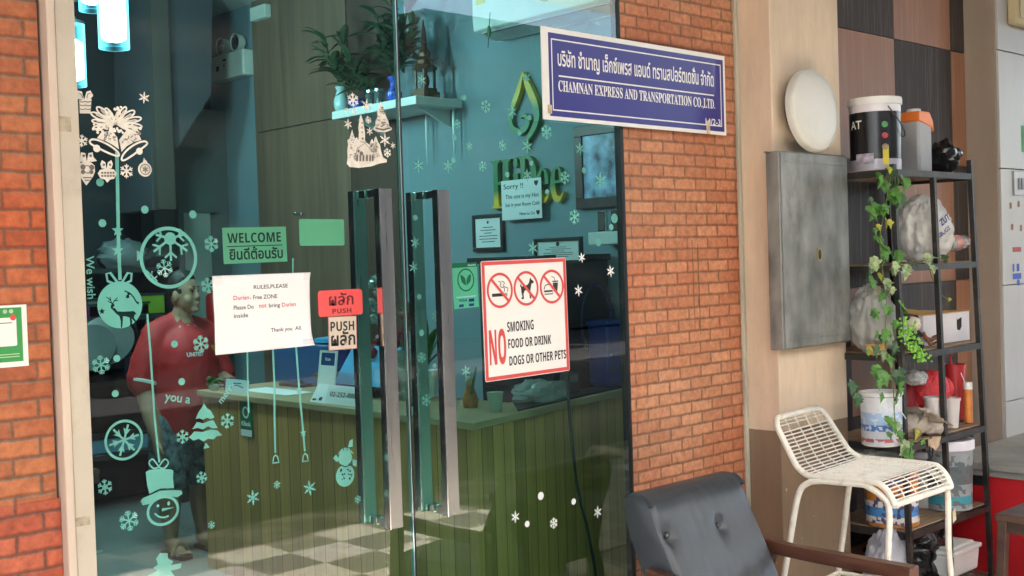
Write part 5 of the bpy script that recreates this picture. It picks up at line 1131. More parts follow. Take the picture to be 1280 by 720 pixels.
mk.disc(q(68, 560), S7*3.2); mk.disc(q(125, 562), S7*3.2); mk.disc(q(68, 592), S7*2.6); mk.disc(q(122, 592), S7*2.6); mk.ring(q(97, 575), S7*5, S7*1); mk.stroke(P_(q, [(68, 628), (125, 628)]), S7*1.2); mk.stroke(P_(q, [(80, 645), (112, 645)]), S7*1.2)
cream('bauble_sticker', 'cream pointed bauble sticker with a small bow', fl, mk)
fl = Flat(); mk = Flat(); fl.loops([P_(q, [(165, 600), (180, 578), (225, 568), (268, 575), (288, 600), (270, 635), (245, 640), (226, 660), (212, 640), (182, 632)])])
for s in (-1, 1): fl.loops([P_(q, [(222, 572), (222+s*8, 530), (222+s*30, 515), (222+s*40, 540), (222+s*32, 568)])]); mk.disc(q(222+s*20, 545), S7*1.6, 8)
for i in range(5):
    for j in range(2): mk.rect(*(lambda a: (a[0]-S7*1.3, a[1]-S7*1.1, a[0]+S7*1.3, a[1]+S7*1.1))(q(192+18*i, 597+20*j)))
cream('bauble_sticker', 'cream onion bauble sticker with a grid print', fl, mk)
fl = Flat(); mk = Flat(); c = q(468, 575); fl.disc(c, S7*9.2, 26); fl.loops([P_(q, [(455, 530), (462, 500), (468, 512), (478, 520), (485, 532)])]); mk.ring(c, S7*7, S7*1); mk.flake(c, S7*4.5, 1)
cream('bauble_sticker', 'cream round bauble sticker with a star centre', fl, mk)
# church scene and tree
q = lambda x, y: fo(400+x*120/617, 80+y*140/720)
fl = Flat(); mk = Flat()
fl.loops([P_(q, [(172, 640), (178, 600), (175, 560), (180, 520), (176, 490), (190, 480), (198, 450), (206, 420), (214, 450), (224, 480), (238, 470), (246, 490), (250, 440), (246, 410), (255, 340), (262, 325), (270, 345), (284, 410), (290, 450), (288, 490), (298, 505), (318, 520), (328, 490), (336, 482), (345, 505), (352, 475), (360, 465), (372, 500), (385, 520), (392, 560), (405, 600), (430, 615), (428, 632), (380, 640), (330, 658), (250, 668), (190, 662)])])
r2 = random.Random(4)
for x0_, y0_, y1_, w2 in ((206, 450, 620, 26), (360, 500, 600, 24), (334, 510, 560, 16)):
    for k in range(18):
        y = r2.uniform(y0_, y1_); hw = w2*(y-y0_+30)/(y1_-y0_+30); x = x0_+r2.uniform(-hw, hw); mk.stroke(smooth([q(x-6, y), q(x, y+5), q(x+6, y)], 2), S7*.7)
mk.stroke(P_(q, [(255, 500), (298, 505)]), S7*.8); mk.stroke(P_(q, [(235, 545), (285, 510), (345, 575)]), S7*.8); mk.stroke(P_(q, [(222, 600), (235, 545)]), S7*.8)
for x in (235, 255, 275, 298, 318, 335): mk.loops([P_(q, [(x-5, 625), (x-5, 590), (x, 580), (x+5, 590), (x+5, 625)])])
mk.disc(q(270, 480), S7*1.8); mk.disc(q(262, 575), S7*3); mk.disc(q(243, 560), S7*2)
for y in (380, 410, 440): mk.disc(q(266, y), S7*1, ry=S7*1.6)
cream('church_sticker', 'cream snowy church and firs sticker under the wall shelf', fl, mk)
fl = Flat(); mk = Flat(); fl.loops([P_(q, [(390, 240), (402, 268), (412, 300), (425, 340), (440, 372), (445, 400), (462, 412), (458, 425), (420, 438), (370, 436), (342, 420), (345, 405), (358, 395), (356, 370), (372, 335), (368, 310), (380, 270)])])
for k in range(30): 
    y = r2.uniform(275, 400); hw = 8+34*(y-260)/150; x = 398+r2.uniform(-hw, hw); mk.stroke(smooth([q(x-7, y-2), q(x, y+5), q(x+7, y-1)], 2), S7*.75)
mk.stroke(P_(q, [(352, 412), (400, 424), (450, 412)]), S7*2)
cream('tree_sticker', 'cream decorated fir sticker beside the church spire', fl, mk)

# ---- signs and papers
def gsign(name, label, cat, quad_, Y, m, th=.001, round=0.0, front=True):
    """flat sign with its corners given (tl,tr,br,bl) on the glass; returns thing + local frame of its own (origin bl, u, v)"""
    tl, tr, br, bl = [Vector((*yp(*p, Y),)) for p in quad_]
    w_ = ((tr-tl).length+(br-bl).length)/2; h_ = ((tl-bl).length+(tr-br).length)/2; c = (tl+tr+br+bl)/4
    u = ((tr-tl)+(br-bl)).normalized(); v = Vector((-u.y, u.x)); o = c-u*w_/2-v*h_/2
    O = (o.x, Y, o.y); fr = (O, (u.x, 0, u.y), (v.x, 0, v.y), (0, -1, 0)); t = thing(name, label, cat, (c.x, Y, c.y))
    if m: Flat().rect(0, 0, w_, h_, lift=0, round=round).build('panel', m, fr, t, t=th)
    off = lambda k: ((O[0], Y-th-.0003*k, O[2]), fr[1], fr[2], fr[3])
    return t, off, w_, h_
m_navy = mat('sign blue', (.03, .028, .24), .3, .05, 4, coat=.3); m_signw = mat('sign white', (.86, .84, .82), .35, .03, 4)
t, fr, w_, h_ = gsign('company_sign', 'navy blue company name sign with white Thai and English lettering', 'sign', [(675.1, 32.2), (904.4, 70.7), (907.1, 169.3), (678.2, 149.3)], D-.021, m_signw, th=.004)
fl = Flat().rect(.032, .013, w_-.013, h_-.017, lift=0); fl.build('blue_field', m_navy, fr(1), t, t=.0003)
fl = Flat(); fl.frame(.045, .032, w_-.028, h_-.036, .0045, lift=0); fl.build('border_line', m_signw, fr(2), t, t=.0002)
fl = Flat(); fl.text('บริษัท ชำนาญ เอ็กซ์เพรส แอนด์ ทรานสปอร์ตเดชั่น จำกัด', .075, .172, w_-.15, .075, .014, lift=0)
fl.text('𝐂𝐇𝐀𝐌𝐍𝐀𝐍 𝐄𝐗𝐏𝐑𝐄𝐒𝐒 𝐀𝐍𝐃 𝐓𝐑𝐀𝐍𝐒𝐏𝐎𝐑𝐓𝐀𝐓𝐈𝐎𝐍 𝐂𝐎.,𝐋𝐓𝐃.', .075, .093, w_-.145, .043, .004, lift=0)
fl.text('14/2-3', w_-.132, .036, .095, .024, .012, lift=0); fl.rect(.078, .148, w_-.075, .153, lift=0)
fl.build('lettering', m_signw, fr(2), t, t=.0003)
fl = Flat(); fl.rect(w_-.128, .0, w_-.105, .05); fl.rect(.02, .02, .04, .05); fl.build('tape_residue', mat('peeling tape', (.62, .48, .3), .6, .3, 60), fr(4), t, t=.0003)
b = MB(); X0 = at(700, 80, Y=D-.02).x
for x in (2.86, 3.0, 3.3, 3.7): b.bx(x, x+.05, D-.0205, D-.0005, 2.02, 2.2)
b.build('mount', m_white, t)

# rules paper (curling free corner)
t = thing('rules_paper', 'white printed rules paper taped to the first glass door', 'paper', (1.7, D, 1.38)); pw, ph = .3, .207
tl = fo(265, 345); tr = fo(386, 340.5); bl_ = fo(269, 444); br_ = fo(388, 432)
def psurf(u, v, lift=0):
    x = (tl[0]*(1-u)+tr[0]*u)*(1-v)+(bl_[0]*(1-u)+br_[0]*u)*v; z = (tl[1]*(1-u)+tr[1]*u)*(1-v)+(bl_[1]*(1-u)+br_[1]*u)*v
    c = max(0, u+v-1.72); c2 = max(0, u-v-.86); y = D-.0014-lift-.5*c*c-.3*c2*c2-.0025*math.sin(u*5+v*3)**2-.003*u*v
    return (x-.2*c*c, y, z+.05*c*c)
b = MB(); b.sheet(lambda u, v: psurf(u, v), 40, 28); o = b.build('sheet', m_paper, t, smooth=True, angle=180, solid=.0003)
m_tape = mat('clear tape', (.85, .85, .85), .12, .05, 10, alpha=.14)
for u0, v0 in ((.93, -.03), (.9, .9), (.0, -.03)):
    b = MB(); b.sheet(lambda u, v: psurf(min(1, u0+.09*u), max(0, min(1, v0+.13*v)), .0009), 6, 6); b.build('tape', m_tape, t)
def ptext(pieces, name, m):
    fl = Flat()
    for s, u, v, wu, hv, bd in pieces: fl.text(s, u, v, wu, hv, bd, lift=0)
    vs = fl.v; b2 = MB(); V = [b2.bm.verts.new(psurf(x, 1-y, .0006)) for x, y, z in vs]
    for f in fl.f:
        try: b2.bm.faces.new([V[i] for i in f])
        except ValueError: pass
    b2.build(name, m, t)
ptext([('RULES,PLEASE', .405, .80, .355, .06, .012), ('- Free ZONE', .365, .675, .28, .055, .012), ('Please Do', .195, .555, .205, .055, .012), ('bring', .555, .54, .115, .07, .012), ('inside', .195, .45, .145, .055, .012), ('Thank you  All.', .565, .215, .335, .068, .012)], 'black_lettering', m_ink)
ptext([('Durian', .195, .68, .16, .055, .014), ('not', .455, .56, .075, .05, .014), ('Durian', .69, .555, .15, .055, .014)], 'red_lettering', mat('pink print', (.62, .05, .1), .6, .1))
# welcome sign (inside the glass)
t, fr, w_, h_ = gsign('welcome_sign', 'green bilingual welcome sign inside the first door', 'sign', [(278, 285), (357, 283), (359, 327), (279, 330)], YI, mat('welcome card', (.5, .58, .42), .5, .05, 4))
fl = Flat(); fl.text(BD('WELCOME'), .07*w_, .57*h_, .84*w_, .28*h_); fl.text('ยินดีต้อนรับ', .09*w_, .1*h_, .84*w_, .36*h_, .025); fl.rect(.06*w_, .465*h_, .93*w_, .49*h_); fl.build('lettering', m_ink, fr(1), t, t=.0003)
t, fr, w_, h_ = gsign('blank_sticker', 'blank pale green rounded rectangle sticker near the cupboard knobs', 'sticker', [(374, 274), (430, 274), (430, 307), (374, 307)], YI, mat('pale green vinyl', (.6, .68, .48), .5, .05, 4), round=.006)
# push signs
t, fr, w_, h_ = gsign('push_sign', 'pink-red rounded push sign with embossed Thai and English words', 'sign', [(397, 364), (452, 360.5), (453, 393), (398, 396)], YO-.003, mat('coral plastic', (.86, .1, .1), .4, .04, 4), th=.0025, round=.009)
m_maroon = mat('maroon print', (.16, .02, .025), .5, .1)
fl = Flat(); fl.text('ผลัก', .23*w_, .4*h_, .56*w_, .5*h_, .02); fl.text(BD('PUSH'), .3*w_, .09*h_, .43*w_, .19*h_); fl.build('lettering', m_maroon, fr(1), t, t=.0006)
t, fr, w_, h_ = gsign('push_sign', 'beige paper push sign under the coral one', 'sign', [(410, 396), (445, 394.5), (446.5, 435.5), (411, 438.5)], YO, mat('beige card', (.66, .56, .47), .6, .05, 6), th=.0006)
fl = Flat(); fl.text(BD('PUSH'), .07*w_, .56*h_, .84*w_, .29*h_); fl.text('ผลัก', .08*w_, .12*h_, .86*w_, .44*h_, .025); fl.build('lettering', m_ink, fr(1), t, t=.0003)
fl = Flat(); fl.frame(0, 0, w_, h_, .002); fl.build('edge', mat('pink edge', (.5, .2, .18), .6), fr(1), t, t=.0002)
# bank card sticker with a leaf emblem
t, fr, w_, h_ = gsign('card_sticker', 'green card payment sticker with a leaf emblem beside the second handle', 'sticker', [(565, 330), (597, 327), (597, 384), (567, 386)], YI, mat('mint card', (.5, .8, .6), .5, .04, 4))
fl = Flat(); fl.rect(0, .9*h_, w_, h_); c = (.52*w_, .62*h_); fl.ring(c, .34*w_, .045*w_, 36, ry=.34*w_*1.03)
fl.loops([smooth([(c[0], c[1]-.17*w_), (c[0]-.03*w_, c[1]+.05*w_), (c[0]-.2*w_, c[1]+.16*w_), (c[0]-.16*w_, c[1]-.06*w_), (c[0], c[1]-.17*w_)], 4)[:-1]]); fl.loops([smooth([(c[0]+.02*w_, c[1]-.17*w_), (c[0]+.18*w_, c[1]-.04*w_), (c[0]+.2*w_, c[1]+.17*w_), (c[0]+.04*w_, c[1]+.04*w_), (c[0]+.02*w_, c[1]-.17*w_)], 4)[:-1]])
fl.build('emblem', m_kb, fr(1), t, t=.0003)
fl = Flat(); fl.text(BD('VISA'), .2*w_, .145*h_, .34*w_, .06*h_); fl.rect(.2*w_, .03*h_, .38*w_, .09*h_); fl.rect(.6*w_, .03*h_, .8*w_, .09*h_); fl.rect(.6*w_, .13*h_, .82*w_, .2*h_); fl.build('card_marks', m_navy, fr(1), t, t=.0003)
fl = Flat(); fl.stroke([(.1*w_, .25*h_), (.9*w_, .25*h_)], .003); fl.text('บัตรเครดิต', .62*w_, .92*h_, .32*w_, .05*h_, .02, lift=.0006); fl.build('small_print', m_paper, fr(1), t, t=.0004)
# no smoking sign
t, fr, w_, h_ = gsign('prohibition_sign', 'white no smoking food or pets sign with red border', 'sign', [(601, 326.5), (707, 322), (711, 463), (606, 478)], YO-.002, m_signw, th=.002, round=.006)
m_red = mat('sign red', (.68, .075, .07), .45, .04)
fl = Flat(); fl.frame(.002, .002, w_-.002, h_-.002, .012, lift=0); 
CC = [(.2*w_, .75*h_), (.505*w_, .752*h_), (.815*w_, .752*h_)]; R_ = .148*w_
for c in CC: Flat().ring(c, R_, .022*w_, 44, lift=0).build('prohibition_ring', m_red, fr(1), t, t=.0003)
fl.text(BD('NO'), .055*w_, .13*h_, .19*w_, .3*h_, .01, lift=0); fl.build('red_border', m_red, fr(1), t, t=.0003)
for c in CC: Flat().stroke([(c[0]-.7*R_, c[1]+.7*R_), (c[0]+.7*R_, c[1]-.7*R_)], .024*w_, lift=0).build('prohibition_bar', m_red, fr(4), t, t=.0003)
fl = Flat(); fl.text(BD('SMOKING'), .265*w_, .395*h_, .31*w_, .085*h_, lift=0); fl.text(BD('FOOD OR DRINK'), .27*w_, .255*h_, .51*w_, .08*h_, lift=0); fl.text(BD('DOGS OR OTHER PETS'), .275*w_, .11*h_, .685*w_, .08*h_, lift=0)
fl.build('lettering', m_ink, fr(2), t, t=.0003); fl = Flat()
c = CC[0]; fl.rect(c[0]-.62*R_, c[1]-.34*R_, c[0]+.3*R_, c[1]-.16*R_, lift=0); fl.rect(c[0]+.36*R_, c[1]-.34*R_, c[0]+.42*R_, c[1]-.16*R_); fl.rect(c[0]+.48*R_, c[1]-.34*R_, c[0]+.54*R_, c[1]-.16*R_)
for dx in (.05, .3): fl.stroke(smooth([(c[0]+dx*R_+.25*R_, c[1]-.1*R_), (c[0]+dx*R_+.3*R_, c[1]+.1*R_), (c[0]+dx*R_-.02*R_, c[1]+.22*R_), (c[0]+dx*R_+.05*R_, c[1]+.42*R_), (c[0]+dx*R_-.15*R_, c[1]+.52*R_)], 4), .006*w_)
fl.build('cigarette_pictogram', m_ink, fr(2), t, t=.0003); fl = Flat()
c = CC[1]; dog = [(-.5, .15), (-.42, .28), (-.36, .12), (-.2, .14), (.1, .2), (.22, .3), (.3, .52), (.36, .62), (.42, .5), (.62, .38), (.58, .28), (.42, .25), (.38, .1), (.32, -.1), (.36, -.6), (.26, -.6), (.22, -.2), (.16, -.1), (-.14, -.12), (-.24, -.3), (-.22, -.6), (-.42, -.6), (-.38, -.5), (-.32, -.48), (-.4, -.2), (-.42, .08)]
fl.loops([[(c[0]+x*R_, c[1]+y*R_) for x, y in dog]])
fl.build('dog_pictogram', m_ink, fr(2), t, t=.0003); fl = Flat()
c = CC[2]; fl.loops([[(c[0]+x*R_, c[1]+y*R_) for x, y in ((.08, .22), (.52, .22), (.44, -.3), (.14, -.3))]]); fl.stroke([(c[0]+.3*R_, c[1]+.22*R_), (c[0]+.22*R_, c[1]+.52*R_), (c[0]-.02*R_, c[1]+.6*R_)], .006*w_)
fl.stroke([(c[0]+x*R_, c[1]+y*R_) for x, y in ((.06, .3), (.54, .3))], .01*w_); fl.stroke(smooth([(c[0]+x*R_, c[1]+y*R_) for x, y in ((-.66, -.14), (-.55, .08), (-.3, .14), (-.1, .06), (.02, -.12))], 3), .008*w_)
fl.rect(c[0]-.66*R_, c[1]-.3*R_, c[0]+.04*R_, c[1]-.2*R_); fl.stroke([(c[0]-.64*R_, c[1]-.42*R_), (c[0]+.04*R_, c[1]-.42*R_), (c[0]+.04*R_, c[1]-.34*R_)], .008*w_)
fl.build('food_pictogram', m_ink, fr(2), t, t=.0003)

# ---- poster on the red brick
t, fr, w_, h_ = gsign('payment_poster', 'white and green payment poster on the red brick', 'poster', [(-30, 384), (33.5, 380), (35, 457.5), (-28, 462)], D-.0006, m_signw, th=.001)
fl = Flat(); fl.rect(.0, .085*h_, w_-.012, .96*h_, lift=0); fl.build('green_field', mat('poster green', (.04, .3, .08), .5, .05), fr(1), t, t=.0002)
fl = Flat(); fl.rect(.03, .34*h_, w_-.025, .8*h_, lift=0, round=.004); fl.build('code_panel', m_signw, fr(2), t, t=.0002)
fl = Flat(); fl.disc((.72*w_, .8*h_), .007); fl.build('red_seal', m_red, fr(3), t, t=.0002)
fl = Flat(); fl.rect(w_-.075, .71*h_, w_-.035, .722*h_); fl.build('caption_line', m_ink, fr(3), t, t=.0002)
fl = Flat(); fl.rect(.1*w_, .2*h_, .82*w_, .215*h_); fl.rect(.1*w_, .16*h_, .82*w_, .175*h_); fl.disc((w_-.05, .9*h_), .005); fl.disc((w_-.036, .9*h_), .005); fl.build('small_print', mat('pale green print', (.4, .6, .35), .6), fr(2), t, t=.0002)
# ================================================================ THINGS BY THE COLUMN
m_galv = mat('galvanised steel', (.215, .22, .213), .5, .5, 9, metal=.2, dirt=(.075, .072, .064), dirtamt=.6, dirtscale=11, stretch=(1, 1, .5), bump=.12, bscale=14)
m_brass = mat('brass', (.55, .42, .16), .3, .1, 20, metal=1)
# metal cabinet on the column
BF = 2.575; x0 = at(977, 300, Y=BF).x; x1 = at(1061.5, 310, Y=BF).x; z1 = at(1015, 191, Y=BF).z; z0 = at(1020, 433, Y=BF).z
t = thing('metal_cabinet', 'weathered grey metal cabinet mounted on the beige column', 'cabinet', ((x0+x1)/2, 2.639, z0))
b = MB(); b.bx(x0, x1, BF+.004, 2.639, z0, z1); b.build('box', m_galv, t, bevel=.004)
b = MB(); b.bx(x0+.006, x1-.006, BF-.004, BF+.003, z0+.006, z1-.006); dr = b.build('door', m_galv, t, bevel=.003)
for za_, zb_ in ((z1-.045, z1-.035), (z0+.035, z0+.05)):
    b = MB(); b.bx(x0+.03, x1-.03, BF-.0065, BF-.004, za_, zb_); b.build('pressed_rib', m_galv, dr, bevel=.001)
c = yp(1024, 318, BF-.005); fl = Flat(); fl.ring(c, .017, .0045, 28, ry=.026); fl.build('pull_ring', m_brass, YF(BF-.004), dr, t=.004)
fl = Flat(); fl.disc(c, .012, ry=.021); fl.build('recess', m_black, YF(BF-.0042), dr, t=.0005)
b = MB(); b.tube([(x0-.03, 2.62, z1-.004), (x0+.02, 2.62, z1-.004)], .004); b.build('hinge_pin', m_galv, t)
# round lamp cover leaning over the cabinet
c = at(1020, 137.5, Y=2.56); nrm = Vector((-.02, -1, .08)).normalized(); R_ = .165
t = thing('lamp_cover', 'round white lamp cover leaning on the column above the metal cabinet', 'lamp cover', c)
m_opal = mat('aged opal plastic', (.7, .69, .64), .35, .05, 6, dirt=(.5, .46, .38), dirtamt=.4, dirtscale=6)
b = MB(); b.lathe(c, [(R_*.9, -.038), (R_, -.03), (R_, -.012), (R_*.99, -.004), (R_*.965, .002), (R_*.955, .0), (R_*.93, .004), (R_*.75, .0085), (R_*.4, .011), (0.001, .012)], 48, axis=nrm); b.build('diffuser', m_opal, t, smooth=True, angle=50)
b = MB(); b.lathe(c, [(R_*.86, -.05), (R_*.86, -.036), (R_*.3, -.036)], 40, axis=nrm); b.build('back_plate', m_black, t)

# ---------------------------------------------------------------- shelf rack
SY = 2.39; SYB = 2.79
m_iron = mat('black iron', (.02, .018, .017), .5, .4, 12, dirt=(.14, .08, .05), dirtamt=.5, dirtscale=14)
m_board = mat('weathered board', (.3, .2, .12), .75, .3, 6, stretch=(1, 6, 6), dirt=(.12, .09, .06), dirtamt=.6, dirtscale=7, bump=.2)
SZ = [at(1127, 211, Y=SY).z, at(1121, 329, Y=SY).z, at(1128, 440, Y=SY).z, at(1133, 557, Y=SY).z, at(1136, 669, Y=SY).z]
SZR = [at(1213, 216, Y=SY).z, at(1220, 328, Y=SY).z, at(1224, 430, Y=SY).z, at(1228, 529, Y=SY).z, at(1232, 626, Y=SY).z]
SZ = [(a*.6+b_*.4) for a, b_ in zip(SZ, SZR)]
t = thing('shelf_rack', 'rusty black iron shelf rack with wooden boards before the tiled wall', 'shelf', (4.7, 2.6, 0)); RACK = t
PX = []
for (a, e) in (((1116, 205), (1140, 760)), ((1166, 222), (1190, 745)), ((1212, 200), (1240, 735))):
    p = at(*a, Y=SY); q = at(*e, Y=SY); d = (q-p)/(q.z-p.z); f = p+d*(0-p.z); PX.append((p, f))
    b = MB(); b.bar(p, f, .021, .021, up=(0, 1, 0)); b.build('post', m_iron, t)
for k in (0, 2):
    p, f = PX[k]; b = MB(); b.bar((p.x+.0, SYB, p.z), (f.x+.0, SYB, 0), .021, .021, up=(0, 1, 0)); b.build('post', m_iron, t)
for i, z in enumerate(SZ):
    xl = PX[0][0].x+(PX[0][1].x-PX[0][0].x)*(1-z/1.85); xr_ = PX[2][0].x+(PX[2][1].x-PX[2][0].x)*(1-z/1.85)
    b = MB(); b.bx(xl+.012, xr_+.02, SY+.0145, SYB-.0145, z-.018, z); b.build('board', m_board, t, bevel=.002)
    b = MB(); b.bx(xl+.014, xr_-.014, SY-.012, SY+.013, z-.03, z-.004); b.bx(xl-.012, xl+.011, SY+.014, SYB-.014, z-.032, z-.004); b.bx(xr_+.021, xr_+.036, SY+.014, SYB-.014, z-.032, z-.004); b.build('rail', m_iron, t)
XL, XR = PX[0][0].x, PX[2][0].x
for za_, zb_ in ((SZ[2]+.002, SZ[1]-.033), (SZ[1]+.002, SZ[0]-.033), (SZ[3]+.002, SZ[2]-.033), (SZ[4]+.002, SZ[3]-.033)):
    b = MB(); b.bx(XL+.02, PX[1][0].x-.06, SYB-.03, SYB-.022, za_, zb_); b.build('shade_panel', m_black, t)  # black sheets added behind the left bay in place of its deep shadow
m_blabel = zband_mat('black paint label', [(0, (.5, .48, .55)), (.05, (.012, .012, .015)), (.26, (.5, .45, .55))], .25)
def bucket(name, label, pl, pr, pt, Y, zb, body, lid=None, lab=None, labz=(.1, .8), handle=True, cat='bucket', taper=.88, lidh=.03, group=None):
    c = at((pl+pr)/2, pt, Y=Y); r = (pr-pl)/2/ppm(c); h = c.z-zb; t = thing(name, label, cat, (c.x, Y, zb), group=group)
    b = MB(); rb = r*taper; L = lambda z: rb+(r*.97-rb)*z/h
    b.lathe((0, 0, 0), [(rb-.006, .0015), (rb, .006), (L(h*.99), h*.99), (L(h*.99)-.004, h*.99), (rb-.006, .01)], 36, cap1=False); b.build('body', body, t, smooth=True, local=True)
    if lab:
        a, e = labz[0]*h, labz[1]*h; b = MB(); b.lathe((0, 0, 0), [(L(a)+.0006, a), (L(e)+.0006, e), (L(e)+.0002, e+.0005), (L(a)+.0002, a)], 36, cap0=False, cap1=False); b.build('label', lab, t, smooth=True, local=True)
    if lid:
        b = MB(); b.lathe((0, 0, 0), [(r*.985, h-lidh), (r*1.03, h-lidh), (r*1.03, h-.006), (r*1.01, h), (r*.9, h+.001), (r*.88, h-.006), (0.001, h-.006)], 36, cap0=False); b.build('lid', lid, t, smooth=True, local=True, angle=40)
    else:
        b = MB(); b.lathe((0, 0, 0), [(r*.97, h-.012), (r*1.03, h-.012), (r*1.03, h), (r*.95, h), (r*.95, h-.012)], 36, cap0=False, cap1=False); b.build('rim', body, t, smooth=True, local=True, angle=40)
    if handle:
        b = MB(); b.tube([(r*1.03*math.cos(a), -r*.25-r*.85*math.sin(a) if handle != 2 else r*1.04*math.sin(a)*-1, h*.86-h*.38*math.sin(a)) for a in [math.pi*i/16 for i in range(17)]], .0025, 6); o = b.build('handle', m_iron if handle == 3 else m_white, t, smooth=True, local=True); o.rotation_euler.z = .75
    return t, r, h
def cyl_text(t, s, r, ang, z, hgt, m, width=None, name='lettering', bold=.02):
    """lettering wrapped on a bucket, local"""
    vs, fs = text_mesh(s, bold)
    xs = [v[0] for v in vs]; ys = [v[1] for v in vs]; k = hgt/(max(ys)-min(ys)); kx = width/(max(xs)-min(xs)) if width else k; w_ = (max(xs)-min(xs))*kx
    b = MB(); V = []
    for x, y in vs:
        a = ang+((x-min(xs))*kx-w_/2)/r; V.append(b.bm.verts.new((r*math.cos(a), r*math.sin(a), z+(y-min(ys))*k)))
    for f in fs:
        try: b.bm.faces.new([V[i] for i in f])
        except ValueError: pass
    b.build(name, m, t, local=True)
m_pink = mat('pale lilac plastic', (.74, .7, .76), .35, .05, 8)
t, r, h = bucket('paint_bucket', 'large black and white paint bucket with a white lid on the top shelf', 1061, 1125, 124, 2.56, SZ[0]+.001, m_pink, m_white, m_blabel, (.02, .8), 3, taper=.96)
va = math.atan2(-2.5, -4.2)   # direction of the street side of round things
for i, cc in enumerate(((.08, .3, .1), (.4, .05, .06), (.3, .25, .14))):
    a = va+.34; b = MB(); b.lathe(((r*.985)*math.cos(a), (r*.985)*math.sin(a), h*(.62-.15*i)), [(.013, 0), (.013, .002)], 16, axis=(math.cos(a), math.sin(a), 0)); b.build('seal', mat('seal %d' % i, cc, .4, .3, 60), t, local=True)
b = MB(); a = va+.36; n_ = 6
b.sheet(lambda u, v: ((r*.99)*math.cos(a-.12+.24*u), (r*.99)*math.sin(a-.12+.24*u), h*(.08+.26*v)), 6, 1); b.build('yellow_tag', mat('yellow label', (.75, .6, .06), .5, .1), t, local=True)
cyl_text(t, 'AT', r*.985, va-.85, h*.58, .035, m_white)
b = MB(); b.sheet(lambda u, v: ((r*.985)*math.cos(va-.85+.75*u), (r*.985)*math.sin(va-.85+.75*u), h*(.1+.14*v)), 8, 1); b.build('photo_print', mat('sofa print', (.45, .4, .5), .4, .5, 40), t, local=True)
# jerry can
c = at(1145, 190, Y=2.52); w_ = 42/ppm(c)/1.25; zt = at(1145, 152, Y=2.52).z
t = thing('fluid_jug', 'grey square jug with an orange cap collar on the top shelf', 'jug', (c.x, 2.52, SZ[0]))
b = MB(); b.box((c.x, 2.52, (SZ[0]+zt)/2+.001), (w_, w_*.8, zt-SZ[0])); b.build('body', mat('frosted grey plastic', (.34, .34, .35), .45, .08, 10), t, bevel=.012)
b = MB(); zq = at(1145, 141, Y=2.52).z; b.prism([(c.x-w_*.52, 2.52-w_*.42, zt-.003), (c.x+w_*.54, 2.52-w_*.42, zt-.03), (c.x+w_*.62, 2.52-w_*.42, zt-.045), (c.x+w_*.56, 2.52-w_*.42, zt), (c.x+w_*.3, 2.52-w_*.42, zq), (c.x-w_*.48, 2.52-w_*.42, zq)], (0, w_*.84, 0)); b.build('collar', mat('orange plastic', (.82, .2, .03), .4, .06, 10), t, bevel=.004)
b = MB(); b.lathe((c.x-w_*.1, 2.52, zq), [(.03, 0), (.03, .012), (.026, .014)], 20); b.build('cap', m_white, t)
# black bag
c = at(1179, 190, Y=2.5); m_film_b = crinkle_mat('black film', (.012, .013, .015), .12, .3, 20, .5)
b = MB(); b.ball((c.x, 2.5, SZ[0]+.075), (.055, .07, .075), 22, jit=.3, freq=1.8, seed=9); b.ball((c.x+.045, 2.48, SZ[0]+.09), (.05, .04, .03), 16, jit=.4, freq=2, seed=2); 
tag(b.build('plastic_bag', m_film_b, smooth=True, angle=28, loc=(c.x, 2.5, SZ[0])), 'shiny black plastic bag beside the grey jug', 'plastic bag')
# second board: shopping bag and bottle
m_bagw = crinkle_mat('white plastic bag', (.8, .79, .77), .22, .04, 22, .5)
def lump(name, label, cat, c, rad, m, seed, jit=.3, freq=1.7, seg=26, angle=26, extra=()):
    seg = 72; angle = 180; fd = .16 if 'bag' in name and 'mesh' not in name else .05; b = MB(); b.ball(c, rad, seg, jit=jit*.6, freq=freq, seed=seed, fold=fd)
    for e in extra: b.ball(Vector(c)+Vector(e[0]), e[1], 48, jit=jit*.6, freq=freq, seed=seed+3, fold=fd)
    return tag(b.build(name, m, smooth=True, angle=angle, loc=(c[0], c[1], c[2]-rad[2])), label, cat)
c = at(1155, 290, Y=2.5); hb = (at(1155, 252, Y=2.5).z-SZ[1])/2
bag = lump('shopping_bag', 'white crumpled shopping bag with blue lettering on the second shelf', 'bag', (c.x, 2.5, SZ[1]+hb), (.125, .1, hb), m_bagw, 12, .24, 1.5, 30, 30, extra=(((-.02, 0, hb*.8), (.06, .05, .05)),))
fl = Flat(); fl.text('ZUT', -.045, .02, .06, .03, .02, rot=.55); fl.text('JAIBUGS', -.07, -.045, .09, .026, .02, rot=.55);
o = fl.build('lettering', mat('blue print', (.05, .07, .25), .5, .1), ((c.x, 2.5-.118, SZ[1]+hb), (.94, -.34, 0), (0, 0, 1), (-.34, -.94, 0)), bag, t=.0004)
c = at(1196, 285, Y=2.5); t = thing('plastic_bottle', 'clear plastic bottle with a pink cap lying past the shopping bag', 'bottle', (c.x, 2.5, SZ[1]))
ax = Vector((.95, -.25, .12)); b = MB(); b.lathe((c.x-.08, 2.5, SZ[1]+.075), [(.03, 0), (.035, .01), (.035, .07), (.03, .1), (.014, .125), (.014, .14)], 20, axis=ax); b.build('body', mat('bottle plastic', (.75, .78, .75), .1, .05, 10, alpha=.35), t, smooth=True)
q = Vector((c.x-.08, 2.5, SZ[1]+.075))+ax.normalized()*.138; b = MB(); b.lathe(q, [(.017, 0), (.017, .018)], 16, axis=ax); b.build('cap', mat('pink cap', (.7, .12, .16), .4), t)
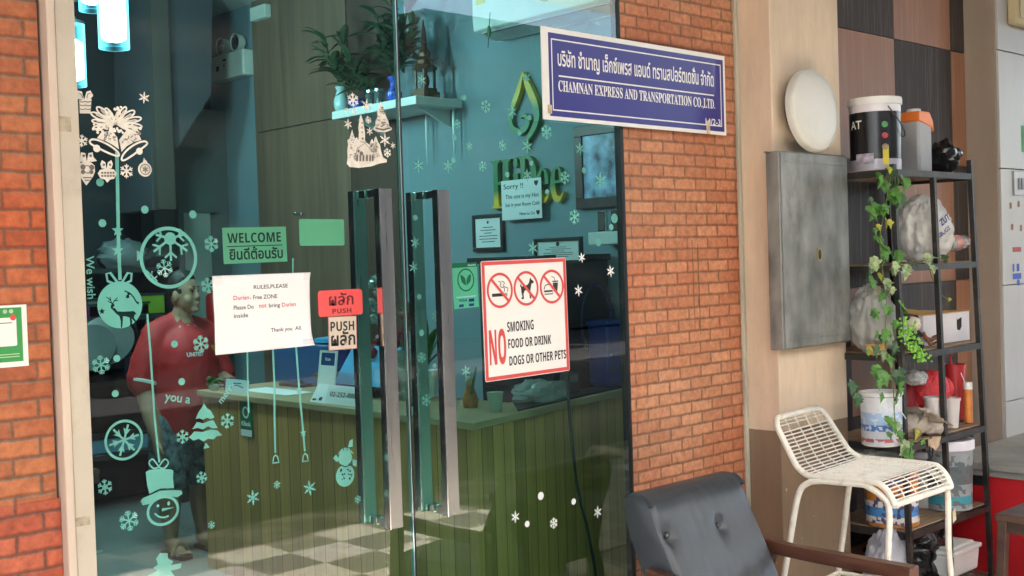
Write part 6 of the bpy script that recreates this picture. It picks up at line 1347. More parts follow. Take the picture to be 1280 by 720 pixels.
q = Vector((c.x-.08, 2.5, SZ[1]+.075))+ax.normalized()*.02; b = MB(); b.lathe(q, [(.0355, 0), (.0358, .04)], 20, axis=ax, cap0=False, cap1=False); b.build('label', mat('pink label', (.65, .3, .28), .5, .3, 30), t)
# third board: grey bag, pandas, carton, cord
m_bagg = crinkle_mat('grey plastic bag', (.5, .49, .46), .3, .1, 24, .8)
c = at(1083, 400, Y=2.5); hb = (at(1083, 360, Y=2.5).z-SZ[2])/2
lump('plastic_bag', 'pale grey plastic bag stuffed at the column end of the third shelf', 'plastic bag', (max(c.x, XL+.03), 2.52, SZ[2]+hb), (.075, .085, hb*.92), m_bagg, 21, .27, 1.5, 26, 30, extra=(((.05, -.05, -.06), (.08, .06, .07)),))
b = MB(); c = at(1100, 431, Y=2.44); b.box((c.x, 2.46, SZ[2]+.022), (.06, .05, .042)); b.box((c.x, 2.434, SZ[2]+.022), (.03, .004, .02)); o = b.build('small_box', mat('orange carton', (.7, .38, .1), .6, .1, 10), bevel=.002, loc=(c.x, 2.46, SZ[2])); tag(o, 'small orange carton before the grey plastic bag', 'box')
m_pw = mat('plush white', (.62, .56, .47), .9, .1, 60, bump=.4, bscale=120); m_pb = mat('plush black', (.018, .016, .016), .9, .3, 60, bump=.4, bscale=120)
def panda(px, py, r_px, label, turn):
    c = at(px, py, Y=2.45); k = r_px/ppm(c); t = thing('toy_panda', label, 'soft toy', (c.x, 2.45, SZ[2]), turn, group='toy pandas on the third shelf')
    hz = max(c.z-SZ[2], k*1.7)
    b = MB(); b.ball((0, 0, (hz-k*.6)*.5+.002), (k*.8, k*.7, (hz-k*.6)*.5), 14); b.build('body', m_pb, t, smooth=True, local=True)
    b = MB(); b.ball((0, -.005, hz), (k, k*.9, k*.9), 18); b.build('head', m_pw, t, smooth=True, local=True)
    for s in (-1, 1):
        b = MB(); b.ball((s*k*.72, 0, hz+k*.75), k*.3, 10); b.build('ear', m_pb, t, smooth=True, local=True)
        b = MB(); b.ball((s*k*.38, -k*.82, hz+k*.1), (k*.22, k*.12, k*.28), 10); b.build('eye_patch', m_pb, t, smooth=True, local=True)
        b = MB(); b.tube([(s*k*.6, -k*.2, hz-k*.9), (s*k*.95, -k*.7, hz-k*1.5)], [k*.28, k*.2], 10); b.build('arm', m_pb, t, smooth=True, local=True)
        b = MB(); b.tube([(s*k*.4, -k*.3, k*.3), (s*k*.6, -k*1.1, k*.3)], [k*.32, k*.3], 10); b.build('leg', m_pb, t, smooth=True, local=True)
    b = MB(); b.ball((0, -k*.95, hz-k*.15), (k*.13, k*.08, k*.1), 8); b.build('nose', m_pb, t, smooth=True, local=True)
panda(1112, 409, 9, 'toy panda slumped beside the grey plastic bag', -.5); panda(1140, 405, 10.5, 'upright toy panda before the white carton', -.25)
m_cartw = mat('white carton', (.68, .64, .66), .6, .06, 6); m_carto = mat('brown flap', (.62, .38, .13), .7, .1, 8)
xa = at(1134, 410, Y=2.55).x; xb = at(1216, 410, Y=2.46).x; zt = at(1190, 391, Y=2.47).z
t = thing('carton', 'white carton with a ragged hole and brown flap on the third shelf', 'box', ((xa+xb)/2, 2.6, SZ[2]))
b = MB(); b.bx(xa, xb, 2.475, 2.72, SZ[2]+.001, zt); b.build('walls', m_cartw, t, bevel=.002)
b = MB(); b.sheet(lambda u, v: (xa-.005+(xb-xa+.01)*u, 2.47+.25*v, zt+.003+.03*v*(1-u)+.012*math.sin(u*6)*v), 12, 4); b.build('flap', m_carto, t, solid=.003)
fl = Flat(); c = yp(1199, 405, 2.474); fl.loops([[(c[0]-.022, c[1]+.028), (c[0]-.016, c[1]+.02), (c[0]+.024, c[1]+.03), (c[0]+.022, c[1]-.012), (c[0]+.006, c[1]-.028), (c[0]-.02, c[1]-.024), (c[0]-.022, c[1]-.006)]]); fl.build('hole', mat('hole dark', (.02, .015, .012), .9), YF(2.4745), t, t=.0006)
c = at(1163, 415, Y=2.43); b = MB(); rr = random.Random(3)
for k in range(3): b.tube(smooth([(c.x-.05+.03*i, 2.43+rr.uniform(-.012, .012), SZ[2]+.012+.012*k+rr.uniform(0, .012)+(.03 if i == 0 else 0)) for i in range(5)], 4), .006, 6)
tag(b.build('braided_cord', mat('brown cord', (.25, .1, .05), .8, .3, 40), smooth=True, angle=180, loc=(c.x, 2.43, SZ[2])), 'bundle of brown cord beside the upright toy panda', 'cord')
# fourth board: white/blue bucket, towel, red bags and cups
m_wb = zband_mat('blue white label', [(0, (.6, .6, .62)), (.02, (.5, .12, .12)), (.035, (.62, .64, .68)), (.065, (.08, .2, .5)), (.09, (.35, .5, .72)), (.14, (.68, .7, .74)), (.2, (.3, .4, .55))], .3, (.6, .66, .76), 70)
t, r, h = bucket('paint_bucket', 'white paint bucket with a blue printed label and white handle', 1075, 1127, 489, 2.46, SZ[3]+.001, m_white, None, m_wb, (.04, .93), 1, taper=.94)
m_towel = mat('grey towel', (.42, .36, .3), .95, .15, 30, bump=.6, bscale=90)
c = at(1152, 520, Y=2.44); b = MB()
b.sheet(lambda u, v: (c.x-.09+.2*u+.015*math.sin(v*9), 2.42+.05*math.sin(v*7+u*3)+.03*noise.noise((u*5, v*5, 0)), SZ[3]+.01+.13*max(0, 1-u*.7)*abs(math.sin(v*3.1))**.6+.02*noise.noise((u*6, v*6, 3))-.09*max(0, u-.75)*(1 if v > .4 else 0)), 50, 60)
b.ball((c.x-.03, 2.46, SZ[3]+.055), (.085, .05, .055), 22, jit=.3, freq=2, seed=3); b.ball((c.x+.06, 2.42, SZ[3]+.03), (.06, .035, .03), 18, jit=.35, freq=2, seed=5)
tag(b.build('towel', m_towel, smooth=True, angle=180, loc=(c.x, 2.44, SZ[3])), 'rumpled grey-beige towel beside the blue label bucket', 'towel')
m_rednet = mat('red mesh bag', (.62, .035, .04), .55, .25, 40, bump=.7, bscale=110); m_redd = mat('dark red cloth', (.3, .015, .02), .6, .3, 20)
c = at(1165, 480, Y=2.52)
hbz = at(1165, 466, Y=2.52).z-SZ[3]
lump('mesh_bag', 'bright red mesh bag bulging on the fourth shelf', 'bag', (c.x+.01, 2.53, SZ[3]+hbz*.62), (.1, .07, hbz*.4), m_rednet, 31, .1, 1.8, 26, 40, extra=(((.1, .0, .01), (.05, .05, .055)),))
lump('cloth_bundle', 'dark red cloth bundle behind the towel', 'cloth', (c.x-.07, 2.6, SZ[3]+.1), (.06, .06, .1), m_redd, 34, .25, 2, 20, 40)
lump('foil_dome', 'crumpled silver foil resting on the red bag', 'foil', (at(1145, 464, Y=2.5).x, 2.5, SZ[3]+hbz*.98), (.05, .045, .03), crinkle_mat('silver foil', (.6, .6, .6), .15, .2, 40, .8), 37, .35, 2.2, 18, 20)
for i, (px, lab, col_, zt_) in enumerate(((1166, 'frosted cup under the red mesh bag', (.6, .55, .52), 496), (1189, 'frosted cup nearest the shelf end post', (.6, .5, .48), 497))):
    t, r, h = bucket('plastic_cup', lab, px-11, px+11, zt_, 2.44, SZ[3]+.001, mat('frosted cup', (.6, .55, .53), .4, .05, 10), None, None, handle=False, cat='cup', taper=.7, group='frosted cups on the fourth shelf')
t, r, h = bucket('red_tub', 'red tub with a white handle at the shelf end', 1180, 1206, 455, 2.55, SZ[3]+.001, mat('red tub', (.5, .03, .035), .35, .1, 10), None, None, handle=1, cat='tub', taper=.85)
b = MB(); p0 = at(1193, 452, Y=2.5); b.tube(smooth([tuple(at(1190, 455, Y=2.5)), tuple(at(1188, 448, Y=2.5)), tuple(at(1191, 440, Y=2.5)), tuple(at(1196, 436, Y=2.5))], 4), .004, 6); tag(b.build('ribbon', m_rednet, smooth=True, loc=tuple(p0)), 'curled red ribbon sticking up from the red tub', 'ribbon')
t, r, h = bucket('spray_can', 'slim orange and white spray can at the outer end of the fourth shelf', 1204, 1215, 478, 2.45, SZ[3]+.001, mat('orange can', (.65, .22, .05), .35, .15, 20), m_white, None, handle=False, cat='can', taper=1)
# between fourth and fifth boards
m_clear = mat('clear tub plastic', (.62, .62, .6), .3, .06, 10, alpha=.75)
m_org = zband_mat('orange label', [(0, (.5, .2, .04)), (.02, (.7, .66, .62)), (.045, (.06, .25, .55)), (.085, (.7, .68, .66)), (.11, (.62, .22, .03)), (.2, (.5, .14, .03))], .35, (.06, .06, .16), 60)
t, r, h = bucket('paint_bucket', 'orange and blue labelled paint tin under the white bar stool', 1081, 1146, 586, 2.52, SZ[4]+.001, mat('orange can', (.65, .22, .05)), None, m_org, (.02, .96), False, taper=1, cat='paint tin')
t, r, h = bucket('storage_tub', 'frosted lidded tub beside the orange paint tin', 1135, 1187, 562, 2.56, SZ[4]+.001, m_clear, m_pink, None, handle=False, taper=.9, cat='tub', lidh=.025)
m_teallab = zband_mat('teal print', [(0, (.3, .32, .33)), (.03, (.05, .3, .36)), (.07, (.3, .32, .33)), (.12, (.1, .12, .13)), (.2, (.3, .33, .33))], .3, (.12, .14, .15), 45)
t, r, h = bucket('paint_bucket', 'big grey bucket with a lilac lid at the shelf end post', 1152, 1215, 548, 2.48, SZ[4]+.001, mat('grey bucket', (.3, .31, .3), .4, .1, 8), m_pink, m_teallab, (.05, .82), False, taper=.9, lidh=.04)
lump('plastic_bag', 'pale green-grey bag squeezed under the fourth shelf', 'plastic bag', (at(1100, 568, Y=2.5).x+.02, 2.52, SZ[3]-.075), (.15, .1, .042), crinkle_mat('film bag', (.5, .53, .49), .25, .15, 18, .6), 41, .2, 2, 24, 30)
tg = bpy.data.objects[-1] if False else None
# paper tag and black loop
c = at(1190, 640, Y=2.38); fl = Flat(); fl.loops([[(0, 0), (.03, .01), (.024, .06), (-.004, .05)]]); o = fl.build('paper_tag', mat('cream paper', (.7, .64, .4), .7, .08), ((c.x-.01, 2.372, SZ[4]-.02), (1, 0, 0), (0, 0, 1), (0, -1, 0)), t=.001); tag(o, 'cream paper scrap stuck at the front rail of the lowest board', 'paper')
c = at(1163, 560, Y=2.375); b = MB(); b.tube([(c.x+.014*math.sin(a), 2.372, c.z-.0+.04*math.cos(a)*1.1) for a in [2*math.pi*i/20 for i in range(21)]], .003, 6); tag(b.build('cord_loop', m_black, smooth=True, loc=tuple(c)), 'black cord loop hanging from the towel', 'cord')
c = at(1165, 530, Y=2.38); b = MB(); b.sheet(lambda u, v: (c.x-.05+.1*u+.02*v*math.sin(u*5), 2.374-.006*math.sin(u*8), SZ[3]+.005-.075*v*(1-abs(u-.55)*1.1)), 12, 6); tag(b.build('cloth_flap', mat('tan cloth', (.52, .38, .26), .9, .15, 30), solid=.002, smooth=True, angle=180, loc=tuple(c)), 'tan cloth corner hanging over the fourth board', 'cloth')
# floor under the rack
m_blackbag = crinkle_mat('black bin bag', (.014, .014, .016), .22, .3, 16, .7)
c = at(1150, 700, Y=2.55); lump('bin_bag', 'black bin bag slumped under the lowest board', 'bag', (c.x, 2.6, .15), (.2, .14, .15), m_blackbag, 51, .3, 1.8, 28, 26)
c = at(1100, 690, Y=2.5); lump('plastic_bag', 'white and blue plastic bag on the floor by the column', 'plastic bag', (c.x+.02, 2.48, .16), (.09, .08, .16), crinkle_mat('white blue bag', (.55, .55, .62), .3, .5, 20, .7), 53, .3, 1.8, 24, 30)
c = at(1172, 640, Y=2.6); lump('green_bottle', 'green plastic item behind the black bin bag', 'bottle', (c.x-.02, 2.62, .285), (.06, .03, .03), mat('green plastic', (.03, .16, .05), .3, .2, 10), 55, .1, 1.5, 18, 60)
xa = at(1180, 690, Y=2.42).x; xb = at(1231, 690, Y=2.36).x; zt = at(1205, 680, Y=2.4).z
t = thing('food_container', 'white lidded container on the black bag near the red ledge', 'container', ((xa+xb)/2, 2.47, zt-.13))
b = MB(); b.box(((xa+xb)/2, 2.47, zt-.075), ((xb-xa)*.9, .17, .1), taper=1.08); b.build('body', m_white, t, bevel=.012)
b = MB(); b.bx(xa, xb, 2.37, 2.57, zt-.028, zt-.008); b.box(((xa+xb)/2, 2.47, zt-.002), ((xb-xa)*.8, .15, .012)); b.build('lid', m_white, t, bevel=.006)
lump('rag_heap', 'dark rags heaped under the white container', 'rags', ((xa+xb)/2, 2.46, (zt-.128)/2), (.13, .12, (zt-.128)/2), mat('dark rag', (.06, .045, .035), .8, .5, 10), 57, .2, 2, 26, 30)

# ---------------------------------------------------------------- ivy
def ivy(name, label, path, leaves, seed, mleaf):
    rr = random.Random(seed)
    if len(leaves) > 20:
        leaves = list(leaves)
        for k_ in range(32):
            i_ = rr.randrange(len(path)-1); f_ = rr.random(); leaves.append((path[i_][0]*(1-f_)+path[i_+1][0]*f_+rr.gauss(0, 11), path[i_][1]*(1-f_)+path[i_+1][1]*f_+rr.gauss(0, 6), rr.uniform(8, 16), rr.choice((0, 0, 0, 0, 0, 0, 1, 1, 1, 3))))
    pts = [at(px, py, Y=Yd) for px, py, Yd in path]; t = thing(name, label, 'plant', pts[0])
    b = MB(); b.tube(smooth([tuple(p) for p in pts], 5), .0022, 6); b.build('stem', mat('vine stem', (.12, .16, .04), .6, .2), t, smooth=True)
    out = [(0, -.55), (.22, -.62), (.5, -.3), (.42, -.1), (.78, .05), (.5, .28), (.34, .3), (.3, .55), (0, 1.0), (-.3, .55), (-.34, .3), (-.5, .28), (-.78, .05), (-.42, -.1), (-.5, -.3), (-.22, -.62)]
    groups = {}
    for px, py, s, k in leaves:
        for c_ in range(1 if s < 11 else 2):
            p = at(px+(rr.uniform(-5, 5) if c_ else 0), py+(rr.uniform(-5, 5) if c_ else 0), Y=2.352+rr.uniform(-.02, .03)); sz_ = s/ppm(p)*rr.uniform(.72, .98)
            nrm = Vector((rr.uniform(-.9, .5), -1, rr.uniform(-.3, .9))).normalized(); up = Vector((rr.uniform(-.7, .7), rr.uniform(-.3, .3), -1)); up = (up-nrm*up.dot(nrm)).normalized(); sd = up.cross(nrm)
            bm = groups.setdefault(k, MB()).bm; cv = bm.verts.new(p-nrm*sz_*.12)
            vs = [bm.verts.new(p+sd*x*sz_+up*y*sz_+nrm*sz_*(.22*abs(x)-.25*y*y+rr.uniform(-.05, .05))) for x, y in out]
            for i in range(len(vs)): bm.faces.new((cv, vs[i], vs[(i+1) % len(vs)]))
            bm2 = MB if False else None
            # short leaf stalk
            a = min(pts, key=lambda q: (q-p).length)
    for k, mb in groups.items(): mb.build('foliage', mleaf[k], t, smooth=True)
    return t
m_iv = [mat('ivy green', (.07, .2, .03), .45, .35, 40), mat('ivy dark', (.03, .085, .03), .45, .35, 40), mat('ivy yellow', (.36, .34, .04), .5, .3, 40), mat('ivy variegated', (.28, .36, .18), .5, .5, 60)]
Yv = 2.36
ivy('ivy_vine', 'long ivy vine trailing down the shelf rack beside the column', [(1117, 205, 2.39), (1112, 228, Yv), (1106, 262, Yv), (1100, 300, Yv), (1104, 345, Yv), (1108, 380, Yv), (1106, 425, Yv), (1112, 455, Yv), (1117, 490, Yv), (1119, 530, Yv), (1128, 555, Yv), (1142, 566, Yv)],
    [(1100, 224, 17, 0), (1111, 211, 9, 2), (1133, 229, 15, 0), (1094, 262, 18, 0), (1122, 250, 16, 1), (1103, 262, 12, 0), (1108, 277, 11, 2), (1098, 283, 8, 2), (1088, 250, 8, 1), (1102, 300, 14, 0), (1110, 312, 14, 0), (1125, 322, 15, 0), (1104, 326, 11, 0), (1086, 341, 14, 1), (1100, 345, 10, 2), (1092, 358, 10, 2), (1117, 337, 9, 3), (1107, 385, 12, 0), (1094, 391, 12, 0), (1130, 386, 13, 0), (1096, 417, 11, 0), (1119, 405, 10, 0), (1118, 432, 12, 1), (1111, 452, 12, 0), (1096, 464, 16, 0), (1101, 478, 11, 0), (1124, 481, 17, 0), (1066, 482, 15, 1), (1072, 497, 12, 1), (1101, 497, 11, 0), (1118, 470, 9, 0), (1125, 543, 10, 0), (1146, 543, 13, 2), (1127, 562, 11, 3), (1138, 562, 10, 0), (1153, 552, 9, 0)], 3, m_iv)
ivy('ivy_vine', 'short variegated ivy sprig at the middle post below the shopping bag', [(1118, 331, 2.38), (1150, 327, Yv), (1168, 322, Yv), (1182, 325, Yv)], [(1134, 336, 12, 3), (1160, 322, 12, 3), (1166, 335, 10, 3), (1180, 322, 10, 1), (1145, 330, 8, 1)], 8, m_iv)
ivy('ivy_vine', 'bare dry tendril curling before the tiles under the second shelf', [(1160, 330, 2.38), (1166, 350, 2.4), (1172, 364, 2.42), (1184, 374, 2.42)], [(1187, 374, 5, 2)], 9, m_iv)
rr = random.Random(11); t = thing('trailing_succulent', 'bright lime trailing succulent hanging at the third shelf edge', 'plant', at(1140, 425, Y=2.36)); b = MB()
for i in range(150):
    f = rr.random(); px = 1127+f*28+rr.gauss(0, 5); py = 402+f*50+rr.gauss(0, 7-3*f); p = at(px, py, Y=2.35+rr.uniform(-.03, .02)); b.ball(p, (rr.uniform(.005, .009), .005, rr.uniform(.004, .007)), 6)
b.build('foliage', mat('lime leaf', (.2, .5, .04), .45, .3, 60), t, smooth=True)

# ---------------------------------------------------------------- white wire bar stool
zs = .68; RL, RRr, FLc, FRc = at(1001, 594, Z=zs), at(1066, 571, Z=zs), at(1098, 603, Z=zs), at(1170, 581, Z=zs)
dL = (FLc-RL); dL.z = 0; dL.normalize(); dR = (FRc-RRr); dR.z = 0; dR.normalize()
TL = at(973, 524, Y=RL.y+.075)-Vector((0, 0, .04)); TR = at(1033, 508, Y=RRr.y+.075)-Vector((0, 0, .04))
m_wire = mat('chalky white paint', (.78, .74, .66), .45, .07, 20, dirt=(.35, .27, .2), dirtamt=.5, dirtscale=22)
def prof(T, Rr_, Fr, d):
    up = (T-Rr_).normalized()
    return smooth([tuple(T), tuple(Rr_+up*.07), tuple(Rr_+up*.03+d*.004), tuple(Rr_+d*.03+Vector((0, 0, .002))), tuple(Rr_+d*.09), tuple(Fr-d*.03), tuple(Fr+d*.012-Vector((0, 0, .01))), tuple(Fr+d*.04-Vector((0, 0, .04))), tuple(Fr+d*.055-Vector((0, 0, .075)))], 10)
PL, PR = prof(TL, RL, FLc, dL), prof(TR, RRr, FRc, dR)
def walk(P, s):
    P = [Vector(p) for p in P]; L = [0]
    for i in range(1, len(P)): L.append(L[-1]+(P[i]-P[i-1]).length)
    s *= L[-1]
    for i in range(1, len(P)):
        if L[i] >= s: return P[i-1].lerp(P[i], (s-L[i-1])/max(1e-9, L[i]-L[i-1])), L[-1]
    return P[-1], L[-1]
t = thing('bar_stool', 'white wire bar stool with a low back in front of the column', 'stool', ((RL+FRc)/2).to_tuple()[:2]+(0,))
rc = .045; topb = []
for k in range(7):
    a = k/6*math.pi/2; topb.append(Vector(PL[0])+(TL-RL).normalized()*(rc*math.sin(a)-.0)+(TR-TL).normalized()*(rc*(1-math.cos(a))))
topc = []
for k in range(7):
    a = math.pi/2-k/6*math.pi/2; topc.append(Vector(PR[0])+(TR-RRr).normalized()*(rc*math.sin(a))-(TR-TL).normalized()*(rc*(1-math.cos(a))))
loop = [Vector(p) for p in PL[::-1]]+topb+topc+[Vector(p) for p in PR]
b = MB(); b.tube([tuple(p) for p in loop]+[tuple(Vector(PL[-1]))], .0115, 10); b.build('frame', m_wire, t, smooth=True)
n_ = int(walk(PL, 1)[1]/.0142); b = MB(); b2 = MB(); b3 = MB()
for i in range(1, n_):
    s = i/n_; p, q = walk(PL, s)[0], walk(PR, s)[0]; b.tube([p, q], .003, 6)
for j in range(1, 5):
    f = j/5; b.tube([tuple(walk(PL, s)[0].lerp(walk(PR, s)[0], f)-Vector((0, 0, .003))) for s in [k/60 for k in range(61)]], .0026, 6)
up = (TL-RL).normalized()
for j in range(1, 5):
    f = j/5; p = TL.lerp(TR, f); b.tube([p, p+up*rc*.98], .0026, 6)
for h_ in (.012, .026, .037): b.tube([TL+up*h_+(TR-TL).normalized()*.006, TR+up*h_-(TR-TL).normalized()*.006], .0023, 6)
b.build('wire_grid', m_wire, t, smooth=True)
fb = [RL+Vector((-.05, .12, 0)), RRr+Vector((.03, .13, 0)), FLc+Vector((-.015, -.055, 0)), FRc+Vector((.05, -.06, 0))]
for (r_, f_, bk, fr_, d) in ((RL, FLc, fb[0], fb[2], dL), (RRr, FRc, fb[1], fb[3], dR)):
    dn = Vector((0, 0, -.014)); r1, f1 = r_+dn, f_+dn
    bk = Vector((bk.x, bk.y, .0)); fr_ = Vector((fr_.x, fr_.y, .0))
    pb, pf = (bk-r1).normalized(), (fr_-f1).normalized()
    b = MB(); b.tube(smooth([tuple(bk), tuple(r1+pb*.3), tuple(r1+pb*.07+d*.0), tuple(r1+d*.03+pb*.012), tuple(r1+d*.08)], 6), .0115, 10); b.build('leg', m_wire, t, smooth=True)
    b = MB(); b.tube(smooth([tuple(fr_), tuple(f1+pf*.35), tuple(f1+pf*.09+d*.03), tuple(f1+pf*.03+d*.015-d*.01), tuple(f1-d*.05)], 6), .0115, 10); b.build('leg', m_wire, t, smooth=True)
    b = MB(); b.tube([r1+d*.07, f1-d*.04], .0105, 10); b.build('side_rail', m_wire, t, smooth=True)
fz = .2; L2 = lambda r_, k: (Vector((r_.x, r_.y, zs))+(k-Vector((r_.x, r_.y, zs)))*((zs-fz)/zs))
q4 = [L2(RL, Vector((fb[0].x, fb[0].y, 0))), L2(RRr, Vector((fb[1].x, fb[1].y, 0))), L2(FRc, Vector((fb[3].x, fb[3].y, 0))), L2(FLc, Vector((fb[2].x, fb[2].y, 0)))]
b = MB(); 
for i in range(4): b.tube([q4[i], q4[(i+1) % 4]], .009, 8)
b.build('foot_rail', m_wire, t, smooth=True)

# ---------------------------------------------------------------- black leather armchair
m_lea = mat('grey-black leather', (.047, .054, .063), .36, .08, 12, bump=.1, bscale=240, dirt=(.1, .11, .125), dirtamt=.2, dirtscale=5, coat=.0)
m_wood = wood_mat('dark varnished wood', (.11, .04, .022), (.055, .02, .012), 0, stretch=(30, 4, 30))
m_wood.node_tree.nodes['Principled BSDF'].inputs['Roughness'].default_value = .3
AX0, AX1 = 2.872, 3.375
t = thing('armchair', 'grey-black leather armchair with dark wooden arms against the brick', 'armchair', (3.12, 2.15, 0))
base = [(2.24, .30), (2.275, .36), (2.315, .45), (2.36, .54), (2.405, .63), (2.43, .685), (2.455, .715), (2.485, .732), (2.52, .732), (2.548, .715), (2.56, .69), (2.545, .62), (2.505, .52), (2.46, .42), (2.42, .32)]
pf = smooth([(y, z) for y, z in base], 8); NF = next(i for i, p in enumerate(pf) if p[1] > .70)
btn = [at(838, 670, Y=2.33), at(902, 657, Y=2.35)]
btn = []
for bpx, bpy_ in ((838, 670), (902, 657)):
    Y0 = 2.4
    for _ in range(12): p = at(bpx, bpy_, Y=Y0); Y0 = .5*Y0+.5*(float(np.interp(p.z, [q_[1] for q_ in pf[:NF]], [q_[0] for q_ in pf[:NF]]))-.008)
    btn.append(p)
def back_pt(u, i):
    y, z = pf[i]; x = AX0+(AX1-AX0)*u; e = min(u, 1-u); inset = .012*max(0, 1-e/.05)**2
    nrm = Vector((0, -.9, .35))
    if i <= NF+6:
        k = .009*min(1, e/.12)**.5*math.sin(math.pi*min(1, i/(NF+8)))
        for bt in btn:
            d2 = ((x-bt.x)**2+(z-bt.z)**2); dv = 0.0
            an = math.atan2(z-bt.z, x-bt.x); rd = math.sqrt(d2)
            k -= .019*math.exp(-d2/.0005)+.004*math.exp(-((x-bt.x)**2/.00025+max(0, bt.z-z)**2/.003))*(1 if z < bt.z else 0)+.0015*math.exp(-((rd-.03)/.03)**2)*max(0, math.cos(an*5+bt.x*9))**3
        k += .002*noise.noise((x*14, z*12, 0))+.0012*noise.noise((x*40, z*14, 4))
        y += nrm.y*k; z += nrm.z*k
    return (x, y+inset*(1 if i < NF else -1), z-inset*.4)
b = MB(); NU = 90; G = [[b.bm.verts.new(back_pt(u/NU, i)) for i in range(len(pf))] for u in range(NU+1)]
for u in range(NU):
    for i in range(len(pf)-1): b.bm.faces.new((G[u][i], G[u+1][i], G[u+1][i+1], G[u][i+1]))
    b.bm.faces.new((G[u][-1], G[u+1][-1], G[u+1][0], G[u][0]))
b.bm.faces.new(G[0]); b.bm.faces.new(G[-1][::-1])
o = b.build('backrest', m_lea, t, smooth=True, angle=50)
for bt in btn:
    b = MB(); zz = bt.z; yy = np.interp(zz, [p[1] for p in pf[:NF]], [p[0] for p in pf[:NF]]); b.ball((bt.x, yy+.0055, zz+.0), (.0105, .008, .0105), 14); b.build('button', mat('leather button', (.05, .055, .065), .22, .1), o, smooth=True)
b = MB(); b.tube([tuple(Vector(back_pt(.0, i))+Vector((.004, -.002, 0))) for i in range(0, NF+14)], .0035, 6); b.tube([tuple(Vector(back_pt(1, i))+Vector((-.004, -.002, 0))) for i in range(0, NF+14)], .0035, 6); b.build('piping', m_lea, o, smooth=True)
b = MB(); NU2 = 26
b.sheet(lambda u, v: (AX0+.01+(AX1-AX0-.02)*u, 1.82+.5*v, .34+.03*math.sin(math.pi*u)**.5*math.sin(math.pi*min(1, v+.0))**.4-.03*max(0, .08-v)/.08), 24, 24)
b.bx(AX0+.012, AX1-.012, 1.83, 2.3, .24, .335); b.build('seat', m_lea, t, bevel=.0, smooth=True, angle=50)
b = MB(); b.bx(AX0-.01, AX1+.01, 1.86, 2.4, .19, .238); b.build('seat_frame', m_wood, t, bevel=.004)
zA = .5
for s, xa in ((-1, AX0-.035), (1, AX1+.035)):
    arm = [(xa, 2.42, zA+.012), (xa, 2.3, zA+.002), (xa, 2.05, zA), (xa, 1.82, zA)]
    b = MB(); w0 = .028
    P = smooth(arm, 4); 
    for side in (1,):
        V = []
        for (x, y, z) in P:
            k = w0*(.72+.28*min(1, (2.42-y)/.3)) 
            V.append([b.bm.verts.new((x+a*k, y, z+c_)) for a, c_ in ((-1, -.042), (1, -.042), (1, -.008), (.86, 0), (-.86, 0), (-1, -.008))])
        for i in range(len(V)-1):
            for j in range(6): b.bm.faces.new((V[i][j], V[i][(j+1) % 6], V[i+1][(j+1) % 6], V[i+1][j]))
        b.bm.faces.new(V[0]); b.bm.faces.new(V[-1][::-1])
    b.build('arm', m_wood, t, bevel=.004)
    b = MB(); b.bar((xa, 1.88, zA-.043), (xa, 1.84, 0), .035, .05, up=(0, 1, 0)); b.build('leg', m_wood, t, bevel=.004)
    b = MB(); b.bar((xa, 2.36, zA-.035), (xa, 2.5, 0), .035, .05, up=(0, 1, 0)); b.build('leg', m_wood, t, bevel=.004)
    b = MB(); b.bar((xa, 1.87, .2), (xa, 2.44, .2), .03, .045); b.build('side_rail', m_wood, t, bevel=.003)
q = at(945, 663, Y=2.47); b = MB(); b.tube([(AX1-.005, 2.45, q.z-.15), (AX1+.012, 2.47, q.z)], .012, 8); b.ball((AX1+.012, 2.47, q.z), .013, 10); b.build('back_upright', m_wood, t, smooth=True)
# ---------------------------------------------------------------- red ledge with concrete slab, and small stool
LZ = .51; LX0 = at(1215, 577, Z=LZ).x; 
t = thing('red_ledge', 'red painted ledge under a grey concrete slab beyond the shelf rack', 'ledge', (LX0+.6, 2.2, 0))
m_conc = mat('worn concrete', (.3, .29, .265), .7, .2, 5, dirt=(.16, .15, .13), dirtamt=.6, dirtscale=4, bump=.25, bscale=30)
m_rp = mat('red paint', (.5, .012, .018), .4, .15, 4, dirt=(.2, .01, .012), dirtamt=.5, dirtscale=3, stretch=(1, 1, .4))
b = MB(); b.bx(LX0, LX0+2, 1.2, 2.65, LZ-.035, LZ); b.build('slab', m_conc, t, bevel=.006)
b = MB(); b.bx(LX0+.012, LX0+1.99, 1.22, 2.65, LZ-.062, LZ-.0365); b.build('slab_edge', mat('grey edge', (.22, .21, .2), .7, .2), t)
b = MB(); b.bx(LX0+.03, LX0+1.98, 1.25, 2.649, 0, LZ-.0635); b.build('red_panel', m_rp, t)
g = xbox(1207, 1232, 590, 606, LX0+.024, LX0+.029); b = MB(); b.bx(*g); b.build('black_strip', m_black, t)
m_old = wood_mat('old stool wood', (.1, .055, .04), (.05, .028, .022), 0, stretch=(20, 6, 20))
zS = .44; q = at(1243, 642, Z=zS); t = thing('wooden_stool', 'worn dark wooden stool beside the red ledge', 'stool', (q.x+.14, q.y-.14, 0))
x0, y1 = q.x, q.y; b = MB(); b.bx(x0, x0+.3, y1-.3, y1, zS-.028, zS); b.build('seat', m_old, t, bevel=.004)
for dx in (.025, .275):
    for dy in (-.275, -.025):
        b = MB(); b.bar((x0+dx, y1+dy, zS-.029), (x0+dx+(-.015 if dx < .1 else .015), y1+dy+(.015 if dy > -.1 else -.015), 0), .036, .036, up=(0, 1, 0)); b.build('leg', m_old, t, bevel=.003)
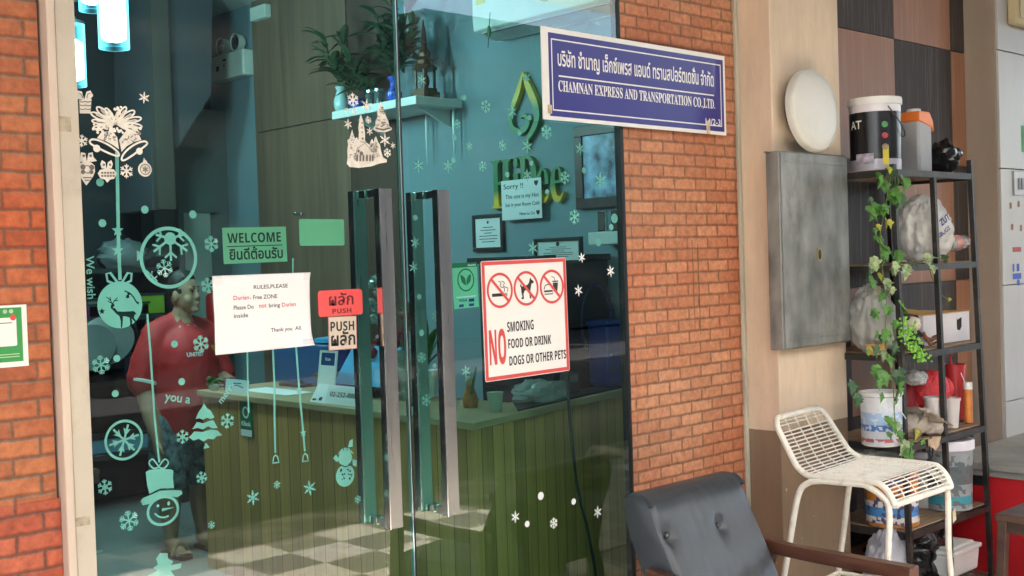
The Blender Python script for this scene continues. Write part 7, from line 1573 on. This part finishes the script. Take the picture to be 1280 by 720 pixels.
b = MB(); b.bx(x0+.03, x0+.27, y1-.034, y1-.016, zS-.075, zS-.03); b.bx(x0+.03, x0+.27, y1-.284, y1-.266, zS-.075, zS-.03); b.bx(x0+.016, x0+.034, y1-.26, y1-.04, zS-.075, zS-.03); b.bx(x0+.266, x0+.284, y1-.26, y1-.04, zS-.075, zS-.03); b.build('apron', m_old, t)
# ================================================================ PERSON
q = at(222, 692, Z=0); K = 1.5/1.5
PT = thing('person', 'chubby boy in a red football shirt and patterned shorts behind the glass', 'person', (q.x+.055, q.y-.02, 0), math.radians(2))
def caps(chain, seg=14):
    """tapered limbs as overlapping blobs; the voxel remesh afterwards makes them one skin"""
    b = MB() if not isinstance(chain, MB) else chain
    return b
def limb(b, pts, rs, seg=14):
    P = smooth([tuple(p) for p in pts], 4); R_ = smooth([(r,) for r in rs], 4)
    b.tube(P, [max(.004, r[0]) for r in R_], seg)
    for p, r in ((pts[0], rs[0]), (pts[-1], rs[-1])): b.ball(p, r, seg)
m_skin = mat('skin', (.42, .24, .16), .5, .06, 12, sss=.08)
m_hair = mat('black hair', (.012, .01, .009), .5, .3, 60, bump=.4, bscale=120)
m_shirt = mat('red football shirt', (.52, .02, .024), .65, .14, 9, bump=.25, bscale=16)
b = MB(); H = 1.47
# facing -Y, local coordinates; head turned a little to the picture's right (+X)
hz = 1.335; hd = Vector((0.01, -.045, hz))
RH = Matrix.Rotation(math.radians(26), 3, 'Z')
def hp(x, y, z): return hd + RH @ Vector((x, y, z))
b.ball(hd, (.083, .098, .118), 24, RH)                                   # skull
b.ball(hp(0, -.03, -.055), (.074, .07, .065), 20, RH)                     # jaw and cheeks
b.ball(hp(-.042, -.058, -.045), (.036, .034, .036), 16); b.ball(hp(.042, -.058, -.045), (.036, .034, .036), 16)
b.ball(hp(0, -.078, -.098), (.032, .028, .024), 14)
b.ball(hp(0, -.107, -.03), (.019, .017, .016), 12); b.tube([hp(0, -.095, .012), hp(0, -.108, -.026)], [.008, .013], 10)
b.tube([hp(-.022, -.1, -.068), hp(0, -.106, -.066), hp(.022, -.1, -.068)], [.006, .009, .006], 8); b.tube([hp(-.018, -.098, -.078), hp(0, -.103, -.079), hp(.018, -.098, -.078)], [.006, .009, .006], 8)
for s in (-1, 1): b.ball(hp(s*.085, .012, -.02), (.013, .024, .034), 12, RH); b.tube([hp(s*.055, -.083, .022), hp(s*.02, -.096, .026)], .008, 8)
limb(b, [(0, .0, 1.13), (0.002, -.015, 1.2), tuple(hp(0, .005, -.07))], [.07, .062, .062])
limb(b, [(0, 0, .74), (0, -.02, .9), (0, -.01, 1.05), (0, .01, 1.13)], [.15, .165, .15, .1])
limb(b, [(-.15, .01, 1.09), (0, .01, 1.12), (.15, .01, 1.09)], [.07, .08, .07])
# arms: picture-left arm hangs, the other reaches forward to the counter
limb(b, [(-.175, .01, 1.08), (-.225, .02, .93), (-.24, .0, .83)], [.066, .06, .052]); limb(b, [(-.24, .0, .83), (-.243, -.05, .72), (-.235, -.1, .62)], [.052, .045, .033])
limb(b, [(.175, .01, 1.08), (.225, 0, .95), (.225, -.07, .86)], [.066, .058, .05]); limb(b, [(.225, -.07, .86), (.19, -.19, .85), (.15, -.27, .87)], [.05, .043, .032])
def hand(b, w, d, palm_n, thumb_side, curl=.6):
    w, d, n = Vector(w), Vector(d).normalized(), Vector(palm_n).normalized(); sd = d.cross(n).normalized()
    for k in range(5): b.ball(w+d*(.012+.015*k), (.03-.002*k, .03-.002*k, .022), 10)
    for i, (o_, L_) in enumerate(((-.027, .05), (-.009, .058), (.009, .056), (.027, .044))):
        p = w+d*.078+sd*o_; a = p+d*L_*.5+n*L_*.12*curl; c_ = a+d*L_*.35+n*L_*.35*curl; e = c_+d*L_*.15+n*L_*.3*curl
        b.tube([p-d*.02, p, a, c_, e], [.0105, .0105, .0098, .009, .007], 8); b.ball(e, .007, 8)
    p = w+d*.025+sd*thumb_side*.028; b.tube([p, p+sd*thumb_side*.022+d*.025+n*.008, p+sd*thumb_side*.024+d*.05+n*.016], [.013, .0115, .008], 8)
hand(b, (-.235, -.105, .605), (.05, -.12, -1), (.9, -.3, 0), 1, .8)
hand(b, (.145, -.285, .872), (-.35, -.9, .05), (-.2, .1, -1), -1, .7)
# legs
for s in (-1, 1):
    limb(b, [(s*.085, 0, .72), (s*.1, -.005, .55), (s*.1, -.01, .4)], [.12, .1, .074]); limb(b, [(s*.1, -.01, .4), (s*.102, .02, .27), (s*.105, .012, .1)], [.07, .068, .042])
    limb(b, [(s*.105, .02, .07), (s*.11, -.04, .05), (s*.118, -.12, .036)], [.042, .038, .028])
    for i in range(5): b.ball((s*.118+(i-2)*.017*1.0, -.155+abs(i-(1 if s > 0 else 3))*.006, .032), (.011, .018, .011), 8)
body = b.build('body', m_skin, PT, local=True, remesh=.006)
# hair
b = MB(); b.ball(hp(0, .012, .028), (.092, .1, .104), 26, RH, jit=.05, freq=5, seed=3)
bm = b.bm
cut = [v for v in bm.verts if (RH.transposed() @ (v.co-hd)).y < -.035 and (RH.transposed() @ (v.co-hd)).z < .062 or (RH.transposed() @ (v.co-hd)).z < -.03 and (RH.transposed() @ (v.co-hd)).y < .05 or (RH.transposed() @ (v.co-hd)).z < -.06]
bmesh.ops.delete(bm, geom=cut, context='VERTS'); b.build('hair', m_hair, PT, local=True, smooth=True, angle=180, solid=.006)
m_eye = mat('eye dark', (.02, .012, .01), .2)
for s in (-1, 1):
    b = MB(); b.ball(hp(s*.034, -.089, .004), (.0125, .006, .0055), 12, RH); b.build('eye', m_eye, PT, local=True, smooth=True)
    b = MB(); b.tube([hp(s*.055, -.081, .027), hp(s*.036, -.094, .031), hp(s*.018, -.096, .028)], [.002, .0042, .003], 6); b.build('eyebrow', m_hair, PT, local=True, smooth=True)
b = MB(); b.tube([hp(-.024, -.101, -.0725), hp(0, -.111, -.0715), hp(.024, -.101, -.0725)], [.002, .0028, .002], 6); b.build('mouth', mat('lips', (.3, .1, .09), .5), PT, local=True, smooth=True)
# shirt
b = MB(); limb(b, [(0, -.0, .66), (0, -.02, .8), (0, -.025, .93), (0, -.01, 1.05), (0, .01, 1.13)], [.185, .195, .19, .175, .1], 20)
limb(b, [(-.16, .01, 1.1), (0, .012, 1.135), (.16, .01, 1.1)], [.078, .082, .078]); 
b.ball((0, -.06, .86), (.175, .12, .15), 18)
for s in (-1, 1): 
    y2 = .02 if s < 0 else -.02
    limb(b, [(s*.16, .01, 1.085), (s*.215, .015, .98), (s*.245, y2, .89)], [.085, .09, .088])
o = b.build('shirt', m_shirt, PT, local=True, remesh=.012)
me = o.data; bm = bmesh.new(); bm.from_mesh(me)
bmesh.ops.bisect_plane(bm, geom=bm.verts[:]+bm.edges[:]+bm.faces[:], plane_co=(0, 0, .60), plane_no=(0, 0, 1), clear_inner=True); bm.to_mesh(me); bm.free()
for v in me.vertices:
    q_ = v.co; f_ = 1-abs(noise.noise(Vector((q_.x*9+q_.z*5, q_.y*6, q_.z*11-q_.x*6))))*2.2; g_ = noise.noise(Vector((q_.x*5, q_.y*5, q_.z*7+3)))
    v.co += v.normal*(.009*max(0, f_)**2*(.5+.5*g_)+.006*g_)
b = MB(); b.lathe((0.002, -.004, 1.165), [(.062, .012), (.072, .004), (.082, -.008), (.078, -.012), (.066, .0)], 26, cap0=False, cap1=False); b.build('collar', mat('dark collar', (.18, .01, .012), .7, .2), o, local=True, smooth=True)
b = MB(); c = Vector((-.245, .018, .885)); b.lathe(c, [(.0895, -.008), (.0915, 0), (.0915, .006), (.089, .01)], 24, axis=(.26, 0, 1), cap0=False, cap1=False); b.build('cuff', m_white, o, local=True, smooth=True)
def on_shirt(name, s, x, z, w, m, bold=.03):
    vs, fs = text_mesh(s, bold); xs = [v[0] for v in vs]; ys = [v[1] for v in vs]; k = w/(max(xs)-min(xs)); b = MB(); V = []
    from mathutils.bvhtree import BVHTree
    tr = BVHTree.FromPolygons([v.co for v in o.data.vertices], [tuple(p.vertices) for p in o.data.polygons])
    for a, c_ in vs:
        X_, Z_ = x+(a-min(xs))*k, z+(c_-min(ys))*k; hit = tr.ray_cast(Vector((X_, -1, Z_)), Vector((0, 1, 0)))[0]
        V.append(b.bm.verts.new((X_, (hit.y if hit else -.15)-.0015, Z_)))
    for f in fs:
        try: b.bm.faces.new([V[i] for i in f])
        except ValueError: pass
    b.build(name, m, o, local=True)
on_shirt('chest_lettering', 'UNITED', -.075, 1.0, .1, m_paper)
b = MB(); b.ball((.115, -.16, 1.02), (.022, .008, .028), 12); b.build('crest', mat('crest yellow', (.4, .25, .02), .6, .3, 60), o, local=True, smooth=True)
# shorts
m_short = mat('patterned shorts', (.13, .17, .2), .8, .75, 24, detail=2)
b = MB(); limb(b, [(0, 0, .7), (0, 0, .62)], [.17, .165], 18)
for s in (-1, 1): limb(b, [(s*.09, 0, .66), (s*.105, -.005, .5), (s*.11, -.008, .40)], [.13, .122, .115], 16)
o2 = b.build('shorts', m_short, PT, local=True, remesh=.012)
me = o2.data; bm = bmesh.new(); bm.from_mesh(me); bmesh.ops.bisect_plane(bm, geom=bm.verts[:]+bm.edges[:]+bm.faces[:], plane_co=(0, 0, .345), plane_no=(0, 0, 1), clear_inner=True); bm.to_mesh(me); bm.free()
# sandals
for s in (-1, 1):
    b = MB(); b.box((s*.112, -.055, .013), (.085, .24, .024)); sn = b.build('sandal', m_black, PT, local=True, bevel=.008)
    b = MB(); b.tube([(s*.112+.05*math.cos(a), -.1, .02+.055*math.sin(a)) for a in [math.pi*i/10 for i in range(11)]], .012, 8); b.build('strap', mat('tan strap', (.3, .22, .1), .6, .3, 30), sn, local=True, smooth=True)
# dark toy or plant held at the chest: camera-like bundle on the counter end
PT.scale = (.89, .9, 1.055)
for ob in PT.children:
    if ob.name.split('.')[0] in ('body', 'hair', 'eye', 'eyebrow', 'mouth'):
        for v in ob.data.vertices:
            if v.co.z > 1.19:
                f_ = min(1, (v.co.z-1.19)/.05); k_ = 1-.13*f_; v.co = Vector((.01, -.03, 1.19))+(v.co-Vector((.01, -.03, 1.19)))*k_*Vector((1, 1, 1)).x
for o_ in list(bpy.data.objects):
    if '_m' in o_.keys(): del o_['_m']
